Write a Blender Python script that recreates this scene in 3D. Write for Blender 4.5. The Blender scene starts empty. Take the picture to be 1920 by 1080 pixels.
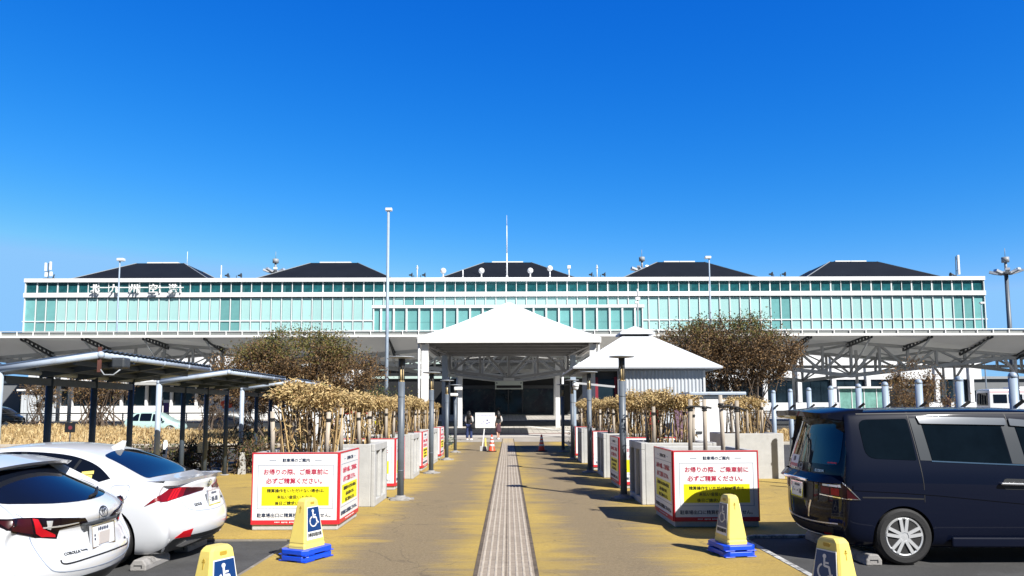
import bpy, bmesh, math, random
from mathutils import Vector, Matrix
from mathutils.bvhtree import BVHTree
from mathutils.geometry import delaunay_2d_cdt

R = math.radians
S = bpy.context.scene
COL = S.collection
PI = math.pi
rnd = random.Random(7)

# ---------------------------------------------------------------- camera
cam_data = bpy.data.cameras.new('camera')
cam = bpy.data.objects.new('camera', cam_data)
COL.objects.link(cam)
cam_data.sensor_width = 36.0
cam_data.lens = 26.25
cam_data.shift_y = 100 / 1920
cam_data.clip_start = 0.1
cam_data.clip_end = 12000
cam.matrix_world = (Matrix.Translation((0, 0, 1.75)) @ Matrix.Rotation(R(-0.286), 4, 'Z')
                    @ Matrix.Rotation(R(90 + 5.265), 4, 'X') @ Matrix.Rotation(R(-0.19), 4, 'Z'))
S.camera = cam

# ---------------------------------------------------------------- sky and sun
SUN_EL, SUN_AZ = 40.9, 139.7          # azimuth clockwise from +Y: behind the camera, to its right
w = bpy.data.worlds.new('World')
S.world = w
w.use_nodes = True
nt = w.node_tree
nt.nodes.clear()
sky = nt.nodes.new('ShaderNodeTexSky')
sky.sky_type = 'NISHITA'
sky.sun_disc = False
sky.sun_elevation = R(SUN_EL)
sky.sun_rotation = R(SUN_AZ)
sky.altitude = 0
sky.air_density = 1.0
sky.dust_density = 0.2
sky.ozone_density = 3.0
hsv = nt.nodes.new('ShaderNodeHueSaturation')
hsv.inputs['Hue'].default_value = 0.5
hsv.inputs['Saturation'].default_value = 1.22
bg = nt.nodes.new('ShaderNodeBackground')
bg.inputs['Strength'].default_value = 0.115
wo = nt.nodes.new('ShaderNodeOutputWorld')
nt.links.new(sky.outputs[0], hsv.inputs['Color'])
# deepen the blue: each channel of the sky radiance follows its own power curve
sp = nt.nodes.new('ShaderNodeSeparateColor'); cb = nt.nodes.new('ShaderNodeCombineColor')
nt.links.new(hsv.outputs[0], sp.inputs[0])
def smath(op, a, b):
    n = nt.nodes.new('ShaderNodeMath'); n.operation = op
    for i, v in enumerate((a, b)):
        if isinstance(v, (int, float)): n.inputs[i].default_value = v
        else: nt.links.new(v, n.inputs[i])
    return n.outputs[0]
SKY_STRENGTH, SKY_GAIN = 0.085, 1.0 / (0.085 * 2 ** 0.8)
for ch, ref, gain, pw, cap in (('Red', .171, .051, 2.7, .27), ('Green', .407, .356, 1.25, .58), ('Blue', .776, .956, .60, .99)):
    q = smath('MULTIPLY', sp.outputs[ch], .1466)
    v = smath('MULTIPLY', smath('POWER', smath('DIVIDE', q, ref), pw), gain)
    v = smath('MINIMUM', v, cap)
    nt.links.new(smath('MULTIPLY', v, SKY_GAIN), cb.inputs[ch])
# sky dimmed behind the camera and overhead to weaken the fill in shadows
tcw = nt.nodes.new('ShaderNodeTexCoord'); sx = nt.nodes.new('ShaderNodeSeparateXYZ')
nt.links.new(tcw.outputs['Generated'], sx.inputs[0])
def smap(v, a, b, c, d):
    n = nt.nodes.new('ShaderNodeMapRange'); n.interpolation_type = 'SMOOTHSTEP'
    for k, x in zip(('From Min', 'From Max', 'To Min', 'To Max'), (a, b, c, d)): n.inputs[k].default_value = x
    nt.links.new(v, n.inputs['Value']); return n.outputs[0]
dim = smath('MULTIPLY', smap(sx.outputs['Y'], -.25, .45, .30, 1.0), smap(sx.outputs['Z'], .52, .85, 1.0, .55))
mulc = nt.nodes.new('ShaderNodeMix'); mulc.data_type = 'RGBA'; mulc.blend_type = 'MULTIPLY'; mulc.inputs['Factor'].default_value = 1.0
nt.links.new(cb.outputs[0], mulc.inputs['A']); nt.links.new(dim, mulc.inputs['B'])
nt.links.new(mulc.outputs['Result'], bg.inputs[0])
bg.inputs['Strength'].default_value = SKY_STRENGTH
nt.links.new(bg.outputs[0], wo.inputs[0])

sl = bpy.data.lights.new('sun', 'SUN')
sl.energy = 5.0
sl.angle = R(0.5)
sl.color = (1.0, 0.965, 0.91)
so = bpy.data.objects.new('sun', sl)
COL.objects.link(so)
to_sun = Vector((math.sin(R(SUN_AZ)) * math.cos(R(SUN_EL)), math.cos(R(SUN_AZ)) * math.cos(R(SUN_EL)), math.sin(R(SUN_EL))))
so.rotation_euler = to_sun.to_track_quat('Z', 'Y').to_euler()
so.location = to_sun * 60

S.view_settings.view_transform = 'Standard'
S.view_settings.look = 'None'
S.view_settings.exposure = 0.8
S.view_settings.gamma = 1.0
S.render.engine = 'CYCLES'
S.cycles.max_bounces = 6
S.cycles.diffuse_bounces = 3
S.cycles.glossy_bounces = 3
S.cycles.transmission_bounces = 4
S.cycles.transparent_max_bounces = 6
S.cycles.use_denoising = True

# ---------------------------------------------------------------- materials
def srgb(r, g, b):
    f = lambda c: c / 12.92 if c <= 0.04045 else ((c + 0.055) / 1.055) ** 2.4
    return (f(r / 255), f(g / 255), f(b / 255))

def mat(name, col, rough=0.6, metal=0.0, var=0.0, vscale=3.0, bump=0.0, bscale=40.0, coat=0.0,
        spec=0.5, rnd_amt=0.0, stretch=(1, 1, 1), dirt=None, dirt_scale=2.0, dirt_lo=0.55, dirt_hi=0.7,
        transl=0.0, coords='Object'):
    m = bpy.data.materials.new(name)
    m.use_nodes = True
    t = m.node_tree
    N, L = t.nodes, t.links
    p = N['Principled BSDF']
    p.inputs['Roughness'].default_value = rough
    p.inputs['Metallic'].default_value = metal
    p.inputs['Specular IOR Level'].default_value = spec
    p.inputs['Coat Weight'].default_value = coat
    p.inputs['Coat Roughness'].default_value = 0.03
    p.inputs['Base Color'].default_value = (*col, 1)
    out = None
    tc = N.new('ShaderNodeTexCoord')
    mp = N.new('ShaderNodeMapping')
    mp.inputs['Scale'].default_value = stretch
    L.new(tc.outputs[coords], mp.inputs[0])
    if var:
        nz = N.new('ShaderNodeTexNoise')
        nz.inputs['Scale'].default_value = vscale
        nz.inputs['Detail'].default_value = 6
        nz.inputs['Roughness'].default_value = 0.65
        L.new(mp.outputs[0], nz.inputs['Vector'])
        cr = N.new('ShaderNodeValToRGB')
        cr.color_ramp.elements[0].position = 0.3
        cr.color_ramp.elements[1].position = 0.7
        cr.color_ramp.elements[0].color = (*[c * (1 - var) for c in col], 1)
        cr.color_ramp.elements[1].color = (*[min(1, c * (1 + var)) for c in col], 1)
        L.new(nz.outputs[0], cr.inputs[0])
        out = cr.outputs[0]
    if dirt:
        nz = N.new('ShaderNodeTexNoise')
        nz.inputs['Scale'].default_value = dirt_scale
        nz.inputs['Detail'].default_value = 8
        nz.inputs['Roughness'].default_value = 0.7
        L.new(mp.outputs[0], nz.inputs['Vector'])
        cr = N.new('ShaderNodeValToRGB')
        cr.color_ramp.elements[0].position = dirt_lo
        cr.color_ramp.elements[1].position = dirt_hi
        L.new(nz.outputs[0], cr.inputs[0])
        mx = N.new('ShaderNodeMix')
        mx.data_type = 'RGBA'
        L.new(cr.outputs[0], mx.inputs['Factor'])
        if out: L.new(out, mx.inputs['A'])
        else: mx.inputs['A'].default_value = (*col, 1)
        mx.inputs['B'].default_value = (*dirt, 1)
        out = mx.outputs['Result']
    if rnd_amt:
        oi = N.new('ShaderNodeObjectInfo')
        mr = N.new('ShaderNodeMapRange')
        mr.inputs['To Min'].default_value = 1 - rnd_amt
        mr.inputs['To Max'].default_value = 1 + rnd_amt
        L.new(oi.outputs['Random'], mr.inputs['Value'])
        hs = N.new('ShaderNodeHueSaturation')
        L.new(mr.outputs[0], hs.inputs['Value'])
        if out: L.new(out, hs.inputs['Color'])
        else: hs.inputs['Color'].default_value = (*col, 1)
        out = hs.outputs[0]
    if out: L.new(out, p.inputs['Base Color'])
    if bump:
        nb = N.new('ShaderNodeTexNoise')
        nb.inputs['Scale'].default_value = bscale
        nb.inputs['Detail'].default_value = 5
        L.new(mp.outputs[0], nb.inputs['Vector'])
        bp = N.new('ShaderNodeBump')
        bp.inputs['Strength'].default_value = bump
        bp.inputs['Distance'].default_value = 0.02
        L.new(nb.outputs[0], bp.inputs['Height'])
        L.new(bp.outputs[0], p.inputs['Normal'])
    if transl:
        tr = N.new('ShaderNodeBsdfTranslucent')
        tr.inputs[0].default_value = (*col, 1)
        if out: L.new(out, tr.inputs[0])
        ms = N.new('ShaderNodeMixShader')
        ms.inputs[0].default_value = transl
        L.new(p.outputs[0], ms.inputs[1])
        L.new(tr.outputs[0], ms.inputs[2])
        L.new(ms.outputs[0], N['Material Output'].inputs[0])
    M[name] = m
    return m

M = {}
M['white_paint'] = mat('white_paint', (0.74, 0.74, 0.73), 0.45, var=0.04, vscale=1.5)
M['white_metal'] = mat('white_metal', (0.68, 0.69, 0.70), 0.4, var=0.05, vscale=0.6)
M['steel_grey'] = mat('steel_grey', (0.27, 0.29, 0.31), 0.5, var=0.12, vscale=2)
M['truss_grey'] = mat('truss_grey', (0.47, 0.49, 0.50), 0.5, var=0.1, vscale=1)
M['lamp_grey'] = mat('lamp_grey', (0.105, 0.125, 0.15), 0.45, var=0.12, vscale=6, dirt=(0.10, 0.10, 0.09), dirt_scale=5, dirt_lo=0.62, dirt_hi=0.75)
M['dark_metal'] = mat('dark_metal', (0.04, 0.045, 0.05), 0.5, var=0.2)
M['black_rubber'] = mat('black_rubber', (0.012, 0.012, 0.013), 0.75, bump=0.15, bscale=60)
M['black'] = mat('black', (0.006, 0.006, 0.007), 0.6)
M['chrome'] = mat('chrome', (0.75, 0.75, 0.76), 0.12, metal=1)
M['silver'] = mat('silver', (0.70, 0.71, 0.72), 0.32, metal=0.55)
M['pipe_paint'] = mat('pipe_paint', (0.36, 0.42, 0.50), 0.45, var=0.1, vscale=4, dirt=(0.28, 0.24, 0.20), dirt_scale=2.6, dirt_lo=0.58, dirt_hi=0.72)
M['post_blue'] = mat('post_blue', (0.29, 0.36, 0.45), 0.45, var=0.08, vscale=5, dirt=(0.3, 0.3, 0.3), dirt_scale=4, dirt_lo=0.6, dirt_hi=0.75)
M['post_dark'] = mat('post_dark', (0.055, 0.075, 0.10), 0.5, var=0.12, vscale=5)
M['roof_dark'] = mat('roof_dark', (0.010, 0.012, 0.015), 0.6, spec=0.15, var=0.15, vscale=0.3)
M['mint_panel'] = mat('mint_panel', (0.345, 0.565, 0.555), 0.16, var=0.05, vscale=0.4, rnd_amt=0.07, coat=0.15)
M['teal_panel'] = mat('teal_panel', (0.14, 0.34, 0.34), 0.12, var=0.12, vscale=0.5, rnd_amt=0.12)
M['teal_glass'] = mat('teal_glass', (0.012, 0.075, 0.085), 0.06, var=0.5, vscale=0.7, rnd_amt=0.25, spec=0.6)
M['blind'] = mat('blind', (0.03, 0.11, 0.12), 0.4, rnd_amt=0.25)
M['entr_glass'] = mat('entr_glass', (0.15, 0.37, 0.37), 0.08, var=0.1, vscale=0.6, rnd_amt=0.12)
M['dark_glass'] = mat('dark_glass', (0.012, 0.022, 0.03), 0.05, var=0.5, vscale=0.6, rnd_amt=0.3)
M['shelter_glass'] = mat('shelter_glass', (0.16, 0.33, 0.29), 0.06, var=0.35, vscale=1.2)
M['concrete'] = mat('concrete', (0.42, 0.42, 0.41), 0.85, var=0.10, vscale=4, bump=0.25, bscale=50, dirt=(0.30, 0.29, 0.27), dirt_scale=2.2, dirt_lo=0.56, dirt_hi=0.78)
M['concrete_dark'] = mat('concrete_dark', (0.27, 0.26, 0.25), 0.9, var=0.2, vscale=7, bump=0.4, bscale=50, dirt=(0.12, 0.115, 0.11), dirt_scale=5)
M['kerb'] = mat('kerb', (0.40, 0.37, 0.32), 0.9, var=0.15, vscale=2, bump=0.3)
M['soil'] = mat('soil', (0.09, 0.065, 0.045), 0.95, var=0.4, vscale=14, bump=0.8)
M['asphalt'] = mat('asphalt', (0.048, 0.048, 0.048), 0.9, var=0.30, vscale=40, bump=0.5, bscale=130, dirt=(0.10, 0.10, 0.10), dirt_scale=0.7, dirt_lo=0.5, dirt_hi=0.75)
M['membrane'] = mat('membrane', (0.72, 0.72, 0.69), 0.6, var=0.05, vscale=0.3, transl=0.36)
M['sign_white'] = mat('sign_white', (0.72, 0.73, 0.74), 0.35)
M['sign_red'] = mat('sign_red', (0.52, 0.022, 0.035), 0.4)
M['text_red'] = mat('text_red', (0.45, 0.018, 0.06), 0.45)
M['text_navy'] = mat('text_navy', (0.015, 0.03, 0.075), 0.45)
M['text_black'] = mat('text_black', (0.02, 0.02, 0.015), 0.45)
M['sign_yellow'] = mat('sign_yellow', (0.82, 0.74, 0.01), 0.4)
M['line_grey'] = mat('line_grey', (0.22, 0.26, 0.34), 0.45)
M['cone_yellow'] = mat('cone_yellow', (0.78, 0.64, 0.17), 0.4, var=0.06, vscale=5, transl=0.10, dirt=(0.55, 0.42, 0.12), dirt_scale=6, dirt_lo=0.62, dirt_hi=0.8)
M['cone_blue'] = mat('cone_blue', (0.003, 0.06, 0.62), 0.38, var=0.1, vscale=5)
M['sticker_blue'] = mat('sticker_blue', (0.004, 0.035, 0.145), 0.35)
M['orange'] = mat('orange', (0.75, 0.085, 0.03), 0.45, var=0.08)
M['stake'] = mat('stake', (0.38, 0.33, 0.27), 0.85, var=0.22, vscale=9, bump=0.5, bscale=30, stretch=(1, 1, 0.15), dirt=(0.16, 0.15, 0.12), dirt_scale=4, dirt_lo=0.6, dirt_hi=0.75, rnd_amt=0.2)
M['bark'] = mat('bark', (0.085, 0.062, 0.045), 0.9, var=0.3, vscale=8, bump=0.6)
M['straw'] = mat('straw', (0.50, 0.37, 0.18), 0.8, var=0.25, vscale=3, transl=0.15)
M['straw_pale'] = mat('straw_pale', (0.64, 0.51, 0.28), 0.8, var=0.2, vscale=3, transl=0.15)
M['straw_dark'] = mat('straw_dark', (0.27, 0.17, 0.07), 0.85, var=0.25, vscale=3)
M['leaf_dry'] = mat('leaf_dry', (0.50, 0.37, 0.17), 0.65, var=0.3, vscale=2, transl=0.15)
M['leaf_pale'] = mat('leaf_pale', (0.56, 0.42, 0.20), 0.6, var=0.2, vscale=2, transl=0.15)
M['leaf_brown'] = mat('leaf_brown', (0.165, 0.092, 0.036), 0.7, var=0.35, vscale=1.5, transl=0.15)
M['leaf_tan'] = mat('leaf_tan', (0.23, 0.145, 0.060), 0.7, var=0.3, vscale=1.5, transl=0.15)
M['leaf_dark'] = mat('leaf_dark', (0.075, 0.050, 0.026), 0.75, var=0.3, vscale=1.5, transl=0.1)
M['leaf_olive'] = mat('leaf_olive', (0.15, 0.135, 0.03), 0.65, var=0.35, vscale=1.5, transl=0.2)
M['leaf_green'] = mat('leaf_green', (0.03, 0.055, 0.014), 0.6, var=0.4, vscale=2, transl=0.2)
M['leaf_fresh'] = mat('leaf_fresh', (0.06, 0.19, 0.03), 0.6, var=0.3, vscale=2, transl=0.25)
M['cane'] = mat('cane', (0.42, 0.29, 0.13), 0.7, var=0.4, vscale=5, stretch=(1, 1, 0.2))
M['cane_dark'] = mat('cane_dark', (0.13, 0.085, 0.04), 0.8, var=0.4, vscale=5)
M['car_white'] = mat('car_white', (0.58, 0.60, 0.63), 0.28, coat=0.8)
M['car_navy'] = mat('car_navy', (0.003, 0.005, 0.015), 0.4, spec=0.04, coat=0.40)
M['car_teal'] = mat('car_teal', (0.40, 0.56, 0.53), 0.3, coat=0.8)
M['car_black'] = mat('car_black', (0.012, 0.013, 0.016), 0.3, coat=0.9)
M['car_glass'] = mat('car_glass', (0.004, 0.006, 0.012), 0.03, spec=0.6)
M['car_glass_deep'] = mat('car_glass_deep', (0.003, 0.006, 0.010), 0.04, var=0.3, vscale=2, spec=0.12)
M['lamp_red'] = mat('lamp_red', (0.16, 0.004, 0.010), 0.35, spec=0.15, coat=0.08)
M['lamp_bright'] = mat('lamp_bright', (0.42, 0.007, 0.014), 0.35, spec=0.15, coat=0.08)
M['lamp_dark'] = mat('lamp_dark', (0.035, 0.005, 0.008), 0.3, spec=0.15, coat=0.1)
M['lamp_black'] = mat('lamp_black', (0.008, 0.004, 0.006), 0.2, spec=0.2, coat=0.1)
M['lamp_clear'] = mat('lamp_clear', (0.45, 0.5, 0.58), 0.08, metal=0.5, coat=1)
M['plastic_dark'] = mat('plastic_dark', (0.012, 0.014, 0.017), 0.5)
M['skin'] = mat('skin', (0.45, 0.26, 0.18), 0.55)
M['hair'] = mat('hair', (0.008, 0.007, 0.007), 0.5)
M['cloth_black'] = mat('cloth_black', (0.012, 0.012, 0.014), 0.85, var=0.2)
M['cloth_grey'] = mat('cloth_grey', (0.50, 0.49, 0.48), 0.85, var=0.1)
M['cloth_navy'] = mat('cloth_navy', (0.02, 0.035, 0.11), 0.85, var=0.2)
M['cloth_maroon'] = mat('cloth_maroon', (0.07, 0.025, 0.035), 0.85, var=0.2)
M['shoe_white'] = mat('shoe_white', (0.75, 0.75, 0.74), 0.6)
M['purple'] = mat('purple', (0.10, 0.05, 0.22), 0.5)
M['maroon'] = mat('maroon', (0.22, 0.015, 0.03), 0.5)
M['cream'] = mat('cream', (0.60, 0.55, 0.38), 0.5, var=0.08)
M['roof_sheet'] = mat('roof_sheet', (0.60, 0.63, 0.67), 0.5, var=0.05, vscale=0.8)
M['corrugated'] = mat('corrugated', (0.47, 0.50, 0.53), 0.4, var=0.06, vscale=1.2)
M['yellow_lens'] = mat('yellow_lens', (0.55, 0.42, 0.22), 0.15, var=0.3, vscale=12)

# ---------------------------------------------------------------- object helpers
def tag(o, label=None, cat=None, group=None, kind=None):
    if label: o['label'] = label
    if cat: o['category'] = cat
    if group: o['group'] = group
    if kind: o['kind'] = kind
    return o

def thing(name, label, cat, loc=(0, 0, 0), rotz=0.0, group=None):
    o = bpy.data.objects.new(name, None)
    o.empty_display_size = 0.2
    COL.objects.link(o)
    o.location = loc
    o.rotation_euler = (0, 0, rotz)
    return tag(o, label, cat, group)

KIDS = {}
def link(o, parent=None):
    COL.objects.link(o)
    if parent:
        o.parent = parent
        KIDS.setdefault(parent, []).append(o)
    return o

def copy_tree(o, loc=None, rotz=None, label=None, parent=None):
    c = o.copy()
    link(c, parent)
    if loc is not None: c.location = loc
    if rotz is not None: c.rotation_euler = (0, 0, rotz)
    if label: c['label'] = label
    for k in list(KIDS.get(o, [])):
        copy_tree(k, parent=c)
    return c

ORD = ['first', 'second', 'third', 'fourth', 'fifth', 'sixth', 'seventh', 'eighth', 'ninth', 'tenth',
       'eleventh', 'twelfth', 'thirteenth', 'fourteenth', 'fifteenth', 'sixteenth']

class MB:
    """collects shapes into one mesh"""
    def __init__(s):
        s.bm = bmesh.new(); s.mi = 0
    def face(s, pts):
        try:
            f = s.bm.faces.new([s.bm.verts.new(p) for p in pts]); f.material_index = s.mi
            return f
        except ValueError:
            return None
    def vf(s, verts, faces):
        vs = [s.bm.verts.new(v) for v in verts]
        for f in faces:
            try:
                q = s.bm.faces.new([vs[i] for i in f]); q.material_index = s.mi
            except ValueError: pass
        return s
    def box(s, x0, x1, y0, y1, z0, z1):
        return s.vf([(x0, y0, z0), (x1, y0, z0), (x1, y1, z0), (x0, y1, z0), (x0, y0, z1), (x1, y0, z1), (x1, y1, z1), (x0, y1, z1)],
             [(3, 2, 1, 0), (4, 5, 6, 7), (0, 1, 5, 4), (1, 2, 6, 5), (2, 3, 7, 6), (3, 0, 4, 7)])
    def bar(s, p, q, wd, h=None, up=(0, 0, 1)):
        h = h or wd
        p, q = Vector(p), Vector(q)
        d = (q - p).normalized()
        up = Vector(up)
        if abs(d.dot(up)) > 0.98: up = Vector((0, 1, 0))
        a = d.cross(up).normalized() * (wd / 2)
        b = a.cross(d).normalized() * (h / 2)
        v = [p - a - b, p + a - b, p + a + b, p - a + b, q - a - b, q + a - b, q + a + b, q - a + b]
        return s.vf(v, [(0, 1, 2, 3), (7, 6, 5, 4), (0, 4, 5, 1), (1, 5, 6, 2), (2, 6, 7, 3), (3, 7, 4, 0)])
    def path(s, pts, rad, n=8, cap=True):
        pts = [Vector(p) for p in pts]
        if not hasattr(rad, '__len__'): rad = [rad] * len(pts)
        rings = []
        prev = None
        for i, p in enumerate(pts):
            if i == 0: d = pts[1] - p
            elif i == len(pts) - 1: d = p - pts[-2]
            else: d = pts[i + 1] - pts[i - 1]
            d.normalize()
            if prev is None:
                ref = Vector((0, 0, 1)) if abs(d.z) < 0.9 else Vector((1, 0, 0))
                a = d.cross(ref).normalized()
            else:
                a = (prev - d * prev.dot(d)).normalized()
            prev = a
            b = d.cross(a)
            rings.append([s.bm.verts.new(p + (a * math.cos(2 * PI * k / n) + b * math.sin(2 * PI * k / n)) * rad[i]) for k in range(n)])
        for i in range(len(rings) - 1):
            for k in range(n):
                f = s.bm.faces.new([rings[i][k], rings[i][(k + 1) % n], rings[i + 1][(k + 1) % n], rings[i + 1][k]])
                f.material_index = s.mi; f.smooth = True
        if cap:
            f = s.bm.faces.new(rings[0][::-1]); f.material_index = s.mi
            f = s.bm.faces.new(rings[-1]); f.material_index = s.mi
        return s
    def tube(s, p, q, r, r2=None, n=10):
        return s.path([p, q], [r, r if r2 is None else r2], n)
    def lathe(s, prof, c=(0, 0, 0), n=20, axis='Z', closed=False):
        c = Vector(c); rings = []
        for r, h in prof:
            ring = []
            for k in range(n):
                a = 2 * PI * k / n
                x, y = r * math.cos(a), r * math.sin(a)
                v = {'Z': (x, y, h), 'Y': (x, h, y), 'X': (h, x, y)}[axis]
                ring.append(s.bm.verts.new(c + Vector(v)))
            rings.append(ring)
        m = len(rings)
        for i in range(m if closed else m - 1):
            a, b = rings[i], rings[(i + 1) % m]
            for k in range(n):
                vs = [a[k], a[(k + 1) % n], b[(k + 1) % n], b[k]]
                if axis == 'Y': vs.reverse()
                f = s.bm.faces.new(vs); f.material_index = s.mi; f.smooth = True
        if not closed:
            for ring, fl in ((rings[0], True), (rings[-1], False)):
                f = s.bm.faces.new(ring[::-1] if fl else ring); f.material_index = s.mi
        return s
    def ball(s, c, r, n=12, sz=1.0):
        pr = [(max(0.001, r * math.sin(PI * i / n)), -r * sz * math.cos(PI * i / n)) for i in range(n + 1)]
        return s.lathe(pr, c, n + 4)
    def prism(s, poly, a0, a1, axis='Z'):
        """extrude a polygon: axis Z -> (x,y), axis Y -> (x,z), axis X -> (y,z)"""
        def P(u, v, a): return {'Z': (u, v, a), 'Y': (u, a, v), 'X': (a, u, v)}[axis]
        n = len(poly)
        v = [P(u, w_, a0) for u, w_ in poly] + [P(u, w_, a1) for u, w_ in poly]
        return s.vf(v, [tuple(range(n))[::-1], tuple(range(n, 2 * n))] + [(i, (i + 1) % n, n + (i + 1) % n, n + i) for i in range(n)])
    def add_mesh(s, me, mx=None):
        n0 = len(s.bm.verts)
        s.bm.from_mesh(me)
        s.bm.verts.ensure_lookup_table()
        if mx is not None:
            bmesh.ops.transform(s.bm, matrix=mx, verts=s.bm.verts[n0:])
        return s
    def build(s, name, mats, parent=None, world=False, smooth=None, bevel=0, seg=2, loc=None, recalc=True):
        if recalc: bmesh.ops.recalc_face_normals(s.bm, faces=s.bm.faces)
        if world and parent:
            bmesh.ops.translate(s.bm, verts=s.bm.verts, vec=-Vector(parent.location))
        me = bpy.data.meshes.new(name)
        s.bm.to_mesh(me); s.bm.free()
        for m in (mats if isinstance(mats, (list, tuple)) else [mats]):
            me.materials.append(M[m] if isinstance(m, str) else m)
        if smooth is not None:
            for p in me.polygons: p.use_smooth = True
            me.set_sharp_from_angle(angle=R(smooth))
        o = bpy.data.objects.new(name, me)
        link(o, parent)
        if loc is not None: o.location = loc
        if bevel:
            b = o.modifiers.new('bevel', 'BEVEL')
            b.width = bevel; b.segments = seg; b.limit_method = 'ANGLE'; b.angle_limit = R(40)
        return o

TXT = {}
def text_mesh(body, size, bold=0.0, align='CENTER', extrude=0.0015, spacing=1.0):
    key = (body, size, bold, align, extrude, spacing)
    if key in TXT: return TXT[key]
    c = bpy.data.curves.new('lettering', 'FONT')
    c.body = body; c.size = size; c.align_x = align; c.align_y = 'CENTER'
    c.resolution_u = 2; c.extrude = extrude; c.offset = bold * size; c.space_character = spacing
    o = bpy.data.objects.new('lettering', c)
    COL.objects.link(o)
    dg = bpy.context.evaluated_depsgraph_get()
    me = bpy.data.meshes.new_from_object(o.evaluated_get(dg))
    bpy.data.objects.remove(o); bpy.data.curves.remove(c)
    TXT[key] = me
    return me

def apply_mods(o):
    dg = bpy.context.evaluated_depsgraph_get()
    me = bpy.data.meshes.new_from_object(o.evaluated_get(dg))
    old = o.data
    o.modifiers.clear()
    o.data = me
    bpy.data.meshes.remove(old)
    return o

def gz(y):
    """height of the ground: level car park, then a gentle rise to the terminal forecourt"""
    if y < 46: return 0.0
    if y < 105: return 1.18 * (y - 46) / 59
    return 1.18
# ================================================================= ground
def special_mat(name, fn):
    m = bpy.data.materials.new(name); m.use_nodes = True
    fn(m.node_tree, m.node_tree.nodes['Principled BSDF']); M[name] = m

def NN(t, kind, **kw):
    n = t.nodes.new(kind)
    for k, v in kw.items(): setattr(n, k, v)
    return n

def mathn(t, op, a, b=None, c=None, clamp=False):
    n = t.nodes.new('ShaderNodeMath'); n.operation = op; n.use_clamp = clamp
    for i, v in enumerate((a, b, c)):
        if v is None: continue
        if isinstance(v, (int, float)): n.inputs[i].default_value = v
        else: t.links.new(v, n.inputs[i])
    return n.outputs[0]

def noise(t, vec, scale, detail=6, rough=0.65):
    n = t.nodes.new('ShaderNodeTexNoise')
    n.inputs['Scale'].default_value = scale; n.inputs['Detail'].default_value = detail; n.inputs['Roughness'].default_value = rough
    t.links.new(vec, n.inputs['Vector'])
    return n.outputs[0]

def mapping(t, scale):
    tc = t.nodes.new('ShaderNodeTexCoord'); mp = t.nodes.new('ShaderNodeMapping')
    mp.inputs['Scale'].default_value = scale
    t.links.new(tc.outputs['Object'], mp.inputs[0])
    return mp.outputs[0]

def mixc(t, fac, a, b):
    n = t.nodes.new('ShaderNodeMix'); n.data_type = 'RGBA'
    for key, v in (('Factor', fac), ('A', a), ('B', b)):
        if isinstance(v, tuple): n.inputs[key].default_value = (*v, 1)
        elif isinstance(v, (int, float)): n.inputs[key].default_value = v
        else: t.links.new(v, n.inputs[key])
    return n.outputs['Result']

def ramp(t, x, lo, hi):
    n = t.nodes.new('ShaderNodeMapRange'); n.clamp = True
    n.inputs['From Min'].default_value = lo; n.inputs['From Max'].default_value = hi
    t.links.new(x, n.inputs['Value'])
    return n.outputs[0]

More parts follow.
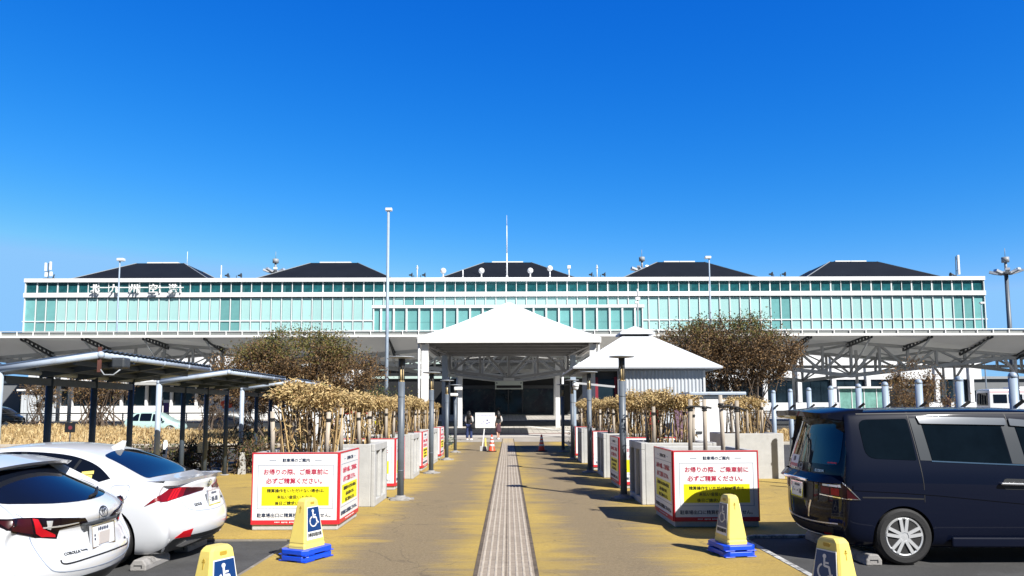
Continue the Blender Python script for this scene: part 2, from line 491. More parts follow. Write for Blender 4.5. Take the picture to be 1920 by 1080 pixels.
# ochre coated walkway, worn to bare grey asphalt in the two walking lanes
def path_mat(t, p):
    o = mapping(t, (1, 1, 1)); st = mapping(t, (0.35, 3.0, 1)); st2 = mapping(t, (1.2, 7.0, 1))
    sep = NN(t, 'ShaderNodeSeparateXYZ'); t.links.new(o, sep.inputs[0])
    ax = mathn(t, 'ABSOLUTE', mathn(t, 'ADD', sep.outputs[0], 0.02))
    n1 = noise(t, st, 1.0, 8, 0.7); n2 = noise(t, st2, 1.3, 6, 0.7); n3 = noise(t, o, 0.45, 5); n4 = noise(t, o, 28, 5); n5 = noise(t, o, 150, 3)
    # worn lane centred on |x| = 1.25
    d = mathn(t, 'ABSOLUTE', mathn(t, 'SUBTRACT', ax, 1.30))
    lane = mathn(t, 'SUBTRACT', 1.0, mathn(t, 'DIVIDE', d, 0.95))
    wear = mathn(t, 'ADD', lane, mathn(t, 'MULTIPLY', mathn(t, 'SUBTRACT', n1, 0.5), 1.9))
    wear = mathn(t, 'ADD', wear, mathn(t, 'MULTIPLY', mathn(t, 'SUBTRACT', n2, 0.5), 0.75))
    wear = mathn(t, 'ADD', wear, mathn(t, 'MULTIPLY', mathn(t, 'SUBTRACT', n3, 0.5), 0.9))
    wear = mathn(t, 'ADD', wear, mathn(t, 'MULTIPLY', mathn(t, 'SUBTRACT', n4, 0.5), 0.5))
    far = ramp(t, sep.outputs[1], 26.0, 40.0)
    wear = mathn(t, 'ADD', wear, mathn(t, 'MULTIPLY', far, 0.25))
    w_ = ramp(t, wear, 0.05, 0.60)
    ochre = mixc(t, ramp(t, n4, 0.35, 0.65), (0.35, 0.235, 0.045), (0.46, 0.325, 0.080))
    ochre = mixc(t, ramp(t, n3, 0.42, 0.7), ochre, (0.29, 0.205, 0.060))
    grey = mixc(t, ramp(t, n4, 0.3, 0.7), (0.155, 0.113, 0.056), (0.245, 0.184, 0.098))
    grey = mixc(t, ramp(t, n5, 0.52, 0.72), grey, (0.31, 0.25, 0.16))
    c = mixc(t, w_, ochre, grey)
    # old stains, hairline cracks and grit
    n6 = noise(t, o, 1.7, 7, 0.75); n7 = noise(t, o, 70, 4, 0.8)
    c = mixc(t, mathn(t, 'MULTIPLY', ramp(t, n6, 0.56, 0.70), 0.35), c, (0.085, 0.065, 0.045))
    c = mixc(t, mathn(t, 'MULTIPLY', ramp(t, n7, 0.58, 0.70), 0.45), c, (0.075, 0.06, 0.045))
    vo = NN(t, 'ShaderNodeTexVoronoi', feature='DISTANCE_TO_EDGE'); vo.inputs['Scale'].default_value = 0.33
    wv = NN(t, 'ShaderNodeVectorMath', operation='MULTIPLY_ADD'); nc = NN(t, 'ShaderNodeTexNoise'); nc.inputs['Scale'].default_value = 1.3; nc.inputs['Detail'].default_value = 6
    t.links.new(o, nc.inputs['Vector']); t.links.new(nc.outputs['Color'], wv.inputs[0]); wv.inputs[1].default_value = (1.4, 1.4, 0); t.links.new(o, wv.inputs[2])
    t.links.new(wv.outputs[0], vo.inputs['Vector'])
    ck = mathn(t, 'MULTIPLY', mathn(t, 'LESS_THAN', vo.outputs['Distance'], 0.0035), ramp(t, n3, 0.42, 0.52))
    c = mixc(t, mathn(t, 'MULTIPLY', ck, 0.35), c, (0.05, 0.04, 0.03))
    t.links.new(c, p.inputs['Base Color']); p.inputs['Roughness'].default_value = 0.9
    b = NN(t, 'ShaderNodeBump'); b.inputs['Strength'].default_value = 0.6; b.inputs['Distance'].default_value = 0.01
    t.links.new(mathn(t, 'ADD', n5, n4), b.inputs['Height']); t.links.new(b.outputs[0], p.inputs['Normal'])
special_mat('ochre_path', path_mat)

def tile_mat(t, p):
    o = mapping(t, (1, 1, 1))
    sep = NN(t, 'ShaderNodeSeparateXYZ'); t.links.new(o, sep.inputs[0])
    n1 = noise(t, o, 9, 6); n2 = noise(t, o, 1.2, 4)
    c = mixc(t, ramp(t, n1, 0.3, 0.7), (0.25, 0.20, 0.148), (0.36, 0.30, 0.232))
    c = mixc(t, ramp(t, n2, 0.5, 0.75), c, (0.22, 0.18, 0.13))
    # joints every 0.15 m along the strip
    f = mathn(t, 'FRACT', mathn(t, 'DIVIDE', mathn(t, 'ADD', sep.outputs[1], 100.0), 0.15))
    j = mathn(t, 'LESS_THAN', f, 0.09)
    c = mixc(t, mathn(t, 'MULTIPLY', j, 0.42), c, (0.10, 0.085, 0.07))
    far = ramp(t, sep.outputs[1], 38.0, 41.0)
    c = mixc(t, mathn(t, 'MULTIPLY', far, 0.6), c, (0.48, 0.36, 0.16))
    t.links.new(c, p.inputs['Base Color']); p.inputs['Roughness'].default_value = 0.85
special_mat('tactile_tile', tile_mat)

def paver_mat(t, p):
    o = mapping(t, (1, 1, 1))
    br = NN(t, 'ShaderNodeTexBrick')
    br.inputs['Scale'].default_value = 1.0; br.inputs['Brick Width'].default_value = 0.9; br.inputs['Row Height'].default_value = 0.9
    br.inputs['Mortar Size'].default_value = 0.035
    br.inputs['Color1'].default_value = (0.44, 0.41, 0.36, 1); br.inputs['Color2'].default_value = (0.52, 0.49, 0.44, 1); br.inputs['Mortar'].default_value = (0.20, 0.18, 0.16, 1)
    t.links.new(o, br.inputs['Vector'])
    n = noise(t, o, 2.0, 6)
    c = mixc(t, ramp(t, n, 0.5, 0.75), br.outputs[0], (0.33, 0.30, 0.26))
    t.links.new(c, p.inputs['Base Color']); p.inputs['Roughness'].default_value = 0.85
special_mat('pavers', paver_mat)

def sheet(name, x0, x1, ys, mname, dz, x_fn=None):
    mb = MB()
    n = 1
    for a, b in zip(ys[:-1], ys[1:]):
        mb.face([(x0, a, gz(a) + dz), (x1, a, gz(a) + dz), (x1, b, gz(b) + dz), (x0, b, gz(b) + dz)])
    bmesh.ops.remove_doubles(mb.bm, verts=mb.bm.verts, dist=0.0005)
    o = mb.build(name, mname)
    tag(o, kind='structure')
    return o

sheet('ground', -4000, 4000, [-60, 46, 60, 80, 105, 400, 6000], 'asphalt', 0)

# walkway: narrow beside the parking bays, wide between the shelters
mb = MB()
TH = 0.03
def slab(poly, z1): mb.prism(poly, 0.001, z1, 'Z')
slab([(-2.83, -20), (3.10, -20), (3.10, 10.05), (3.16, 10.32), (3.35, 10.45), (8.3, 10.45), (8.3, 21.6), (2.9, 21.6), (2.9, 46.2),
      (-2.9, 46.2), (-2.9, 22.2), (-8.0, 22.2), (-8.0, 10.35), (-2.95, 10.35), (-2.83, 10.2)], TH)
tag(mb.build('walkway', 'ochre_path'), kind='structure')

# pale edging line round the bays on the right, thin worn edge on the left
mb = MB()
for pts in ([(3.135, -6), (3.135, 10.05), (3.20, 10.29), (3.36, 10.41), (6.0, 10.41)], ):
    for a, b in zip(pts[:-1], pts[1:]):
        mb.bar((a[0], a[1], 0.018), (b[0], b[1], 0.018), 0.07, 0.036)
tag(mb.build('edge_line', mat('edge_line', (0.5, 0.5, 0.48), 0.8, dirt=(0.12, 0.12, 0.12), dirt_scale=9, dirt_lo=0.45, dirt_hi=0.6)), kind='structure')
mb = MB()
for pts in ([(-2.86, -6), (-2.86, 10.2), (-2.98, 10.315), (-4.6, 10.315)], ):
    for a, b in zip(pts[:-1], pts[1:]):
        mb.bar((a[0], a[1], 0.010), (b[0], b[1], 0.010), 0.05, 0.02)
tag(mb.build('edge_joint', mat('edge_joint', (0.20, 0.18, 0.15), 0.9, dirt=(0.4, 0.38, 0.33), dirt_scale=2.5, dirt_lo=0.55, dirt_hi=0.65)), kind='structure')

# tactile guidance strip with real raised bars
mb = MB()
XC = -0.03
mb.box(XC - 0.30, XC + 0.30, -6, 45.6, TH + 0.004, TH + 0.010); mb.mi = 1
for k in range(8):
    cx = XC + (-0.30 + 0.0375 + 0.075 * k)
    y = -6.0
    while y < 45.5:
        mb.prism([(cx - 0.014, TH + 0.010), (cx + 0.014, TH + 0.010), (cx + 0.009, TH + 0.0155), (cx - 0.009, TH + 0.0155)], y + 0.01, y + 0.285, 'Y')
        y += 0.30
tag(mb.build('tactile_strip', ['tactile_tile', mat('tactile_bar', (0.42, 0.365, 0.29), 0.85, var=.15, vscale=5, dirt=(0.34, 0.29, 0.23), dirt_scale=3)]), kind='structure')
mb = MB()
mb.box(XC - 0.345, XC - 0.302, -6, 45.6, TH - 0.01, TH + 0.005)
mb.box(XC + 0.302, XC + 0.345, -6, 45.6, TH - 0.01, TH + 0.005)
mb.box(XC - 0.004, XC + 0.004, -6, 45.6, TH + 0.005, TH + 0.0125)
tag(mb.build('strip_joint', mat('strip_joint', (0.10, 0.075, 0.05), 0.9, var=0.5, vscale=9)), kind='structure')

# forecourt beyond the walkway: pale apron, kerbs, paved crossings
sheet('apron', -9, 9, [41.0, 46, 46.9], mat('apron', (0.34, 0.31, 0.27), 0.85, var=0.2, vscale=1.5, dirt=(0.22, 0.19, 0.16), dirt_scale=3), 0.034)
sheet('kerb_strip', -40, 40, [46.9, 47.4], 'kerb', 0.09)
sheet('forecourt', -60, 60, [47.4, 49, 51.8], mat('pale_concrete', (0.46, 0.43, 0.40), 0.85, var=0.15, vscale=1.0, stretch=(0.5, 3, 1)), 0.012)
sheet('crossing', -12, 13, [52.6, 56, 60, 64.6], 'pavers', 0.012)
sheet('red_border', -12, 13, [51.8, 52.6], mat('red_border', (0.20, 0.10, 0.08), 0.85, var=0.2), 0.013)
sheet('far_pavement', -70, 70, [78, 84, 92, 103.5], 'pavers', 0.012)
mb = MB()
for x in (4.6, 8.6, 12.6):
    mb.prism([(x, 52.7), (x + 0.4, 52.7), (x + 0.4 - 3.2, 64.5), (x - 3.2, 64.5)], 0, 0.012, 'Z')
for v in mb.bm.verts: v.co.z += gz(v.co.y) + 0.008
tag(mb.build('painted_line', mat('road_white', (0.75, 0.75, 0.73), 0.7, dirt=(0.4, 0.4, 0.4), dirt_scale=8)), kind='structure')
# road between the hedge and the grass bank, its kerbs
mb = MB()
for sx in (-1, 1):
    x0, x1 = sorted((sx * 9.4, sx * 60))
    mb.box(x0, x1, 37.0, 37.35, 0, 0.15)
    mb.box(x0, x1, 53.0, 53.3, 0.1, 0.28)
mb.box(-30, -8.3, 24.0, 24.25, 0, 0.13)
tag(mb.build('road_kerb', 'kerb', bevel=0.02), kind='structure')
sheet('sidewalk', -60, -9.4, [35.2, 37.0], mat('sidewalk', (0.36, 0.29, 0.20), 0.9, var=0.15), 0.05)
# parking bay lines
mb = MB()
for y in (4.05, 7.45): mb.box(-7.6, -3.2, y, y + 0.1, 0.0, 0.004)
for y in (7.3,): mb.box(3.5, 8.2, y, y + 0.1, 0.0, 0.004)
tag(mb.build('bay_line', 'concrete'), kind='structure')

# ================================================================= terminal
TB = thing('terminal_building', 'long airport terminal of pale green glass with dark hipped roofs across the background', 'building', (0, 130, 1.18))
XL, XR = -84.7, 84.0
W0 = XR - XL
Zt, Zb = 25.0, 15.55
Y0 = 130.0
zp, zw0, zb0, ztr = 24.33, 22.45, 21.65, 17.45      # parapet underside, upper window sill, band underside, transom
mb = MB()   # core body behind the glass
mb.box(XL + 0.8, XR - 0.8, Y0 + 3.2, Y0 + 34, 1.2, 24.2)
mb.build('core', mat('core_wall', (0.10, 0.20, 0.20), 0.7), TB, True)
mb = MB()   # parapet, bands, corner posts
mb.box(XL - 0.1, XR + 0.1, Y0 - 0.35, Y0 + 35, zp, Zt)
mb.box(XL - 0.1, XR + 0.1, Y0 - 0.35, Y0 + 35, zb0, zw0)
mb.box(XL, XR, Y0 - 0.2, Y0 + 35, Zb - 0.5, Zb)
mb.build('cornice', mat('cornice', (0.70, 0.71, 0.72), 0.4, var=0.03, vscale=0.3, bump=0.02), TB, True)
NP = 93
PW = (W0 - 4.0) / (NP - 1)
xs = [XL + 2.0 + PW * i for i in range(NP)]
mb = MB()
for i, x in enumerate(xs):
    big = i % 2 == 0
    wv = 0.11 if big else 0.05
    mb.box(x - wv, x + wv, Y0 - (0.02 if big else 0.08) + .1, Y0 + 0.25, zw0, zp)
    mb.box(x - 0.085, x + 0.065, Y0 - 0.06, Y0 + 0.25, Zb, zb0)
    mb.mi = 1; mb.box(x + 0.065, x + 0.11, Y0 + 0.05, Y0 + 0.25, Zb, zb0); mb.mi = 0
for x in (XL, XR - 0.14): mb.box(x, x + 0.14, Y0 - 0.18, Y0 + 0.3, Zb, zp)
mb.box(XL - 0.3, XR + 0.3, Y0 - 0.02, Y0 + 0.1, ztr - 0.10, ztr + 0.10)
mb.build('mullion_grid', [mat('mullion', (0.66, 0.70, 0.70), 0.4), mat('gasket', (0.10, 0.19, 0.19), 0.5)], TB, True)
# upper windows: one per double bay, glass with a blind strip and dim room behind
def win(i):
    mb = MB()
    mb.box(0, 2 * PW - 0.30, 0, 0.06, 0, zp - zw0)
    o = mb.build('window', 'teal_glass', TB)
    o.location = (xs[2 * i] + 0.15, 0.16, zw0 - 1.18)
    mb = MB()
    hb = rnd.uniform(0.38, 0.62)
    mb.box(0.02, 2 * PW - 0.32, -0.02, -0.003, zp - zw0 - hb, zp - zw0)
    if rnd.random() < 0.45: mb.box(0.06, rnd.uniform(0.25, 0.5), -0.02, -0.003, 0.0, (zp - zw0 - hb) * rnd.uniform(.6, 1))
    mb.build('blind', 'blind', o)
for i in range(46): win(i)
for (a, b) in ((XL + 0.14, xs[0] - 0.16), (xs[-1] + 0.16, XR - 0.14)):
    mb = MB(); mb.box(a, b, Y0 + 0.1, Y0 + 0.2, zw0, zp); mb.build('corner_window', 'teal_glass', TB, True)
    mb = MB(); mb.box(a, b, Y0 + 0.1, Y0 + 0.2, Zb, zb0); mb.build('corner_window', 'entr_glass', TB, True)
# main glass panels
dark_cols = {0, 1, 18, 19, 36, 37, 54, 55, 72, 73, 90, 91}
mb = MB(); mb.box(0, PW - 0.24, 0, 0.08, 0, zb0 - ztr - 0.14); mb.box(0, PW - 0.24, 0, 0.08, Zb - ztr + 0.02, -0.14)
proto = mb.build('glass_panel', 'mint_panel', TB)
light_me = proto.data
dark_me = proto.data.copy(); dark_me.materials[0] = M['teal_panel']
for i in range(NP - 1):
    o = proto if i == 0 else copy_tree(proto, parent=TB)
    o.data = dark_me if i in dark_cols else light_me
    o.location = (xs[i] + 0.12, 0.14, ztr - 1.18)
# lower storeys behind the canopy
mb = MB()
mb.box(XL + 1, XR - 1, Y0 + 0.6, Y0 + 3, 6.9, 15.05)
mb.box(XL + 1, XR - 1, Y0 + 0.3, Y0 + 3, 1.2, 2.9)
for i in range(28):
    x = XL + 3 + i * (W0 - 6) / 27
    mb.box(x - 0.35, x + 0.35, Y0 + 0.2, Y0 + 1.2, 2.9, 15.05)
mb.build('lower_wall', mat('lower_wall', (0.72, 0.73, 0.74), 0.5, var=0.05, vscale=0.5), TB, True)
for i in range(27):
    x = XL + 3 + i * (W0 - 6) / 27
    mb = MB(); mb.box(0.4, (W0 - 6) / 27 - 0.4, 0, 0.1, 0, 4.0)
    for k in (1, 2): mb.box(0.4 + k * 1.75, 0.47 + k * 1.75, -0.08, 0, 0, 4)
    o = mb.build('shop_window', 'dark_glass', TB); o.location = (x, 0.9, 1.72)
# dark hipped roofs with white skylights
for i in range(5):
    cx = -0.1 + (i - 2) * 33.75
    cy, h0, h1, z0, z1 = 148.0, 16.2, 4.6, 23.9, 30.4
    mb = MB()
    b = [(cx - h0, cy - h0, z0), (cx + h0, cy - h0, z0), (cx + h0, cy + h0, z0), (cx - h0, cy + h0, z0)]
    tt = [(cx - h1, cy - h1, z1), (cx + h1, cy - h1, z1), (cx + h1, cy + h1, z1), (cx - h1, cy + h1, z1)]
    mb.vf(b + tt, [(0, 1, 5, 4), (1, 2, 6, 5), (2, 3, 7, 6), (3, 0, 4, 7), (4, 5, 6, 7)])
    for k in range(4):   # pale ridge flashing along the hips
        mb.mi = 1
        mb.bar(Vector(b[k]), Vector(tt[k]), 0.16, 0.12); mb.mi = 0
    r = mb.build('hip_roof', ['roof_dark', 'steel_grey'], TB, True)
    mb = MB()
    for k in (-1, 1): mb.box(cx + k * 1.55 - 1.5, cx + k * 1.55 + 1.5, cy - 3.6, cy + 3.6, z1 - 0.1, z1 + 0.42)
    for v in mb.bm.verts: v.co -= Vector((0, 0, 0))
    bmesh.ops.translate(mb.bm, verts=mb.bm.verts, vec=(0, -130, -1.18))
    mb.build('skylight', 'white_paint', r)
# name sign: five raised characters on a rail
mb = MB()
xa, xb = -71.9, -57.3
mb.box(xa - 0.6, xb + 0.6, Y0 - 0.75, Y0 - 0.62, 23.22, 23.38)
for x in (xa, xb, (xa + xb) / 2, xa + 3.6, xb - 3.6): mb.box(x - 0.08, x + 0.08, Y0 - 0.66, Y0 - 0.3, 22.3, 23.35)
mb.build('sign_rail', 'white_paint', TB, True)
for i, ch in enumerate('北九州空港'):
    mb = MB(); mb.add_mesh(text_mesh(ch, 1.62, 0.014, extrude=0.12))
    o = mb.build('sign_character', 'white_paint', TB)
    o.rotation_euler = (PI / 2, 0, 0)
    o.location = (-72.0 + i * 3.38, -0.92, 22.95 - 1.18)
# projecting centre block: glazed gallery over the dark entrance wall
cx0, cx1, CY = -18.9, 18.9, 104.0
mb = MB()
mb.box(cx0 - 0.2, cx1 + 0.2, CY - 0.25, 131, 16.05, 16.45)
mb.box(cx0 - 0.2, cx1 + 0.2, CY - 0.25, 131, 12.3, 12.75)
mb.box(cx0, cx1, CY + 2.5, 131, 12.8, 16.0)
n = 20
st = (cx1 - cx0 - 2.2) / n
for i in range(n + 1):
    x = cx0 + 1.1 + i * st
    mb.box(x - 0.12, x + 0.12, CY - 0.18, CY + 0.2, 12.75, 16.05)
for x in (cx0, cx1 - 0.12): mb.box(x, x + 0.12, CY - 0.15, CY + 0.2, 12.75, 16.05)
mb.build('gallery_frame', 'cornice', TB, True)
for i in range(n):
    mb = MB(); mb.box(0.13, st - 0.13, 0, 0.08, 0, 3.3)
    mb.box(0.13, st - 0.13, -0.03, 0, 1.32, 1.38)
    o = mb.build('gallery_window', 'entr_glass', TB); o.location = (cx0 + 1.1 + i * st, CY - 130 + 0.1, 12.75 - 1.18)
for x in (cx0 + 0.12, cx1 - 0.98):
    mb = MB(); mb.box(x, x + 0.86, CY + 0.1, CY + 0.2, 12.75, 16.05); mb.build('gallery_end_window', 'entr_glass', TB, True)
mb = MB()   # entrance wall under the block
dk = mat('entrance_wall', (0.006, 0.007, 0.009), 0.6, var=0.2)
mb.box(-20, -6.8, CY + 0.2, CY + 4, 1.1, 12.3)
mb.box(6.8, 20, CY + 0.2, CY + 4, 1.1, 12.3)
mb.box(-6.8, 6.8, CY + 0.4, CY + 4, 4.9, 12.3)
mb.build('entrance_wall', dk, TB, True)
mb = MB()
for z in (6.15, 7.35, 8.2): mb.box(-19, 19, CY - 0.15, CY + 0.18, z, z + (0.7 if z > 8 else 0.35))
mb.build('light_band', mat('light_band', (0.42, 0.52, 0.48), 0.4, var=0.1), TB, True)
mb = MB()
for x in (-6.8, -1.9, 0.0, 1.95, 6.75): mb.box(x - 0.09, x + 0.09, CY + 0.1, CY + 0.5, 1.2, 4.9)
mb.box(-6.8, 6.8, CY + 0.05, CY + 0.4, 4.75, 5.2)
mb.box(-6.8, 6.8, CY + 0.05, CY + 0.4, 1.1, 1.4)
mb.build('entrance_frame', mat('entrance_frame', (0.07, 0.075, 0.08), 0.45), TB, True)

def mural(t, p):
    o = mapping(t, (1, 1, 1))
    n1 = noise(t, o, 0.55, 5, 0.6); n2 = noise(t, o, 1.4, 6, 0.7); n3 = noise(t, o, 3.0, 6, 0.7)
    c = mixc(t, ramp(t, n1, 0.4, 0.62), (0.008, 0.010, 0.026), (0.015, 0.042, 0.058))
    c = mixc(t, mathn(t, 'MULTIPLY', ramp(t, n2, 0.55, 0.68), 0.8), c, (0.09, 0.11, 0.11))
    c = mixc(t, mathn(t, 'MULTIPLY', ramp(t, n3, 0.6, 0.7), 0.7), c, (0.12, 0.065, 0.085))
    t.links.new(c, p.inputs['Base Color']); p.inputs['Roughness'].default_value = 0.25
special_mat('mural', mural)
for a, b in ((-6.7, -2.0), (2.05, 6.65)):
    mb = MB(); mb.box(a, b, CY + 0.3, CY + 0.39, 1.4, 4.75); mb.build('mural_panel', 'mural', TB, True)
for a, b in ((-1.8, -0.1), (0.1, 1.85)):
    mb = MB(); mb.box(a, b, CY + 0.3, CY + 0.36, 1.4, 4.75); d = mb.build('entrance_door', 'dark_glass', TB, True)

# ---------------------------------------------------------------- rooftop things
def roof_x(px, Y=131.2): return (px - 953.2) * Y / 1396
RZ = 25.0
for i, (px, hgt, side) in enumerate(((831, 1.35, 'leftmost white ball antenna on the terminal parapet'),
                      (903, 1.35, 'white ball antenna just left of the thin rooftop mast'),
                      (995, 1.35, 'white ball antenna just right of the thin rooftop mast'),
                      (1032, 1.75, 'rightmost and highest white ball antenna on the terminal parapet'))):
    t = thing('ball_antenna', side, 'antenna', (roof_x(px), 130.6, RZ), group='white ball antennas on the terminal roof edge')
    mb = MB(); mb.ball((0, 0, hgt), 0.52); mb.build('radome', 'white_paint', t)
    mb = MB(); mb.tube((0, 0, 0), (0, 0, hgt - 0.4), 0.12); mb.tube((0, 0, 0), (0, 0, 0.3), 0.3, 0.14); mb.build('post', 'white_metal', t)
mb = MB()
mb.tube((0, 0, 0), (0, 0, 4.5), 0.15, 0.11); mb.tube((0, 0, 4.5), (0, 0, 9.5), 0.10, 0.07); mb.tube((0, 0, 9.5), (0, 0, 11.4), 0.05, 0.02); mb.tube((0, 0, 0), (0, 0, 0.5), 0.3, 0.16)
tag(mb.build('rooftop_mast', 'white_metal', loc=(roof_x(951), 130.6, RZ)), 'tall thin white mast standing at the middle of the terminal roof edge', 'mast')
for px, h, lab in ((868, 1.5, 'short bare white post between two ball antennas on the roof edge'), (1068, 1.7, 'short white post with a square white head on the roof edge')):
    t = thing('roof_post', lab, 'post', (roof_x(px), 130.6, RZ))
    mb = MB(); mb.tube((0, 0, 0), (0, 0, h), 0.11); mb.tube((0, 0, 0), (0, 0, .3), .28, .13); mb.build('post', 'white_metal', t)
    if px > 1000: mb = MB(); mb.box(-.3, .3, -.3, .3, h, h + .55); mb.build('head', 'white_paint', t, bevel=.06)
def horn(x, lab, mast):
    t = thing('roof_loudspeaker', lab, 'loudspeaker', (x, 130.6, RZ), group='horn loudspeakers on the terminal roof edge')
    for s in (-1, 1):
        mb = MB()
        mb.lathe([(0.12, 0), (0.16, 0.3), (0.42, 0.55), (0.44, 0.6)], (s * 0.85 - (0.6 if s < 0 else 0), 0, 0.62), 14, 'X')
        mb.tube((s * 0.6, 0, 0), (s * 0.6, 0, 0.6), 0.06)
        mb.build('horn', 'dark_metal', t)
    if mast:
        mb = MB(); mb.tube((0, 0, 0), (0, 0, 1.7), 0.09); mb.tube((0, 0, 1.7), (0, 0, 2.0), 0.2, 0.16); mb.tube((0, 0, 2.0), (0, 0, 2.4), 0.16, 0.03); mb.build('beacon', 'white_metal', t)
horn(roof_x(782), 'dark horn pair with white beacon at the foot of the second dark roof', True)
horn(roof_x(1121), 'dark horn pair with white beacon between the third and fourth dark roofs', True)
horn(roof_x(436), 'small dark horn pair at the right foot of the leftmost dark roof', False)
horn(roof_x(1461), 'small dark horn pair between the two rightmost dark roofs', False)
# panel antennas
t = thing('panel_antenna', 'white cellular panel antennas on the left end of the terminal roof', 'antenna', (roof_x(88), 130.8, RZ))
mb = MB()
for x, z in ((-0.5, 1.5), (0.35, 1.7)): mb.box(x - 0.16, x + 0.16, -0.2, 0.1, z, z + 1.5)
for x, z in ((-0.35, 0.5), (0.5, 0.6)): mb.box(x - 0.22, x + 0.22, -0.2, 0.1, z, z + 0.8)
mb.build('panel', 'white_paint', t, bevel=0.05)
mb = MB(); mb.tube((-0.1, 0.1, 0), (-0.1, 0.1, 3.0), 0.07); mb.tube((-.6, .1, 1.4), (.6, .1, 1.4), .05); mb.tube((-.9, 0, 0.15), (1.2, 0, .2), .12); mb.tube((.8, 0, 0.15), (1.3, -.4, .8), .1); mb.build('frame', 'dark_metal', t)
t = thing('panel_antenna', 'tall slim grey panel antenna near the right end of the terminal roof', 'antenna', (roof_x(1806), 130.8, RZ))
mb = MB(); mb.box(-0.14, 0.22, -0.2, 0.15, 0.5, 4.0); mb.build('panel', 'white_metal', t, bevel=.05)
mb = MB(); mb.tube((-0.4, 0.1, 0), (-0.3, 0.1, 3.8), 0.07); mb.tube((-.35, .1, 3.3), (.1, .1, 3.3), .05); mb.tube((-.35, .1, 1.2), (.1, .1, 1.2), .05); mb.tube((-1.2, 0, .5), (-.4, 0, .2), .14); mb.lathe([(.1, 0), (.4, -.5)], (-1.0, 0, .5), 12, 'X'); mb.build('frame', 'dark_metal', t)
for px, z0, h, yy, lab in ((411, 25.0, 2.5, 131, 'thin white rod aerial at the right foot of the leftmost dark roof'), (346, 29.3, 3.4, 143.5, 'needle thin aerial on top of the leftmost dark roof')):
    mb = MB(); mb.tube((0, 0, 0), (0, 0, h), 0.09 if px > 400 else 0.045); mb.tube((0, 0, 0), (0, 0, 0.8), 0.13)
    tag(mb.build('rod_aerial', 'white_metal', loc=((px - 953.2) * yy / 1396, yy, z0)), lab, 'aerial')

# ---------------------------------------------------------------- apron floodlight masts behind, street light poles in front
def flood_mast(px, ytop, Y, lab, lean=0):
    z = 1.75 + (769.5 - ytop) * Y / 1396
    t = thing('floodlight_mast', lab, 'light mast', ((px - 953) * Y / 1396, Y, 1.18), group='apron floodlight masts')
    mb = MB(); mb.tube((0, 0, 0), (0, 0, z - 1.2), 0.62, 0.42, 14); mb.build('pole', 'lamp_grey', t)
    mb = MB(); zz = z - 1.2
    mb.lathe([(1.4, zz - 0.7), (1.6, zz - 0.4), (0.4, zz + 0.2)], n=12); mb.tube((0, 0, zz), (0, 0, zz + 2.2), 0.3); mb.tube((0, 0, zz + 2.2), (0, 0, zz + 3.4), 0.85, 0.85); mb.tube((0, 0, zz + 3.4), (0, 0, zz + 5.6), 0.06)
    mb.build('crown_frame', 'steel_grey', t)
    for k in range(8):
        a = k * PI / 4 + 0.3
        mb = MB(); c = Vector((math.cos(a), math.sin(a), 0))
        mb.bar(c * 1.4 + Vector((0, 0, zz - 0.5)), c * 3.4 + Vector((0, 0, zz + 0.1)), 0.9, 0.55); mb.bar(c * .3 + Vector((0, 0, zz - .5)), c * 1.5 + Vector((0, 0, zz - .4)), .2)
        mb.build('floodlight', 'silver', t)
flood_mast(1899, 510, 175, 'tall grey floodlight mast standing right of the terminal')
flood_mast(513, 505, 215, 'floodlight mast head rising behind the second dark roof from the left')
flood_mast(1207, 503, 215, 'floodlight mast head rising behind the fourth dark roof from the left')

def light_pole(px, ytop, Y, lab, r, arm, headw, g='tall street light poles'):
    z = 1.75 + (769.5 - ytop) * Y / 1396
    t = thing('light_pole', lab, 'light pole', ((px - 953.2) * Y / 1396, Y, gz(Y)), group=g)
    h = z - gz(Y)
    mb = MB(); mb.tube((0, 0, 0), (0, 0, h), r, r * 0.62, 12); mb.build('pole', 'post_blue', t)
    mb = MB(); mb.box(arm - headw, arm + headw, -headw * .7, headw * .7, h - 0.02, h + headw * .75); mb.build('lantern', 'white_metal', t, bevel=headw * .15)
    mb = MB(); mb.lathe([(r * 1.8, 0), (r * 1.8, .06), (r * 1.2, .08), (r * 1.2, .4)], n=12); mb.build('base_flange', 'steel_grey', t)
    return t
light_pole(725.5, 390, 48, 'tallest street light pole, rising left of the white pavilion', 0.13, 0.02, 0.22)
light_pole(219, 486, 90, 'street light pole in front of the rooftop name sign on the left', 0.12, 0.12, 0.42)
light_pole(1335, 484, 88, 'street light pole in front of the glass terminal above the right tree', 0.12, -0.15, 0.36)
# small camera mast beside the gallery and one at the terminal's right end
t = thing('camera_mast', 'thin pole with small white camera boxes in front of the gallery right end', 'camera mast', ((1197.5 - 953) * 80 / 1396, 80, gz(80)))
mb = MB(); mb.tube((0, 0, 0), (0, 0, 13.2), 0.10, 0.07); mb.tube((0, 0, 13.2), (0, 0, 14.0), .05); mb.build('pole', 'steel_grey', t)
mb = MB(); mb.box(-.25, .25, -.2, .2, 12.9, 13.2); mb.box(-.3, 0, -.25, .1, 12.5, 12.75); mb.tube((0, 0, 13.7), (0, 0, 14.1), .08); mb.build('camera_box', 'white_paint', t)
mb = MB(); mb.box(.1, .35, -.2, .1, 9.6, 10.0); mb.box(.2, .55, -.15, .1, 9.0, 9.15); mb.build('junction_box', 'dark_metal', t)
light_pole(1848, 572, 100, 'short lamp pole at the terminal right end', 0.10, 0.1, 0.3, g=None)
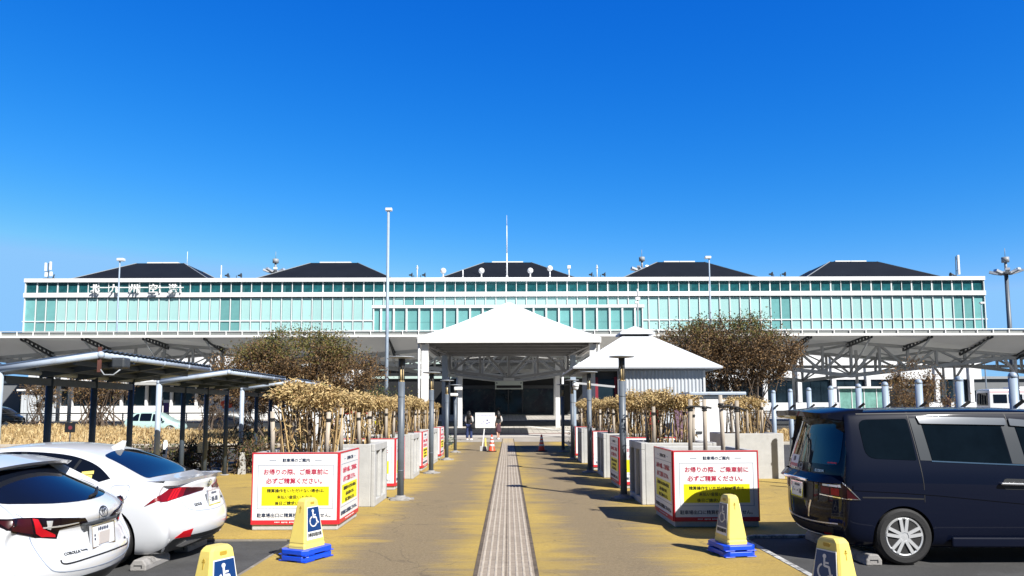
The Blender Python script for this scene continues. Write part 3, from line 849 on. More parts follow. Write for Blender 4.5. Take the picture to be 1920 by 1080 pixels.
# ================================================================= long canopy over the forecourt road
CF, CT, CB = 58.0, 62.5, 76.0        # front edge, front truss, back edge
ZF = 7.90                             # front edge height
PER = 14.4
def ztop(x):                          # roof soffit / top chord: ridge at 0, +-28.8..., valley at +-14.4...
    d = abs(((x / (2 * PER) + 0.5) % 1.0) - 0.5) * 2      # 0 at ridge, 1 at valley
    return 7.33 - 1.13 * d
def zbot(x):
    d = abs(((x / (2 * PER) + 0.5) % 1.0) - 0.5) * 2
    return 4.52 + 1.62 * d
CN = thing('entrance_canopy', 'long white canopy with upturned front edge and grey trusses before the terminal', 'canopy', (0, CT, gz(CT)))
XM = 72
mb = MB()
xs_ = [i * PER for i in range(-5, 6)]
for a, b in zip(xs_[:-1], xs_[1:]):
    mb.face([(a, CF, ZF - 0.28), (b, CF, ZF - 0.28), (b, CT, ztop(b) + 0.12), (a, CT, ztop(a) + 0.12)])
    mb.face([(a, CT, ztop(a) + 0.12), (b, CT, ztop(b) + 0.12), (b, CB, ztop(b) + 0.12), (a, CB, ztop(a) + 0.12)])
bmesh.ops.remove_doubles(mb.bm, verts=mb.bm.verts, dist=0.001)
o = mb.build('roof_membrane', 'membrane', CN, True)
sm = o.modifiers.new('solid', 'SOLIDIFY'); sm.thickness = 0.06; sm.offset = 0
mb = MB()
mb.box(-XM, XM, CF - 0.12, CF + 0.12, ZF - 0.44, ZF - 0.28)
mb.tube((-XM, CF + 0.02, ZF + 0.06), (XM, CF + 0.02, ZF + 0.06), 0.035, n=8)
mb.build('front_beam', 'white_paint', CN, True)
mb = MB()
k = 0
x = -XM
while x < XM:
    mb.mi = 1; mb.box(x - 0.03, x + 0.03, CF - .02, CF + 0.04, ZF - 0.28, ZF + 0.04); mb.mi = 0; x += 1.25
mb.box(-XM, XM, CF + 0.10, CF + 0.14, ZF - 0.27, ZF - 0.0)
mb.build('gutter', [mat('gutter', (0.22, 0.235, 0.23), 0.5, var=0.1), 'white_paint'], CN, True)
# cantilever brackets and stays
nb = 0
for i in range(-13, 14):
    x = i * 4.75 + 0.0
    if abs(x) > 62: continue
    mb = MB()
    p0, p1 = Vector((x, CF + 0.15, ZF - 0.30)), Vector((x, CT, ztop(x) - 0.05))
    mb.bar(p0, p1, 0.16, 0.09)
    q0, q1 = p0 - Vector((0, 0, 0.26)), p1 - Vector((0, 0, 0.32))
    mb.bar(q0, q1, 0.16, 0.09)
    for s in range(9):
        a, b = p0.lerp(p1, s / 8), q0.lerp(q1, s / 8)
        mb.bar(a, b, 0.10, 0.14)
    mb.build('bracket', 'dark_metal', CN, True)
    mb = MB(); mb.tube((x, CF + 0.3, ZF - 0.55), (x, CT, zbot(x)), 0.07, n=8); mb.build('stay', 'truss_grey', CN, True)
# lens trusses in two rows
def lens_truss(x0, y, nm='truss'):
    mb = MB(); n = 12
    pts = [x0 - PER + 2 * PER * i / n for i in range(n + 1)]
    for a, b in zip(pts[:-1], pts[1:]):
        mb.bar((a, y, ztop(a)), (b, y, ztop(b)), 0.30, 0.28)
        mb.bar((a, y, zbot(a)), (b, y, zbot(b)), 0.30, 0.30)
    for i in range(1, n):
        x = pts[i]
        mb.bar((x, y, zbot(x)), (x, y, ztop(x)), 0.19, 0.19, up=(0, 1, 0))
    for i in range(1, n - 1):
        if i < n // 2: a, b = (i, i + 1)
        else: a, b = (i + 1, i)
        if i % 2: mb.bar((pts[a], y, zbot(pts[a])), (pts[b], y, ztop(pts[b])), 0.18, 0.18, up=(0, 1, 0))
        else: mb.bar((pts[a], y, ztop(pts[a])), (pts[b], y, zbot(pts[b])), 0.18, 0.18, up=(0, 1, 0))
    return mb.build(nm, 'truss_grey', CN, True)
for i in range(-2, 3):
    lens_truss(i * 2 * PER, CT); lens_truss(i * 2 * PER, CB - 3.0)
# cross bracing between the rows
mb = MB()
for i in range(-10, 11):
    x = i * PER / 2
    mb.bar((x, CT, ztop(x) - 0.15), (x, CB - 3, ztop(x) - 0.15), 0.14, 0.2)
    for s in (-1, 1):
        mb.bar((x, CT, zbot(x)), (x + s * 2.4, CT + 5.2, ztop(x + s * 2.4) - 0.1), 0.10)
        mb.bar((x, CB - 3, zbot(x)), (x + s * 2.4, CT + 5.2, ztop(x + s * 2.4) - 0.1), 0.10)
mb.build('bracing', 'truss_grey', CN, True)
mb = MB(); mb.box(-XM, XM, CB - 0.1, CB + 0.1, 5.9, 6.2); mb.build('back_beam', 'truss_grey', CN, True)
# covered link from the canopy to the entrance doors
mb = MB()
mb.box(-7.2, 6.6, CB + 0.15, 103.2, 7.0, 7.25)
mb.box(6.61, 12.5, 92, 103.2, 7.0, 7.25)  # side wing added to keep the sun off the right mural panel
mb.build('link_roof', mat('link_soffit', (.30, .30, .29), .6, var=.1), CN, True)
mb = MB()
for y in (80, 85, 90, 95, 100): mb.box(-7.0, 6.4, y - .12, y + .12, 6.7, 7.0)
for x in (-7.0, 6.3): mb.box(x - .1, x + .1, CB + .2, 103, 6.6, 6.99)
mb.build('link_beam', 'truss_grey', CN, True)
for x in (-6.6, 6.0):
    for y in (83, 97): mb = MB(); mb.tube((x, y, gz(y)), (x, y, 6.7), .15, n=10); mb.build('column', 'white_metal', CN, True)
# columns
for y in (CT, CB - 3.0):
    for i in (-3, -1, 1, 3):
        for dx in (-0.55, 0.55):
            x = i * PER + dx
            mb = MB(); mb.tube((x, y, gz(y)), (x, y, 4.6), 0.17, n=12)
            mb.tube((x, y, 4.6), (x + dx * 2.2, y, ztop(x + dx * 2.2)), 0.12, n=8)
            mb.tube((x, y, 4.6), (x, y, ztop(x)), 0.12, n=8)
            mb.tube((x, y, gz(y)), (x, y, gz(y) + 0.3), 0.24, n=12)
            mb.build('column', 'white_metal', CN, True)
for x in (-31.5, -26.0, 26.0, 31.8):
    mb = MB(); mb.tube((x, 68, gz(68)), (x, 68, 7.1), 0.13, n=10); mb.build('column', 'white_metal', CN, True)

# ================================================================= white pavilion at the end of the walkway
PV = thing('entrance_pavilion', 'white pavilion with low pyramid roof at the end of the ochre walkway', 'pavilion', (0.04, 50.5, 0.0))
px, hw, y0, y1, ze = 0.04, 5.53, 45.0, 56.0, 6.16
mb = MB()
ap = (px, 50.5, 9.12)
n = 8
def rp(u, v, f):   # roof point: eave edge point blended to apex, slightly sagging like a tent
    e = Vector((px + u * hw, 50.5 + v * 5.5, ze + 0.02)); a = Vector(ap)
    p = e.lerp(a, f); p.z -= 0.16 * math.sin(PI * f) * (1 - 0.3 * f)
    return p
for (ua, va, ub, vb) in ((-1, -1, 1, -1), (1, -1, 1, 1), (1, 1, -1, 1), (-1, 1, -1, -1)):
    for i in range(n):
        f0, f1 = i / n * 0.985, (i + 1) / n * 0.985
        mb.face([rp(ua, va, f0), rp(ub, vb, f0), rp(ub, vb, f1), rp(ua, va, f1)])
mb.face([rp(-1, -1, .985), rp(1, -1, .985), rp(1, 1, .985), rp(-1, 1, .985)])
bmesh.ops.remove_doubles(mb.bm, verts=mb.bm.verts, dist=0.001)
mb.build('roof', mat('pavilion_roof', (0.70, 0.71, 0.72), 0.5, var=0.03, vscale=0.6), PV, True, smooth=20)
mb = MB()
for a in ((px - hw, px + hw, y0 - 0.05, y0 + 0.12), (px - hw, px + hw, y1 - 0.12, y1 + 0.05)): mb.box(a[0], a[1], a[2], a[3], ze - 0.34, ze)
for s in (-1, 1): mb.box(px + s * hw - 0.07, px + s * hw + 0.07, y0 + 0.12, y1 - 0.12, ze - 0.34, ze)
mb.build('fascia', 'white_paint', PV, True)
mb = MB()
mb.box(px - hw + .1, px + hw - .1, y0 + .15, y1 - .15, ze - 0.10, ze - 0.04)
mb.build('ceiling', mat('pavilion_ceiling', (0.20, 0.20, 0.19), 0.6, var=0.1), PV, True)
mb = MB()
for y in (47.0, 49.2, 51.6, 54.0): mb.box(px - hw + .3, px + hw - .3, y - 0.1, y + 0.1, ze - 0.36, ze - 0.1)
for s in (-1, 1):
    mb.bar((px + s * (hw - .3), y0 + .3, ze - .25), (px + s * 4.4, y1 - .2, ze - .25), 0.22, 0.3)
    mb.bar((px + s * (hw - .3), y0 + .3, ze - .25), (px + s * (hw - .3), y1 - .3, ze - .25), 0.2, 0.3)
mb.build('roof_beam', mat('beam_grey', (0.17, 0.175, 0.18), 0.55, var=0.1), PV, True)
for s in (-1, 1):
    mb = MB(); xx = px + s * 5.12
    mb.box(xx - .21, xx + .21, y0 + 0.35, y0 + 0.77, 0, ze - .34); mb.box(xx - .213, xx + .213, y0 + .347, y0 + .773, 4.4, 4.43); mb.build('column', 'white_paint', PV, True, bevel=.02)
    mb = MB(); xx = px + s * 5.46
    mb.tube((xx, y0 + .3, 0), (xx, y0 + .3, ze - .3), .075, n=10); mb.build('downpipe', 'white_paint', PV, True)
    mb = MB(); xx = px + s * 4.75
    mb.box(xx - .2, xx + .2, y1 - .8, y1 - .4, 0, ze - .34); mb.build('column', 'post_blue', PV, True)  # back columns tinted blue, their shade put into the colour
    mb = MB(); xx = px + s * 4.05
    mb.box(xx - .18, xx + .18, 62.0, 62.4, 0.3, 5.9); mb.build('column', 'white_paint', PV, True)
# the V truss at the back of the pavilion and its echo further in
for y, dz in ((y1 - .3, 0), (61.5, -.12)):
    mb = MB(); zt, zc, zm = 5.88 + dz, 4.70, 4.10
    zb_ = lambda x: zm + (zc - zm) * abs(x - px) / 4.4
    mb.bar((px - 4.5, y, zt), (px + 4.5, y, zt), .2, .2)
    mb.bar((px - 4.4, y, zc), (px, y, zm), .2, .2); mb.bar((px, y, zm), (px + 4.4, y, zc), .2, .2)
    for x in (-4.4, -2.15, 0, 2.15, 4.4): mb.bar((px + x, y, zb_(px + x)), (px + x, y, zt), .16, .16, up=(0, 1, 0))
    for s in (-1, 1):
        mb.bar((px + s * 4.2, y, zc), (px + s * 2.75, y, zt), .15, .15, up=(0, 1, 0))
        mb.bar((px + s * 1.6, y, zt), (px + s * .1, y, zm + .15), .15, .15, up=(0, 1, 0))
    mb.build('truss', mat('pavilion_truss', (.24, .25, .26), .5, var=.1) if 'pavilion_truss' not in M else 'pavilion_truss', PV, True)
t = thing('hanging_board', 'pale information board with a dark screen slot hanging under the pavilion truss', 'information board', (px + .0, y1 - .45, 3.30))
mb = MB(); mb.box(-1.03, 1.03, -.08, .08, 0, .62); mb.build('case', mat('board_case', (0.50, 0.56, 0.50), .5), t, bevel=.02)
mb = MB(); mb.box(-.93, .93, -.10, -.075, .08, .28); mb.build('screen', 'black', t)
mb = MB(); mb.box(-.4, .4, -.05, .05, .62, .85); mb.build('hanger', 'truss_grey', t)
mb = MB()
for s in (-1, 1): mb.prism([(s * .9 - .08, .42), (s * .9 + .08, .42), (s * .9, .53)], -.10, -.078, 'Y')
mb.build('arrow', 'text_navy', t)

# ================================================================= ticket booth on the right
BT = thing('ticket_booth', 'small square booth with pale metal pyramid roof and corrugated walls', 'booth', (5.3, 30.9, 0))
bx0, bx1, by0, by1, bz = 2.42, 8.08, 28.0, 33.7, 3.36
cx, cy = (bx0 + bx1) / 2 + .0, (by0 + by1) / 2
mb = MB()
q = .62
e = [(bx0, by0, bz), (bx1, by0, bz), (bx1, by1, bz), (bx0, by1, bz)]
tp = [(cx - q, cy - q, 4.72), (cx + q, cy - q, 4.72), (cx + q, cy + q, 4.72), (cx - q, cy + q, 4.72)]
mb.vf(e + tp, [(0, 1, 5, 4), (1, 2, 6, 5), (2, 3, 7, 6), (3, 0, 4, 7)])
ob = mb.build('roof', 'roof_sheet', BT, True)
sm = ob.modifiers.new('solid', 'SOLIDIFY'); sm.thickness = .07; sm.offset = -1
mb = MB(); mb.box(cx - .5, cx + .5, cy - .5, cy + .5, 4.5, 4.86); mb.build('vent_neck', 'dark_metal', BT, True)
mb = MB(); h = .70
e = [(cx - h, cy - h, 4.82), (cx + h, cy - h, 4.82), (cx + h, cy + h, 4.82), (cx - h, cy + h, 4.82), (cx - h, cy - h, 4.90), (cx + h, cy - h, 4.90), (cx + h, cy + h, 4.90), (cx - h, cy + h, 4.90), (cx, cy, 5.22)]
mb.vf(e, [(3, 2, 1, 0), (0, 1, 5, 4), (1, 2, 6, 5), (2, 3, 7, 6), (3, 0, 4, 7), (4, 5, 8), (5, 6, 8), (6, 7, 8), (7, 4, 8)])
mb.build('vent_cap', 'roof_sheet', BT, True)
mb = MB()
x0, x1, yw0, yw1 = 4.15, 7.42, by0 + .38, by1 - .6
def corr(ax, a0, a1, fixed, out):
    pts = []; s = a0; k = 0
    while s < a1 - 1e-6:
        pts += [(s, 0), (s + .045, .03), (s + .075, .03), (s + .12, 0)]; s += .14
    pts.append((a1, 0))
    for (u0, d0), (u1, d1) in zip(pts[:-1], pts[1:]):
        if ax == 'X': mb.face([(u0, fixed - d0 * out, 0), (u1, fixed - d1 * out, 0), (u1, fixed - d1 * out, bz - .06), (u0, fixed - d0 * out, bz - .06)])
        else: mb.face([(fixed - d0 * out, u0, 0), (fixed - d1 * out, u1, 0), (fixed - d1 * out, u1, bz - .06), (fixed - d0 * out, u0, bz - .06)])
corr('X', x0, x1, yw0, 1); corr('Y', yw0, yw1, x1, -1); corr('X', x0, x1, yw1, -1); corr('Y', yw0, yw1, 3.3, 1)
mb.build('wall', 'corrugated', BT, True)
mb = MB(); mb.box(bx0 + .3, bx1 - .3, by0 + .3, by1 - .3, bz - .14, bz - .08); mb.build('soffit', 'steel_grey', BT, True)
mb = MB(); mb.box(x1 - .02, x1 + .05, yw0 - .06, yw0 + .04, 0, bz - .1); mb.build('corner_trim', 'white_metal', BT, True)
mb = MB(); mb.box(3.3, x0, yw0 + .3, yw0 + .4, 0, bz - .1); mb.build('dark_recess', 'dark_metal', BT, True)
mb = MB(); mb.box(3.35, 4.12, yw0 + .2, yw0 + .28, 2.0, 2.9)
mb.build('service_window', 'dark_glass', BT, True)
for a in ((3.3, 3.42, 1.9, 3.0), (4.05, 4.15, 1.9, 3.0)):
    mb = MB(); mb.box(a[0], a[1], yw0 + .12, yw0 + .3, a[2], a[3]); mb.build('window_jamb', 'maroon', BT, True)
mb = MB(); mb.box(3.45, 4.0, yw0 + .05, yw0 + .15, 1.0, 1.75); mb.build('notice', 'sign_white', BT, True)
mb = MB(); mb.box(cx - .2, cx + .2, by0 + .45, by0 + .65, bz - .28, bz - .14); mb.build('soffit_lamp', 'dark_metal', BT, True)
# cabinet right of it
t = thing('storage_cabinet', 'white metal cabinet with a dark blue top rail standing right of the booth', 'cabinet', (7.2, 26.0, 0))
mb = MB(); mb.box(-.85, .95, 0, 1.3, .05, 2.22); mb.box(.02, .03, -.004, .01, .1, 2.2); mb.build('body', 'white_paint', t, bevel=.01)
mb = MB(); mb.box(-.95, 1.05, -.1, 1.4, 2.24, 2.36); mb.build('roof', 'pipe_paint', t, bevel=.03)
mb = MB(); mb.box(-.9, 1.0, -.05, 1.35, 2.16, 2.24); mb.build('top_rail', 'post_dark', t)
mb = MB(); mb.box(-.70, -.5, -.03, .01, .92, 1.0); mb.build('handle', 'dark_metal', t)
# ================================================================= walkway lamps
LAMPY = [14.7, 20.75, 26.3, 30.9]
def make_lamp():
    t = thing('walkway_lamp', 'lamp', 'lamp', (0, 0, TH), group='disc topped lamps along the walkway')
    mb = MB(); mb.tube((0, 0, 0), (0, 0, 2.28), .066, n=16); mb.lathe([(.069, .55), (.069, .57)], n=16); mb.lathe([(.069, 1.98), (.069, 2.0)], n=16); mb.build('pole', 'lamp_grey', t)
    mb = MB(); mb.tube((0, 0, 2.28), (0, 0, 2.30), .06, n=16); mb.tube((0, 0, 2.30), (0, 0, 2.55), .042, n=12); mb.build('lens', 'yellow_lens', t)
    mb = MB()
    for k in range(6):
        a = k * PI / 3; c = Vector((math.cos(a) * .055, math.sin(a) * .055, 0))
        mb.tube(c + Vector((0, 0, 2.28)), c + Vector((0, 0, 2.74)), .009, n=6)
    mb.tube((0, 0, 2.54), (0, 0, 2.74), .058, n=14)
    mb.build('cage', 'dark_metal', t)
    mb = MB(); mb.lathe([(.06, 2.735), (.245, 2.755), (.25, 2.765), (.24, 2.775), (.02, 2.79)], n=28); mb.build('shade', 'steel_grey', t)
    mb = MB(); mb.lathe([(.20, -.02), (.21, .02), (.17, .045), (.10, .05), (.10, .08), (.068, .085)], n=14)
    for k in range(5):
        a = k * 1.3 + .2; mb.box(math.cos(a) * .2 - .05, math.cos(a) * .2 + .06, math.sin(a) * .17 - .05, math.sin(a) * .17 + .05, -.02, .03)
    mb.build('base', 'concrete_dark', t)
    return t
lp = make_lamp()
near = ['nearest the camera', 'second from the camera', 'third from the camera', 'farthest from the camera']
lamps = []
for s, nm, lx in ((-1, 'left', -2.1), (1, 'right', 2.24)):
    for i, y in enumerate(LAMPY):
        lab = f'grey disc topped lamp on the {nm} of the ochre walkway, {near[i]}'
        yy = y if s < 0 else y + .03
        if s < 0 and i == 0: lp.location = (lx, yy, TH); lp['label'] = lab; o = lp
        else: o = copy_tree(lp, (lx - (.03 * i if s < 0 else 0), yy, TH), rnd.uniform(0, 3), lab)
        lamps.append(o)
# cameras on the lamps
t = thing('security_camera', 'white security camera on a bracket on the farthest left walkway lamp', 'camera', (-2.19, 30.9, 2.35))
mb = MB(); mb.box(-.04, .3, -.25, -.12, .22, .36); mb.box(-.2, .12, -.25, -.12, -.02, .1); mb.build('housing', 'white_paint', t, bevel=.03)
mb = MB(); mb.tube((0, -.2, .3), (0, 0, .3), .03); mb.tube((0, -.2, .05), (0, 0, .05), .03); mb.build('bracket', 'white_metal', t)
t = thing('dome_camera', 'white dome camera with long white arm by the right walkway lamps', 'camera', (2.2, 26.3, 2.35))
mb = MB(); mb.ball((.16, -.08, .18), .1); mb.lathe([(.11, .2), (.12, .3), (.04, .34)], (.16, -.08, 0), 12); mb.build('dome', 'white_paint', t)
mb = MB(); mb.bar((.05, 0, .36), (1.45, -.6, .19), .07, .07); mb.build('arm', 'white_metal', t)

# ================================================================= planters
PWD, PDP, PHT = 1.24, 1.38, 1.115
def planter_basin(t):
    mb = MB(); w_, d_, h_ = PWD / 2, PDP, PHT
    mb.box(-w_, w_, 0, .1, 0, h_); mb.box(-w_, w_, d_ - .1, d_, 0, h_)
    mb.box(-w_, -w_ + .1, .1, d_ - .1, 0, h_); mb.box(w_ - .1, w_, .1, d_ - .1, 0, h_)
    mb.build('basin', 'concrete', t, bevel=.015)
    mb = MB(); mb.box(-w_ + .1, w_ - .1, .1, d_ - .1, .7, h_ - .12); mb.build('soil', 'soil', t)
# text rows: (text, x, z, size, material, bold) relative to a panel 1.21 wide, origin at its bottom centre
ROWS = [('駐車場のご案内', 0.0, .915, .056, 'text_navy', .010),
        ('お帰りの際、ご乗車前に', 0.0, .745, .0850, 'text_red', .014),
        ('必ずご精算ください。', 0.0, .615, .0850, 'text_red', .014),
        ('精算操作をいただけない場合は、', .02, .478, .0570, 'text_black', .010),
        ('未払い金扱いとなり、', .02, .388, .0570, 'text_black', .010),
        ('後日ご請求いたします。', .02, .300, .0570, 'text_black', .010),
        ('駐車場出口に精算機はございません。', 0.0, .127, .0640, 'text_navy', .012)]
def parking_panel(t, xf, w_, squeeze, name='notice_panel'):
    """one printed panel; xf places its plane (x right, z up, -y towards the reader)"""
    h = 1.025
    mb = MB(); mb.box(-w_ / 2, w_ / 2, -.008, .008, 0, h); o = mb.build(name, 'sign_white', t)
    o.matrix_local = xf
    mb = MB(); b = .012
    mb.box(-w_ / 2 - .004, w_ / 2 + .004, -.014, .010, h - b, h + .006)
    mb.box(-w_ / 2 - .004, -w_ / 2 + b, -.014, .010, 0, h - b); mb.box(w_ / 2 - b, w_ / 2 + .004, -.014, .010, 0, h - b)
    mb.box(-w_ / 2 + b, w_ / 2 - b, -.0135, .009, 0, .062)
    mb.build('red_border', 'sign_red', o)
    mb = MB(); mb.box(-w_ / 2 + .14 * squeeze, w_ / 2 - .13 * squeeze, -.0095, -.006, .268, .540); mb.build('yellow_block', 'sign_yellow', o)
    mb = MB(); x0, x1, z0, z1 = -w_ / 2 + .08 * squeeze, w_ / 2 - .07 * squeeze, .222, .850; q = .007
    mb.box(x0, x1, -.0095, -.006, z1 - q, z1); mb.box(x0, x1, -.0095, -.006, z0, z0 + q)
    mb.box(x0, x0 + q, -.0095, -.006, z0 + q, z1 - q); mb.box(x1 - q, x1, -.0095, -.006, z0 + q, z1 - q)
    for s in (-1, 1): mb.box(s * .325 * squeeze - .048 * squeeze, s * .325 * squeeze + .048 * squeeze, -.0105, -.006, .914, .923)
    mb.build('outline', 'line_grey', o)
    for body, x, z, sz, mt, bold in ROWS:
        mb = MB(); mb.add_mesh(text_mesh(body, sz, bold), Matrix.Scale(squeeze, 4, (1, 0, 0)))
        if body not in PCACHE: PCACHE[body] = {}
        e = mb.build('lettering', mt, o, recalc=False)
        e.rotation_euler = (PI / 2, 0, 0); e.location = (x * squeeze + .01, -.0105 if mt != 'text_black' else -.012, z)
    # the tiny unreadable line in the red foot strip
    mb = MB(); r = random.Random(5); x = -.28 * squeeze
    while x < .28 * squeeze:
        ww = r.uniform(.008, .018) * squeeze; zz = r.uniform(.0, .008)
        mb.box(x, x + ww, -.0155, -.0125, .022 + zz, .040); x += ww + .006
        if r.random() < .12: x += .02
    mb.build('small_print', 'sign_white', o)
    return o
PCACHE = {}
def make_panel_planter(side):
    t = thing('notice_planter', '-', 'planter', (0, 0, TH), group='planters wrapped in parking notices')
    planter_basin(t)
    parking_panel(t, Matrix.Translation((0, -.012, .085)), PWD + .01, 1.02)
    if side < 0: xf = Matrix.Translation((PWD / 2 + .012, PDP / 2, .085)) @ Matrix.Rotation(PI / 2, 4, 'Z')
    else: xf = Matrix.Translation((-PWD / 2 - .012, PDP / 2, .085)) @ Matrix.Rotation(-PI / 2, 4, 'Z')
    parking_panel(t, xf, PDP - .02, 1.08)
    return t
def make_plain_planter():
    t = thing('concrete_planter', '-', 'planter', (0, 0, TH), group='bare concrete planters along the walkway')
    planter_basin(t)
    for sx in (-1, 1):    # raised rim and corner posts leave a recessed side panel
        mb = MB(); w_ = PWD / 2 * sx
        a, b = sorted((w_ + .001 * sx, w_ + .07 * sx))
        mb.box(a, b, 0, PDP, PHT - .13, PHT + .004); mb.prism([(a, 0), (b, 0), (b, PHT - .13), (a, PHT - .13)], .0, .16, 'Y'); mb.box(a, b, PDP - .16, PDP, 0, PHT - .13)
        mb.box(a, b, .16, PDP - .16, 0, .12); mb.box(a, b, .62, .76, .12, PHT - .13)
        mb.build('side_frame', 'concrete', t, bevel=.012)
    return t
SPOTS = [11.02, 13.6, 16.45, 19.05, 21.55, 24.3, 27.2]
place = ['nearest the camera', 'second in its row', 'third in its row', 'fourth in its row', 'fifth in its row', 'sixth in its row', 'farthest in its row']
PLX = {-1: -3.10, 1: 3.06}
protos = {}
PLANTERS = []
for s, nm in ((-1, 'left'), (1, 'right')):
    for i, y in enumerate(SPOTS):
        kind = ('panel', s) if i % 2 == 0 else ('plain', 0)
        base = 'white parking notice planter with red border' if i % 2 == 0 else 'bare concrete planter with recessed side'
        lab = f'{base}, {nm} of the walkway, {place[i]}'
        x = PLX[s] + (.05 if s > 0 and i in (1, 3) else 0)
        yy = y + (.14 if s > 0 else 0)
        if kind not in protos:
            o = make_panel_planter(s) if kind[0] == 'panel' else make_plain_planter()
            protos[kind] = o; o.location = (x, yy, TH); o['label'] = lab
        else: o = copy_tree(protos[kind], (x, yy, TH), None, lab)
        PLANTERS.append((s, i, x, yy))
t = copy_tree(protos[('plain', 0)], (6.14, 18.8, 0), None, 'large plain concrete planter standing apart on the right beside the dark van')
for k in list(KIDS[t]):
    if k.name.startswith('side_frame'): KIDS[t].remove(k); bpy.data.objects.remove(k)
t.scale = (1.2, 1.0, 1.03)

# ================================================================= stakes and bamboo
def make_stake(h, r):
    t = thing('wooden_stake', '-', 'stake', (0, 0, 0), group='wooden stakes in the planters')
    mb = MB(); mb.path([(0, 0, 0), (0.006, 0, h * .5), (0, 0, h)], [r, r * .97, r * .93], 10); mb.build('post', 'stake', t)
    mb = MB(); mb.lathe([(r + .004, h - .17), (r + .012, h - .16), (r + .004, h - .13)], n=10); mb.lathe([(r + .004, h - .20), (r + .01, h - .19), (r + .004, h - .175)], n=10); mb.build('rope_tie', 'black_rubber', t)
    return t
stake0 = make_stake(1.0, .034)
stake_used = [False]
def stake(x, y, z, h, lean, lab):
    if not stake_used[0]: o = stake0; stake_used[0] = True
    else: o = copy_tree(stake0)
    o.location = (x, y, z); o.scale = (1, 1, h); o.rotation_euler = (lean[0], lean[1], rnd.uniform(0, 6)); o['label'] = lab
SZ = TH + PHT - .14
corner = ['front left corner', 'front right corner', 'back left corner', 'back right corner']
for s, i, x, y in PLANTERS:
    nm = 'left' if s < 0 else 'right'
    pos = [(-.40, .26), (.36, .24), (-.38, 1.1), (.38, 1.12)]
    h = 0.76
    if s > 0 and i == 0: pos = [(-.26, .42), (-.02, .5), (.22, .42), (.46, .5)]; h = .92
    for k, (dx, dy) in enumerate(pos):
        if s > 0 and i == 0:
            lab = f'pale bare stake, {ORD[k]} from the left of four in the right front planter'
        else: lab = f'weathered stake at the {corner[k]} of the {["nearest", "second", "third", "fourth", "fifth", "sixth", "farthest"][i]} planter on the {nm}'
        stake(x + dx + rnd.uniform(-.03, .03), y + dy + rnd.uniform(-.04, .04), SZ, h + rnd.uniform(-.05, .05), (rnd.uniform(-.03, .03), rnd.uniform(-.03, .03)), lab)
# cross strap between the bare stakes
mb = MB(); mb.path([(2.72, 11.48, 1.77), (2.80, 11.52, 1.80), (3.05, 11.6, 1.79), (3.14, 11.58, 1.77)], .016, 6); mb.path([(3.28, 11.52, 1.78), (3.36, 11.54, 1.81), (3.56, 11.6, 1.78), (3.66, 11.56, 1.73)], .016, 6)
tag(mb.build('strap', 'black_rubber'), 'black strap tied round the bare stakes of the right front planter', 'strap')

def leafcloud(mb, pts, size, mats, jit, up=.3, lenf=2.6, rng=rnd):
    """many small pointed leaves around the given points"""
    bm = mb.bm
    for c, rad in pts:
        pass
def add_leaf(bm, c, d, n, l, w_, mi, fold=.25):
    d = d.normalized(); s = d.cross(n)
    if s.length < 1e-4: s = d.cross(Vector((0.3, 0.5, 0.8)))
    s.normalize(); n = s.cross(d)
    a = bm.verts.new(c); b = bm.verts.new(c + d * l * .45 + s * w_ + n * w_ * fold); e = bm.verts.new(c + d * l - n * l * .12); f = bm.verts.new(c + d * l * .45 - s * w_ + n * w_ * fold)
    q = bm.faces.new((a, b, e, f)); q.material_index = mi
def rvec(r): 
    z = r.uniform(-1, 1); a = r.uniform(0, 2 * PI); q = math.sqrt(1 - z * z)
    return Vector((q * math.cos(a), q * math.sin(a), z))

def make_bamboo(seed, nl=3600, hw=.50, hd=.60, z0=1.79, z1=2.10, low=True):
    r = random.Random(seed)
    t = thing('bamboo_clump', '-', 'bamboo', (0, 0, 0), group='withered bamboo in the walkway planters')
    mb = MB()
    for k in range(40):
        x, y = r.uniform(-.42, .42), r.uniform(-.45, .45)
        mb.mi = 0 if r.random() < .5 else 1
        tx, ty = x + r.uniform(-.16, .16), y + r.uniform(-.16, .16)
        mb.path([(x, y, 0), ((x + tx) / 2 + r.uniform(-.03, .03), (y + ty) / 2, .5), (tx, ty, r.uniform(.72, .98))], [.013, .011, .006], 5, False)
    mb.build('canes', ['cane', 'cane_dark'], t)
    mb = MB(); bm = mb.bm
    zz0, zz1 = z0 - SZ, z1 - SZ
    clumps = []
    for k in range(38):
        v = rvec(r); rad = r.uniform(.55, 1.0)
        clumps.append(Vector((v.x * hw * rad, v.y * hd * rad, (zz0 + zz1) / 2 + v.z * (zz1 - zz0) / 2 * rad)))
    for k in range(nl):
        c = r.choice(clumps) + Vector((r.gauss(0, .065), r.gauss(0, .065), r.gauss(0, .05)))
        out = Vector((c.x / hw, c.y / hd, (c.z - (zz0 + zz1) / 2) * 1.5)) + rvec(r) * .9 + Vector((0, 0, -.35))
        add_leaf(bm, c, out, rvec(r), r.uniform(.045, .10), r.uniform(.009, .017), r.choices((0, 1, 2, 3), (6, 3.2, 3.2 if c.z < (zz0 + zz1) / 2 else 1.8, .5))[0])
    for k in range(int(nl * .06)):   # dead leaves hanging among the canes
        c = Vector((r.uniform(-.42, .42), r.uniform(-.45, .45), r.uniform(.15, .75)))
        add_leaf(bm, c, rvec(r) + Vector((0, 0, -.8)), rvec(r), r.uniform(.07, .14), .011, r.choice((0, 2)))
    mb.build('foliage', ['leaf_dry', 'leaf_pale', 'straw_dark', 'leaf_olive'], t, recalc=False)
    return t
bp = [make_bamboo(11), make_bamboo(23), make_bamboo(37)]
used = [False] * 3
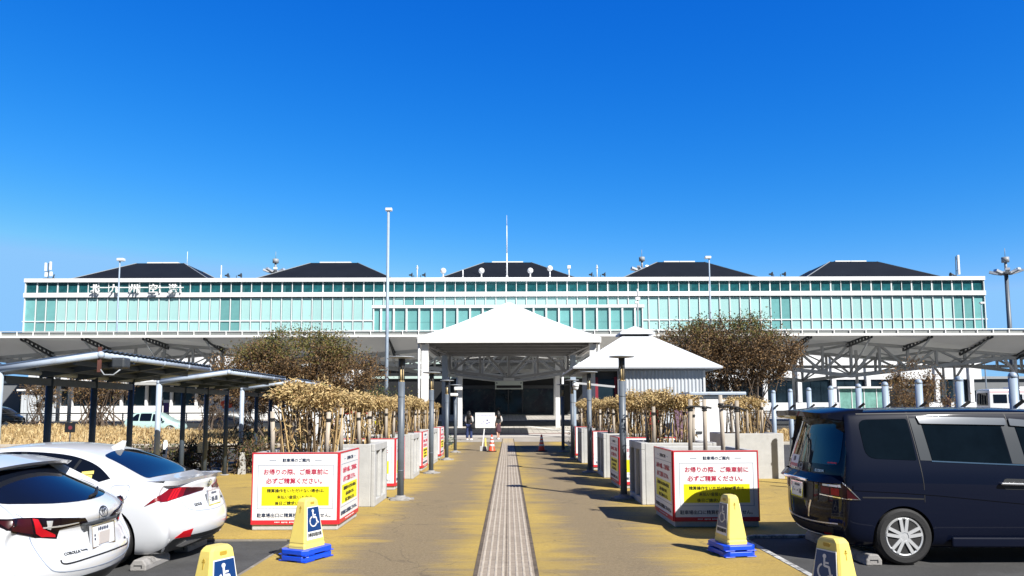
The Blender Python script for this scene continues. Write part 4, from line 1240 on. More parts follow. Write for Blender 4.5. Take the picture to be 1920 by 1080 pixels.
for s, i, x, y in PLANTERS:
    if s > 0 and i == 0: continue
    nm = 'left' if s < 0 else 'right'
    k = (i + (s > 0)) % 3
    n = ["nearest", "second", "third", "fourth", "fifth", "sixth", "farthest"][i]
    lab = f'dry straw coloured bamboo growing in the {n} planter on the {nm}'
    if not used[k]: o = bp[k]; used[k] = True
    else: o = copy_tree(bp[k])
    o.location = (x, y + PDP / 2, SZ); o.rotation_euler = (0, 0, rnd.choice((0, PI)) + rnd.uniform(-.15, .15)); o['label'] = lab
    o.scale = (1, 1, 1 + rnd.uniform(-.06, .06))
o = copy_tree(bp[1], (6.14, 19.5, SZ), .4, 'rounded bush of dry bamboo in the large planter standing apart')
o.scale = (.98, .95, .94)
for k, (dx, dy) in enumerate(((-.42, -.3), (-.05, -.35), (.36, -.3), (.5, .3))):
    stake(6.14 + dx, 19.5 + dy, SZ, .92, (0, 0), f'thin stake, {ORD[k]} from the left in the large planter standing apart')

# ================================================================= notice boards behind the left planters
def notice_board(x, y, w_, z0, z1, lab, rows, rot=0.0, header=None, foot=None, yellow=None, red_text=False):
    t = thing('notice_board', lab, 'notice board', (x, y, 0), rot)
    mb = MB(); mb.box(-w_ / 2, w_ / 2, -.02, .02, z0, z1); mb.build('board', 'sign_white', t)
    mb = MB()
    for s in (-1, 1): mb.tube((s * w_ * .42, .05, 0), (s * w_ * .42, .05, z1), .025)
    mb.build('leg', 'white_metal', t)
    for nm2, band, mt in (('header', header, 'sign_red'), ('footer', foot, 'sign_red'), ('yellow_band', yellow, 'sign_yellow')):
        if band: mb = MB(); mb.box(-w_ / 2 + .002, w_ / 2 - .002, -.024, -.019, band[0], band[1]); mb.build(nm2, mt, t)
    r = random.Random(int(y * 10))
    mb = MB()    # lines of print too small to read
    if red_text:
        for xx, k in [(a, b) for a in (-.12, .12) for b in range(7)]:
            zz = z1 - .15 - k * (z1 - z0 - .25) / 7
            if xx > 0 and k == 0: mb.build('lettering', 'text_red', t); mb = MB()
            mb.box(xx - .045, xx + .045, -.025, -.019, zz - .075, zz - .06); mb.box(xx - .04, xx - .02, -.025, -.019, zz - .06, zz - .0); mb.box(xx - .02, xx + .045, -.025, -.019, zz - .03, zz - .015)
        mb.build('lettering', 'text_red', t)
    else:
        for zz in rows:
            xx = -w_ * .38
            while xx < w_ * .36:
                ww = r.uniform(.03, .07); mb.box(xx, xx + ww, -.026, -.0195, zz - r.uniform(.01, .028), zz + .02); xx += ww + .03
        mb.build('lettering', 'text_navy', t)
notice_board(-3.95, 16.35, .62, .75, 1.72, 'white upright board with red vertical lettering behind the front left planters', [], .1, red_text=True)
notice_board(-4.02, 19.4, .75, .8, 1.82, 'white board with red header behind the left planters', [1.5, 1.35, 1.2, 1.05], .05, (1.66, 1.82), (.8, .9))
notice_board(-3.85, 22.3, 1.25, .8, 1.92, 'wide white board with yellow band and red foot behind the left planters', [1.75, 1.62, 1.18, 1.05], .0, None, (.8, .93), (1.34, 1.45))
notice_board(4.15, 21.2, .34, .9, 1.95, 'narrow red board standing behind the right planters', [], 0, (.92, 1.95))
mb = MB(); mb.box(-.3, .3, -.03, .03, .5, 1.9); mb.tube((0, .05, 0), (0, .05, .6), .04)
tag(mb.build('mauve_panel', mat('mauve', (.17, .10, .15), .6, var=.1), loc=(5.15, 22.0, 0)), 'dull mauve panel standing among the right bamboo stakes', 'panel')

# ================================================================= pipe shelters on the left, bare posts on the right
def make_shelter():
    t = thing('pipe_shelter', '-', 'shelter', (0, 0, 0), group='pipe framed shelters left of the walkway')
    D, Wd, zl, zh = 4.05, 1.52, 2.38, 2.60
    pr = .055
    mb = MB()
    mb.path([(0, 0, zl), (Wd, 0, zh), ], .05, 12); mb.path([(Wd, 0, zh), (Wd, D, zh)], .05, 12); mb.path([(0, D, zl), (Wd, D, zh)], .05, 12); mb.path([(0, 0, zl), (0, D, zl)], .05, 12)
    for c in ((Wd, 0, zh), (Wd, D, zh), (0, 0, zl), (0, D, zl)): mb.ball(c, .056, 8)
    for k in (1, 2, 3): mb.ball((Wd, D * k / 4, zh), .060, 8)
    mb.build('edge_pipe', 'pipe_paint', t)
    mb = MB()
    n = 27
    for i in range(n):      # corrugated sheet laid on the pipes
        a, b, c = D * i / n, D * (i + .5) / n, D * (i + 1) / n
        for (u, du), (v, dv) in (((a, .0), (b, .03)), ((b, .03), (c, .0))):
            mb.face([(-.12, u, zl + .045 + du), (Wd + .06, u, zh + .058 + du), (Wd + .06, v, zh + .058 + dv), (-.12, v, zl + .045 + dv)])
    bmesh.ops.remove_doubles(mb.bm, verts=mb.bm.verts, dist=.0005)
    o = mb.build('roof_sheet', 'post_dark', t)
    sm = o.modifiers.new('solid', 'SOLIDIFY'); sm.thickness = .006
    mb = MB()
    for y in (1.0, 2.02, 3.05): mb.bar((0, y, zl - .03), (Wd, y, zh - .03), .06, .1)
    mb.bar((.55, 0.05, zl + .03), (.55, D - .05, zl + .03), .05, .07); mb.bar((1.1, .05, zl + .11), (1.1, D - .05, zl + .11), .05, .07)
    mb.bar((.02, .1, zl - .14), (.02, D - .1, zl - .14), .05, .12)
    mb.build('rafter', 'post_dark', t)
    for k, y in enumerate((0.02, 1.27, 2.62, 3.98)):
        mb = MB(); mb.tube((0, y, TH), (0, y, zl), .056 if k else .060, n=14); mb.build('post', 'pipe_paint' if k == 0 else 'post_dark', t)  # inner posts coloured darker to stand for the shade under the roof
        mb = MB(); mb.lathe([(.13, TH), (.13, TH + .02), (.08, TH + .03)], (0, y, 0), 12); mb.build('post_foot', 'concrete_dark', t)
    return t
sh = make_shelter()
for i, y in enumerate((11.25, 16.42, 21.55)):
    lab = ['large looking rusty pipe shelter nearest the camera with a floodlight on its edge', 'middle pipe shelter of the row behind the white sedan', 'farthest pipe shelter of the row, its end hidden by bamboo'][i]
    o = sh if i == 0 else copy_tree(sh)
    o.location = (-7.66, y, 0); o['label'] = lab
t = thing('floodlight', 'small dark floodlight on a rusty bracket on the nearest shelter edge', 'floodlight', (-6.14, 11.35, 2.6))
mb = MB(); mb.bar((-.02, -.09, .12), (-.02, -.09, -.26), .05, .03); mb.build('bracket', mat('rust', (.10, .035, .025), .8, var=.4), t)
mb = MB(); mb.box(.16, .36, -.1, .1, -.2, -.04); mb.build('housing', 'dark_metal', t, bevel=.03)
mb = MB(); mb.path([(0, -.09, -.22), (.06, -.09, -.3), (.2, -.09, -.3), (.3, -.05, -.2)], .011, 6); mb.build('cable', 'steel_grey', t)
ys = [11.25, 12.6, 13.85, 15.1, 16.25, 17.65, 18.95, 20.2, 21.5]
t = thing('pipe_post', '-', 'post', group='bare pale blue posts behind the dark van')
mb = MB(); mb.tube((0, 0, 0), (0, 0, 2.22), .062, n=16); mb.lathe([(.064, 2.21), (.064, 2.24), (.052, 2.275), (.03, 2.295), (.005, 2.30)], n=16); mb.build('pipe', 'post_blue', t)
for z in (1.78, .95):
    mb = MB(); mb.bar((-.02, -.07, z), (.07, -.13, z + .09), .035, .05); mb.build('clip', 'black_rubber', t)
mb = MB(); mb.lathe([(.13, 0), (.13, .02), (.08, .03)], n=12); mb.build('foot', 'concrete_dark', t)
for i, y in enumerate(ys):
    k = len(ys) - 1 - i
    lab = f'pale blue round topped post behind the dark van, {ORD[k]} from the left of its row'
    o = t if i == 0 else copy_tree(t)
    o.location = (7.62, y, 0); o.rotation_euler = (0, 0, rnd.uniform(-.2, .2)); o['label'] = lab

# ================================================================= wheelchair sign stands
def wheelchair(mb, s, d0, d1):
    """access symbol in the x,z plane, height about s, thickness d0..d1 along y"""
    def stroke(pts, w_):
        pts = [Vector((p[0] * s, 0, p[1] * s)) for p in pts]
        for a, b in zip(pts[:-1], pts[1:]):
            dd = (b - a).normalized(); q = Vector((-dd.z, 0, dd.x)) * w_ * s / 2
            a2, b2 = a - dd * w_ * s * .15, b + dd * w_ * s * .15
            mb.prism([(a2.x - q.x, a2.z - q.z), (b2.x - q.x, b2.z - q.z), (b2.x + q.x, b2.z + q.z), (a2.x + q.x, a2.z + q.z)], d0, d1, 'Y')
    hc = [(-.03 + .085 * math.cos(a * PI / 6), .44 + .085 * math.sin(a * PI / 6)) for a in range(12)]
    mb.prism([(p[0] * s, p[1] * s) for p in hc], d0, d1, 'Y')
    stroke([(-.03, .36), (-.02, .08), (.20, .06), (.29, -.26), (.38, -.22)], .085)
    stroke([(-.02, .20), (.17, .20)], .07)
    arc = [(-.03 + .28 * math.cos(R(a)), -.14 + .28 * math.sin(R(a))) for a in range(115, 345, 18)]
    stroke(arc, .075)
def make_cone_sign():
    t = thing('sign_stand', '-', 'sign stand', (0, 0, 0), group='yellow wheelchair sign stands on blue bases')
    # local: panel faces +x and -x ; long side along y
    for k in range(2):
        mb = MB(); z0, z1 = .004 + k * .074, .070 + k * .074
        a, b, c = .20, .26, .06
        oct_ = [(-a + c, -b), (a - c, -b), (a, -b + c), (a, b - c), (a - c, b), (-a + c, b), (-a, b - c), (-a, -b + c)]
        notch = []
        mb.prism(oct_, z0 + .012, z1, 'Z')
        for sx in (-1, 1):
            for sy in (-1, 1):
                x0, x1 = sorted((sx * .07, sx * (a - .004))); y0_, y1_ = sorted((sy * .09, sy * (b - .004)))
                mb.prism([(x0, y0_), (x1, y0_), (x1, y1_), (x0, y1_)], z0, z0 + .0125, 'Z')
        mb.build('base_weight', 'cone_blue', t, bevel=.012)
    zb, zt_ = .145, .735
    def half(z):
        f = (z - zb) / (zt_ - zb); return (.125 * (1 - f) + .062 * f, .185 * (1 - f) + .108 * f)
    mb = MB()
    lev = [zb, zb + .02, zb + .021, zb + .045, zb + .046, zb + .07, zb + .071, zb + .1, .45, .66, .70, .722, .735]
    rings = []
    for i, z in enumerate(lev):
        hx, hy = half(z)
        if i in (2, 3, 6, 7): hx += .004; hy += .004
        if z > .69: k = (z - .69) / .045; hy -= .035 * k * k; hx -= .010 * k * k
        c = .018
        rings.append([mb.bm.verts.new(p) for p in [(-hx + c, -hy, z), (hx - c, -hy, z), (hx, -hy + c, z), (hx, hy - c, z), (hx - c, hy, z), (-hx + c, hy, z), (-hx, hy - c, z), (-hx, -hy + c, z)]])
    for a, b in zip(rings[:-1], rings[1:]):
        for k in range(8): mb.bm.faces.new((a[k], a[(k + 1) % 8], b[(k + 1) % 8], b[k]))
    mb.bm.faces.new(rings[0][::-1]); mb.bm.faces.new(rings[-1])
    mb.build('body', 'cone_yellow', t, bevel=.006)
    slope = math.atan((.125 - .062) / (zt_ - zb))
    for sx in (1, -1):
        fr = Matrix.Translation((sx * (half(.40)[0] + .002), 0, .40)) @ Matrix.Rotation(sx * PI / 2, 4, 'Z') @ Matrix.Rotation(-slope, 4, 'X')
        # sticker plane: x to the reader's right, z up, -y towards the reader
        mb = MB(); mb.prism([(-.140, -.155), (.140, -.155), (.100, .235), (-.100, .235)], -.003, .012, 'Y'); o = mb.build('white_sticker', 'sign_white', t); o.matrix_local = fr
        mb = MB(); mb.prism([(-.122, -.060), (.122, -.060), (.094, .225), (-.094, .225)], -.0045, -.002, 'Y'); mb.build('blue_field', 'sticker_blue', o)
        mb = MB(); wheelchair(mb, .215, -.0065, -.004); e = mb.build('access_symbol', 'sign_white', o); e.location = (-.004, 0, .088)
        mb = MB(); mb.add_mesh(text_mesh('身障者専用駐車場', .030, .012), Matrix.Scale(1.75, 4, (0, 1, 0))); e = mb.build('lettering', 'text_black', o, recalc=False); e.rotation_euler = (PI / 2, 0, 0); e.location = (0, -.005, -.105)
        mb = MB(); hx, hy = half(.675); xx = hx + .001; a, b = sorted((sx * (xx - .02), sx * (xx + .002)))
        mb.prism([(-.028, .66), (.028, .66), (.036, .672), (.03, .692), (-.03, .692), (-.036, .672)], a, b, 'X'); mb.build('grip_slot', mat('slot', (.42, .28, .03), .5) if 'slot' not in M else 'slot', t)
    for sy in (1, -1):
        sl = math.atan((.185 - .108) / (zt_ - zb))
        fr = Matrix.Translation((0, sy * (half(.60)[1] + .0005), .60)) @ Matrix.Rotation(PI if sy > 0 else 0, 4, 'Z') @ Matrix.Rotation(-sl, 4, 'X')
        mb = MB(); q = -.002
        mb.box(-.004, .004, q, .004, -.035, .04); mb.box(-.016, .016, q, .004, .016, .024); mb.prism([(-.014, .03), (.014, .03), (0, .05)], q, .004, 'Y')
        mb.box(-.018, .018, q, .004, -.333, -.325)
        o = mb.build('arrow_mark', 'slot' if 'slot' in M else 'dark_metal', t); o.matrix_local = fr
    return t
ws = make_cone_sign()
for i, (x, y, yaw, lab) in enumerate(((-2.37, 8.95, -25, 'yellow wheelchair sign stand in front of the left notice planter'),
                      (-2.24, 5.86, -26, 'nearest left wheelchair sign stand, cut by the picture edge beside the white wagon'),
                      (2.66, 9.12, 190, 'yellow wheelchair sign stand in front of the right notice planter'),
                      (2.60, 6.10, 203, 'nearest right wheelchair sign stand, cut by the picture edge before the dark van'))):
    o = ws if i == 0 else copy_tree(ws)
    o.location = (x, y, TH); o.rotation_euler = (0, 0, R(yaw)); o.scale = (1, 1, .95); o['label'] = lab

# ================================================================= wheel stops, traffic cones, board on a stand
ws0 = thing('wheel_stop', '-', 'wheel stop', group='concrete wheel stops in the parking bays')
mb = MB(); mb.prism([(-.09, 0), (.09, 0), (.09, .06), (.05, .12), (-.05, .12), (-.09, .06)], 0, .6, 'Y'); mb.build('block', 'concrete_dark', ws0, bevel=.012)
mb = MB(); mb.box(-.045, .045, -.004, .002, .055, .064); mb.box(.036, .045, -.004, .002, .03, .055); mb.build('reflector', 'plastic_dark', ws0)
for i, (x, y, lab) in enumerate(((-4.08, 8.42, 'concrete wheel stop behind the near rear wheel of the white sedan'), (-4.08, 9.5, 'concrete wheel stop behind the far rear wheel of the white sedan'),
                                 (4.10, 8.55, 'concrete wheel stop behind the near rear wheel of the dark van'), (4.10, 9.7, 'concrete wheel stop behind the far rear wheel of the dark van'))):
    o = ws0 if i == 0 else copy_tree(ws0)
    o.location = (x, y, 0); o['label'] = lab
def make_tcone():
    t = thing('traffic_cone', '-', 'traffic cone', group='orange traffic cones at the end of the walkway')
    mb = MB(); mb.prism([(-.2, -.14), (-.14, -.2), (.14, -.2), (.2, -.14), (.2, .14), (.14, .2), (-.14, .2), (-.2, .14)], 0, .035, 'Z'); mb.build('base', 'black_rubber', t)
    mb = MB(); mb.lathe([(.16, .035), (.14, .06), (.035, .68), (.03, .7)], n=18); mb.build('body', 'orange', t)
    for z in (.22, .38, .52):
        rr = lambda q: .14 - (.105) * (q - .06) / .62 + .003
        mb = MB(); mb.lathe([(rr(z), z), (rr(z + .085), z + .085)], n=18); mb.build('white_band', 'sign_white', t)
    return t
tc = make_tcone()
tc.location = (-.70, 31.4, TH); tc['label'] = 'sunlit orange traffic cone beside the white board on a stand'
copy_tree(tc, (1.38, 31.5, TH), .5, 'orange traffic cone half in shadow right of the tactile strip')
t = thing('stand_board', 'white plan board on a white pole with a concrete foot at the walkway end', 'notice board', (-1.08, 31.9, TH))
mb = MB(); mb.box(-.13, .17, -.12, .12, 0, .2); mb.build('foot', 'concrete', t, bevel=.01)
mb = MB(); mb.bar((-.02, 0, .2), (.06, 0, 1.0), .05, .03); mb.build('pole', 'white_metal', t)
mb = MB(); mb.box(-.33, .50, -.05, -.02, .98, 1.62); mb.build('board', 'sign_white', t)
mb = MB(); r = random.Random(3)
for z in (1.53, 1.49): 
    x = -.26
    while x < .42: ww = r.uniform(.02, .06); mb.box(x, x + ww, -.054, -.049, z - .012, z + .008); x += ww + .015
x0, x1, z0, z1 = -.18, .35, 1.06, 1.35
mb.box(x0, x1, -.054, -.049, z1 - .012, z1); mb.box(x0, x1, -.054, -.049, z0, z0 + .012); mb.box(x0, x0 + .012, -.054, -.049, z0, z1); mb.box(x1 - .012, x1, -.054, -.049, z0, z1)
for k in range(9): a = r.uniform(-.15, .28); b = r.uniform(1.1, 1.28); mb.box(a, a + r.uniform(.02, .09), -.054, -.049, b, b + r.uniform(.008, .05))
mb.build('printed_plan', mat('print_violet', (.36, .36, .62), .5), t)
mb = MB(); mb.bar((.12, -.06, .15), (.10, -.06, .55), .07, .01); mb.build('yellow_tape', 'cone_yellow', t)
# ================================================================= trees and shrubs
def make_tree(name, label, cat, loc, lobes, nleaf, lsize, pick, stems, seed, base_r=.07, twig=True, group=None, ntw=500, dens=90):
    """lobes: list of (x,y,z,rx,ry,rz) ellipsoids; leaves sit in ragged clumps through them"""
    r = random.Random(seed)
    t = thing(name, label, cat, loc, group=group)
    mb = MB(); bm = mb.bm
    clumps = []
    vol = [a[3] * a[4] * a[5] for a in lobes]
    nc = max(8, nleaf // dens)
    for k in range(nc):
        L = r.choices(lobes, vol)[0]
        v = rvec(r); q = r.uniform(.35, 1.0) ** .5
        if r.random() < .10: q *= 1.12
        c = Vector((L[0] + v.x * L[3] * q, L[1] + v.y * L[4] * q, L[2] + v.z * L[5] * q))
        clumps.append((c, r.uniform(.6, 1.35), r.random(), v))
    for k in range(nleaf):
        c, sc, h, v = r.choice(clumps)
        s = lsize * 2.6 * sc
        p = c + Vector((r.gauss(0, s), r.gauss(0, s), r.gauss(0, s * .8)))
        d = rvec(r) + v * .5 + Vector((0, 0, .25))
        add_leaf(bm, p, d, rvec(r), lsize * r.uniform(.7, 1.5), lsize * r.uniform(.2, .36), pick(p, h, r, v))
    mats = ['leaf_brown', 'leaf_tan', 'leaf_dark', 'leaf_olive', 'leaf_green', 'leaf_fresh']
    mb.build('crown', mats, t, recalc=False)
    mb = MB()
    for k in range(stems):
        c = r.choice(clumps)[0]
        x0, y0 = r.uniform(-.3, .3) * stems / 8, r.uniform(-.3, .3) * stems / 8
        m = Vector((x0 + (c.x - x0) * .45 + r.uniform(-.2, .2), y0 + (c.y - y0) * .45 + r.uniform(-.2, .2), c.z * .5))
        mb.path([(x0, y0, 0), (x0 * .9 + m.x * .1, y0 * .9 + m.y * .1, c.z * .2), m, c], [base_r, base_r * .85, base_r * .55, base_r * .2], 6, False)
    if twig:
        for k in range(ntw):
            c, sc, h, v = r.choice(clumps)
            d = (rvec(r) + v + Vector((0, 0, .7))).normalized()
            a = c - d * r.uniform(.2, .6)
            mb.path([a, a + d * .3 + rvec(r) * .06, a + d * r.uniform(.5, .9) + rvec(r) * .12], [.018, .013, .005], 4, False)
    mb.build('trunk', 'bark', t, recalc=False)
    return t

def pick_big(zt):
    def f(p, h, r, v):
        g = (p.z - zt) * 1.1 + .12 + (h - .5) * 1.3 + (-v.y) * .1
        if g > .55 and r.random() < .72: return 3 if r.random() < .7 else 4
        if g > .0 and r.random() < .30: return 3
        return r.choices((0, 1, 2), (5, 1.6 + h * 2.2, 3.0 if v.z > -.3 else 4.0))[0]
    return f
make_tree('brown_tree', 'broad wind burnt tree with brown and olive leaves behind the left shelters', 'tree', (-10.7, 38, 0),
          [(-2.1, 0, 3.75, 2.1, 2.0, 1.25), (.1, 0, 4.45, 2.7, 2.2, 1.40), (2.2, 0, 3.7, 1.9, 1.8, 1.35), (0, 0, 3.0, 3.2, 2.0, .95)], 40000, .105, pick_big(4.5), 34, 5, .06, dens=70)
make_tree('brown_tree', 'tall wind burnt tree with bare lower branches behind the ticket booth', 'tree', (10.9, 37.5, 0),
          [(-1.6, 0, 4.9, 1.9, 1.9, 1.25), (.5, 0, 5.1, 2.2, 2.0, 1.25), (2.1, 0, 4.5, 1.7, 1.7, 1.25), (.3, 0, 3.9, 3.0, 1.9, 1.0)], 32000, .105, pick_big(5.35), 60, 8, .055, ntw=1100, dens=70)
def pick_dry(p, h, r, v): return r.choices((0, 1, 2, 3), (4, 5, 1, .4))[0]
def pick_green(p, h, r, v): return r.choices((3, 4, 2, 5), (2, 5, 2, .4))[0]
def pick_fresh(p, h, r, v): return r.choices((5, 4), (4, 2))[0]
make_tree('small_tree', 'sparse small tree with tan leaves before the glass shelter on the right', 'tree', (27.2, 50, .1),
          [(0, 0, 3.1, 2.0, 1.4, 1.1), (-.6, 0, 4.0, 1.0, .9, .9), (1.2, 0, 2.4, 1.4, 1.2, .8), (-.3, 0, 1.6, 1.2, 1.0, .8)], 3600, .13, pick_dry, 22, 12, .04, ntw=350)
make_tree('small_tree', 'bare branched small tree in the straw bank between the first two shelters', 'tree', (-25.0, 46, .5),
          [(0, 0, 2.6, 1.6, 1.2, 1.0), (-1.1, 0, 2.2, 1.0, .9, .8), (1.3, 0, 2.4, 1.2, 1.0, .8)], 2000, .12, pick_dry, 30, 17, .05, ntw=500)
make_tree('small_tree', 'thin leafless shrub at the left end of the straw bank', 'tree', (-28.6, 46, .5),
          [(0, 0, 2.3, 1.3, 1.0, .9)], 700, .11, pick_dry, 22, 19, .035, ntw=350)
make_tree('small_tree', 'thin leafless shrub in front of the pale green hatchback', 'tree', (-18.3, 46, .4),
          [(0, 0, 1.7, .9, .8, .9)], 300, .10, pick_dry, 18, 21, .035, ntw=260)
make_tree('small_tree', 'thin bare tree with few tan leaves behind the farthest shelter', 'tree', (-14.6, 43, .1),
          [(0, 0, 2.3, 1.3, 1.0, 1.1)], 1100, .11, pick_dry, 24, 23, .04, ntw=380)
make_tree('evergreen_shrub', 'dark evergreen shrub beside the pavilion left column', 'shrub', (-7.1, 42, 0),
          [(0, 0, 1.7, 1.3, 1.0, 1.2), (-1.2, 0, 2.3, .9, .9, 1.0), (.9, 0, 2.0, .8, .8, .9)], 4200, .10, pick_green, 14, 25, .05, ntw=120)
make_tree('fresh_shrub', 'small bright green shrub at the left walkway end', 'shrub', (-2.95, 33.5, 0), [(0, 0, .35, .32, .3, .35)], 420, .07, pick_fresh, 6, 27, .01, twig=False)
make_tree('fresh_shrub', 'small bright green shrub at the right walkway end by the posts', 'shrub', (3.35, 34.2, 0), [(0, 0, .42, .5, .4, .4)], 560, .07, pick_fresh, 6, 29, .01, twig=False)
# hedge along the left pavement, two rows of bushes
for k, (x, y, w_) in enumerate(((-8.9, 20.9, 1.0), (-9.9, 21.4, 1.1), (-7.2, 21.0, .55), (-6.2, 22.9, .8), (-8.1, 23.0, 1.0), (-4.9, 22.8, .6))):
    lab = ['dark hedge bush under the middle shelter', 'dark hedge bush at the left end of the clipped hedge', 'reddish green hedge bush beside the pale post of the farthest shelter',
           'hedge bush beside the left planters', 'hedge bush behind the cream name plates', 'small hedge bush next to the bamboo'][k]
    make_tree('hedge_bush', lab, 'hedge', (x, y, 0), [(0, 0, .50, w_, .45, .42)], 1500, .07,
              (lambda p, h, r, v: r.choices((2, 4, 3, 0), (3, 4, 1.2, 2.2))[0]), 16, 40 + k, .014, ntw=60, group='clipped hedge by the left pavement')
for x, y, lab in ((-8.35, 20.6, 'cream name plate on a stake in front of the hedge, right one'), (-10.6, 20.9, 'cream name plate on a stake in front of the hedge, left one')):
    t = thing('name_plate', lab, 'sign', (x, y, 0), .35)
    mb = MB(); mb.prism([(-.13, .62), (.08, .62), (.14, .70), (.14, .92), (-.07, .92), (-.13, .84)], -.015, .015, 'Y'); mb.build('plate', 'cream', t)
    mb = MB(); mb.tube((0, .03, 0), (0, .03, .75), .02); mb.build('stake', 'cream', t)
# low wooden rails in the hedge
t = thing('hedge_fence', 'low dark wooden fence with slanted sticks inside the hedge', 'fence', (-8.6, 20.75, 0))
mb = MB(); mb.bar((-1.6, 0, .72), (1.5, 0, .80), .04, .05); mb.bar((-1.6, 0, .35), (1.5, 0, .4), .03, .04)
mb.build('rail', 'bark', t)
mb = MB()
for k in range(15): x = -1.5 + k * .2 + rnd.uniform(-.06, .06); mb.bar((x, .02, 0), (x + rnd.uniform(-.18, .18), .02, rnd.uniform(.5, .82)), .025)
mb.build('picket', 'cane_dark', t)
for x, y, lab in ((-9.05, 19.9, 'white post with a dark button box standing by the middle shelter'), ):
    t = thing('white_bollard', lab, 'post', (x, y, TH))
    mb = MB(); mb.tube((0, 0, 0), (0, 0, .92), .055, n=14); mb.lathe([(.055, .92), (.04, .95), (.01, .96)], n=14); mb.build('post', 'white_paint', t)
    mb = MB(); mb.box(-.03, .03, -.08, -.04, .6, .72); mb.build('button_box', 'plastic_dark', t)
for k, (x, y) in enumerate(((-7.3, 20.7), (-6.7, 20.7))):
    mb = MB(); mb.prism([(-.1, 0), (.1, 0), (.06, .62), (-.04, .62)], -.05, .05, 'Y')
    tag(mb.build('edging_stone', 'concrete', loc=(x, y, 0)), ['pale upright edging stone at the foot of the hedge, left one', 'pale upright edging stone at the foot of the hedge beside the pale post'][k], 'edging stone')

# ================================================================= straw coloured grass banks
def bank(name, x0, x1, y0, y1, hmax, n, seed, hfn):
    r = random.Random(seed)
    mb = MB(); nx, ny = 60, 10
    vs = [[mb.bm.verts.new((x0 + (x1 - x0) * i / nx, y0 + (y1 - y0) * j / ny, gz(y0 + (y1 - y0) * j / ny) + hfn(x0 + (x1 - x0) * i / nx, j / ny) + r.uniform(0, .03))) for j in range(ny + 1)] for i in range(nx + 1)]
    for i in range(nx):
        for j in range(ny): mb.bm.faces.new((vs[i][j], vs[i + 1][j], vs[i + 1][j + 1], vs[i][j + 1]))
    o = mb.build('grass_bank', 'straw', smooth=60); tag(o, kind='structure')
    mb = MB(); bm = mb.bm
    for k in range(n):
        x, v = r.uniform(x0, x1), r.random()
        y = y0 + (y1 - y0) * v
        z = gz(y) + hfn(x, v)
        tuft = math.sin(x * 2.1 + y * 1.7) * math.sin(x * .9 - y * 2.6)
        h = (.26 + .16 * tuft + r.uniform(0, .16))
        b = Vector((x, y, z)); lean = Vector((r.gauss(.10, .22), r.gauss(-.10, .22), 0)) * h * 2
        w_ = r.uniform(.012, .028); a = r.uniform(0, PI); s = Vector((math.cos(a), math.sin(a), 0)) * w_
        m = b + lean * .35 + Vector((0, 0, h * .65)); e = b + lean + Vector((0, 0, h * r.uniform(.7, 1)))
        mi = r.choices((0, 1, 2), (5, 3.5 + 2 * tuft, 1.6 - 1.2 * tuft))[0]
        q = bm.faces.new([bm.verts.new(p) for p in (b - s, b + s, m + s * .8, e, m - s * .8)]); q.material_index = mi
    tag(mb.build(name, ['straw', 'straw_pale', 'straw_dark'], recalc=False), 'dry straw coloured grass covering the bank', 'grass', kind='stuff')
def hl(x, v):
    e = math.sin(min(1, max(0, v)) * PI) ** .7 if v < .5 else 1 - (v - .5) * .6
    bulge = .45 * math.exp(-((x + 26.5) / 4.5) ** 2)
    return (.30 + bulge) * e
bank('dry_grass', -48, -9.6, 37.5, 49, .8, 21000, 61, hl)
def hr(x, v): return .30 * math.sin(v * PI)
bank('dry_grass', 9.6, 46, 37.5, 48, .6, 12000, 62, hr)

# ================================================================= background street things
def railing(x0, x1, y, lab):
    t = thing('guard_rail', lab, 'railing', ((x0 + x1) / 2, y, gz(y)))
    L = (x1 - x0) / 2
    mb = MB(); mb.tube((-L, 0, 1.32), (L, 0, 1.32), .05, n=8); mb.tube((-L, 0, .25), (L, 0, .25), .03, n=6); mb.box(-L, L, -.02, .02, .30, .52); mb.build('rail', 'dark_metal', t)
    for z in (.62, .80, .98, 1.16):
        mb = MB(); mb.tube((-L, 0, z), (L, 0, z), .014, n=5); mb.build('wire', 'dark_metal', t)
    n = int(L * 2 / 2.4)
    for k in range(n + 1): mb = MB(); x = -L + 2 * L * k / n; mb.box(x - .035, x + .035, -.05, .05, 0, 1.3); mb.build('post', 'dark_metal', t)
railing(-46, -13, 60, 'long dark railing along the canopy kerb on the left')
railing(15, 50, 60, 'long dark railing along the canopy kerb on the right')
t = thing('glass_shelter', 'pale green glass waiting shelter with white roof beyond the canopy', 'shelter', (40.0, 84, gz(84)))
mb = MB(); mb.box(-2.8, 2.8, 0, .06, .7, 3.3); mb.build('glass', 'shelter_glass', t)
mb = MB(); mb.box(-3.1, 3.0, -.4, 2.2, 3.3, 3.5); mb.build('roof', 'white_paint', t)
for k in range(5): mb = MB(); x = -2.8 + 1.4 * k; mb.box(x - .04, x + .04, -.06, .1, 0, 3.3); mb.build('post', 'white_metal', t)
mb = MB(); mb.box(-2.2, 2.3, .5, .9, .5, .95); mb.box(-2.8, 2.8, -.02, .04, .0, .68); mb.build('bench', 'white_paint', t)
t = thing('dark_kiosk', 'dark doorway kiosk beside the glass waiting shelter', 'kiosk', (45.6, 84, gz(84)))
mb = MB(); mb.box(-1.7, 1.7, 0, 2, 0, 3.6); mb.build('body', 'dark_metal', t)
mb = MB(); mb.box(-1.2, -.6, -.06, 0, .2, 3.0); mb.build('door', 'dark_glass', t)
mb = MB(); mb.box(-1.9, 1.9, -.3, 2.2, 3.6, 3.75); mb.build('roof', 'steel_grey', t)
mb = MB(); mb.box(-.16, .16, -.1, .1, 0, 2.3); mb.lathe([(.22, 2.3), (.16, 2.45), (.02, 2.5)], n=10)
tag(mb.build('blue_post', 'purple', loc=(38.9, 66, gz(66))), 'short deep blue totem post by the glass waiting shelter', 'post')
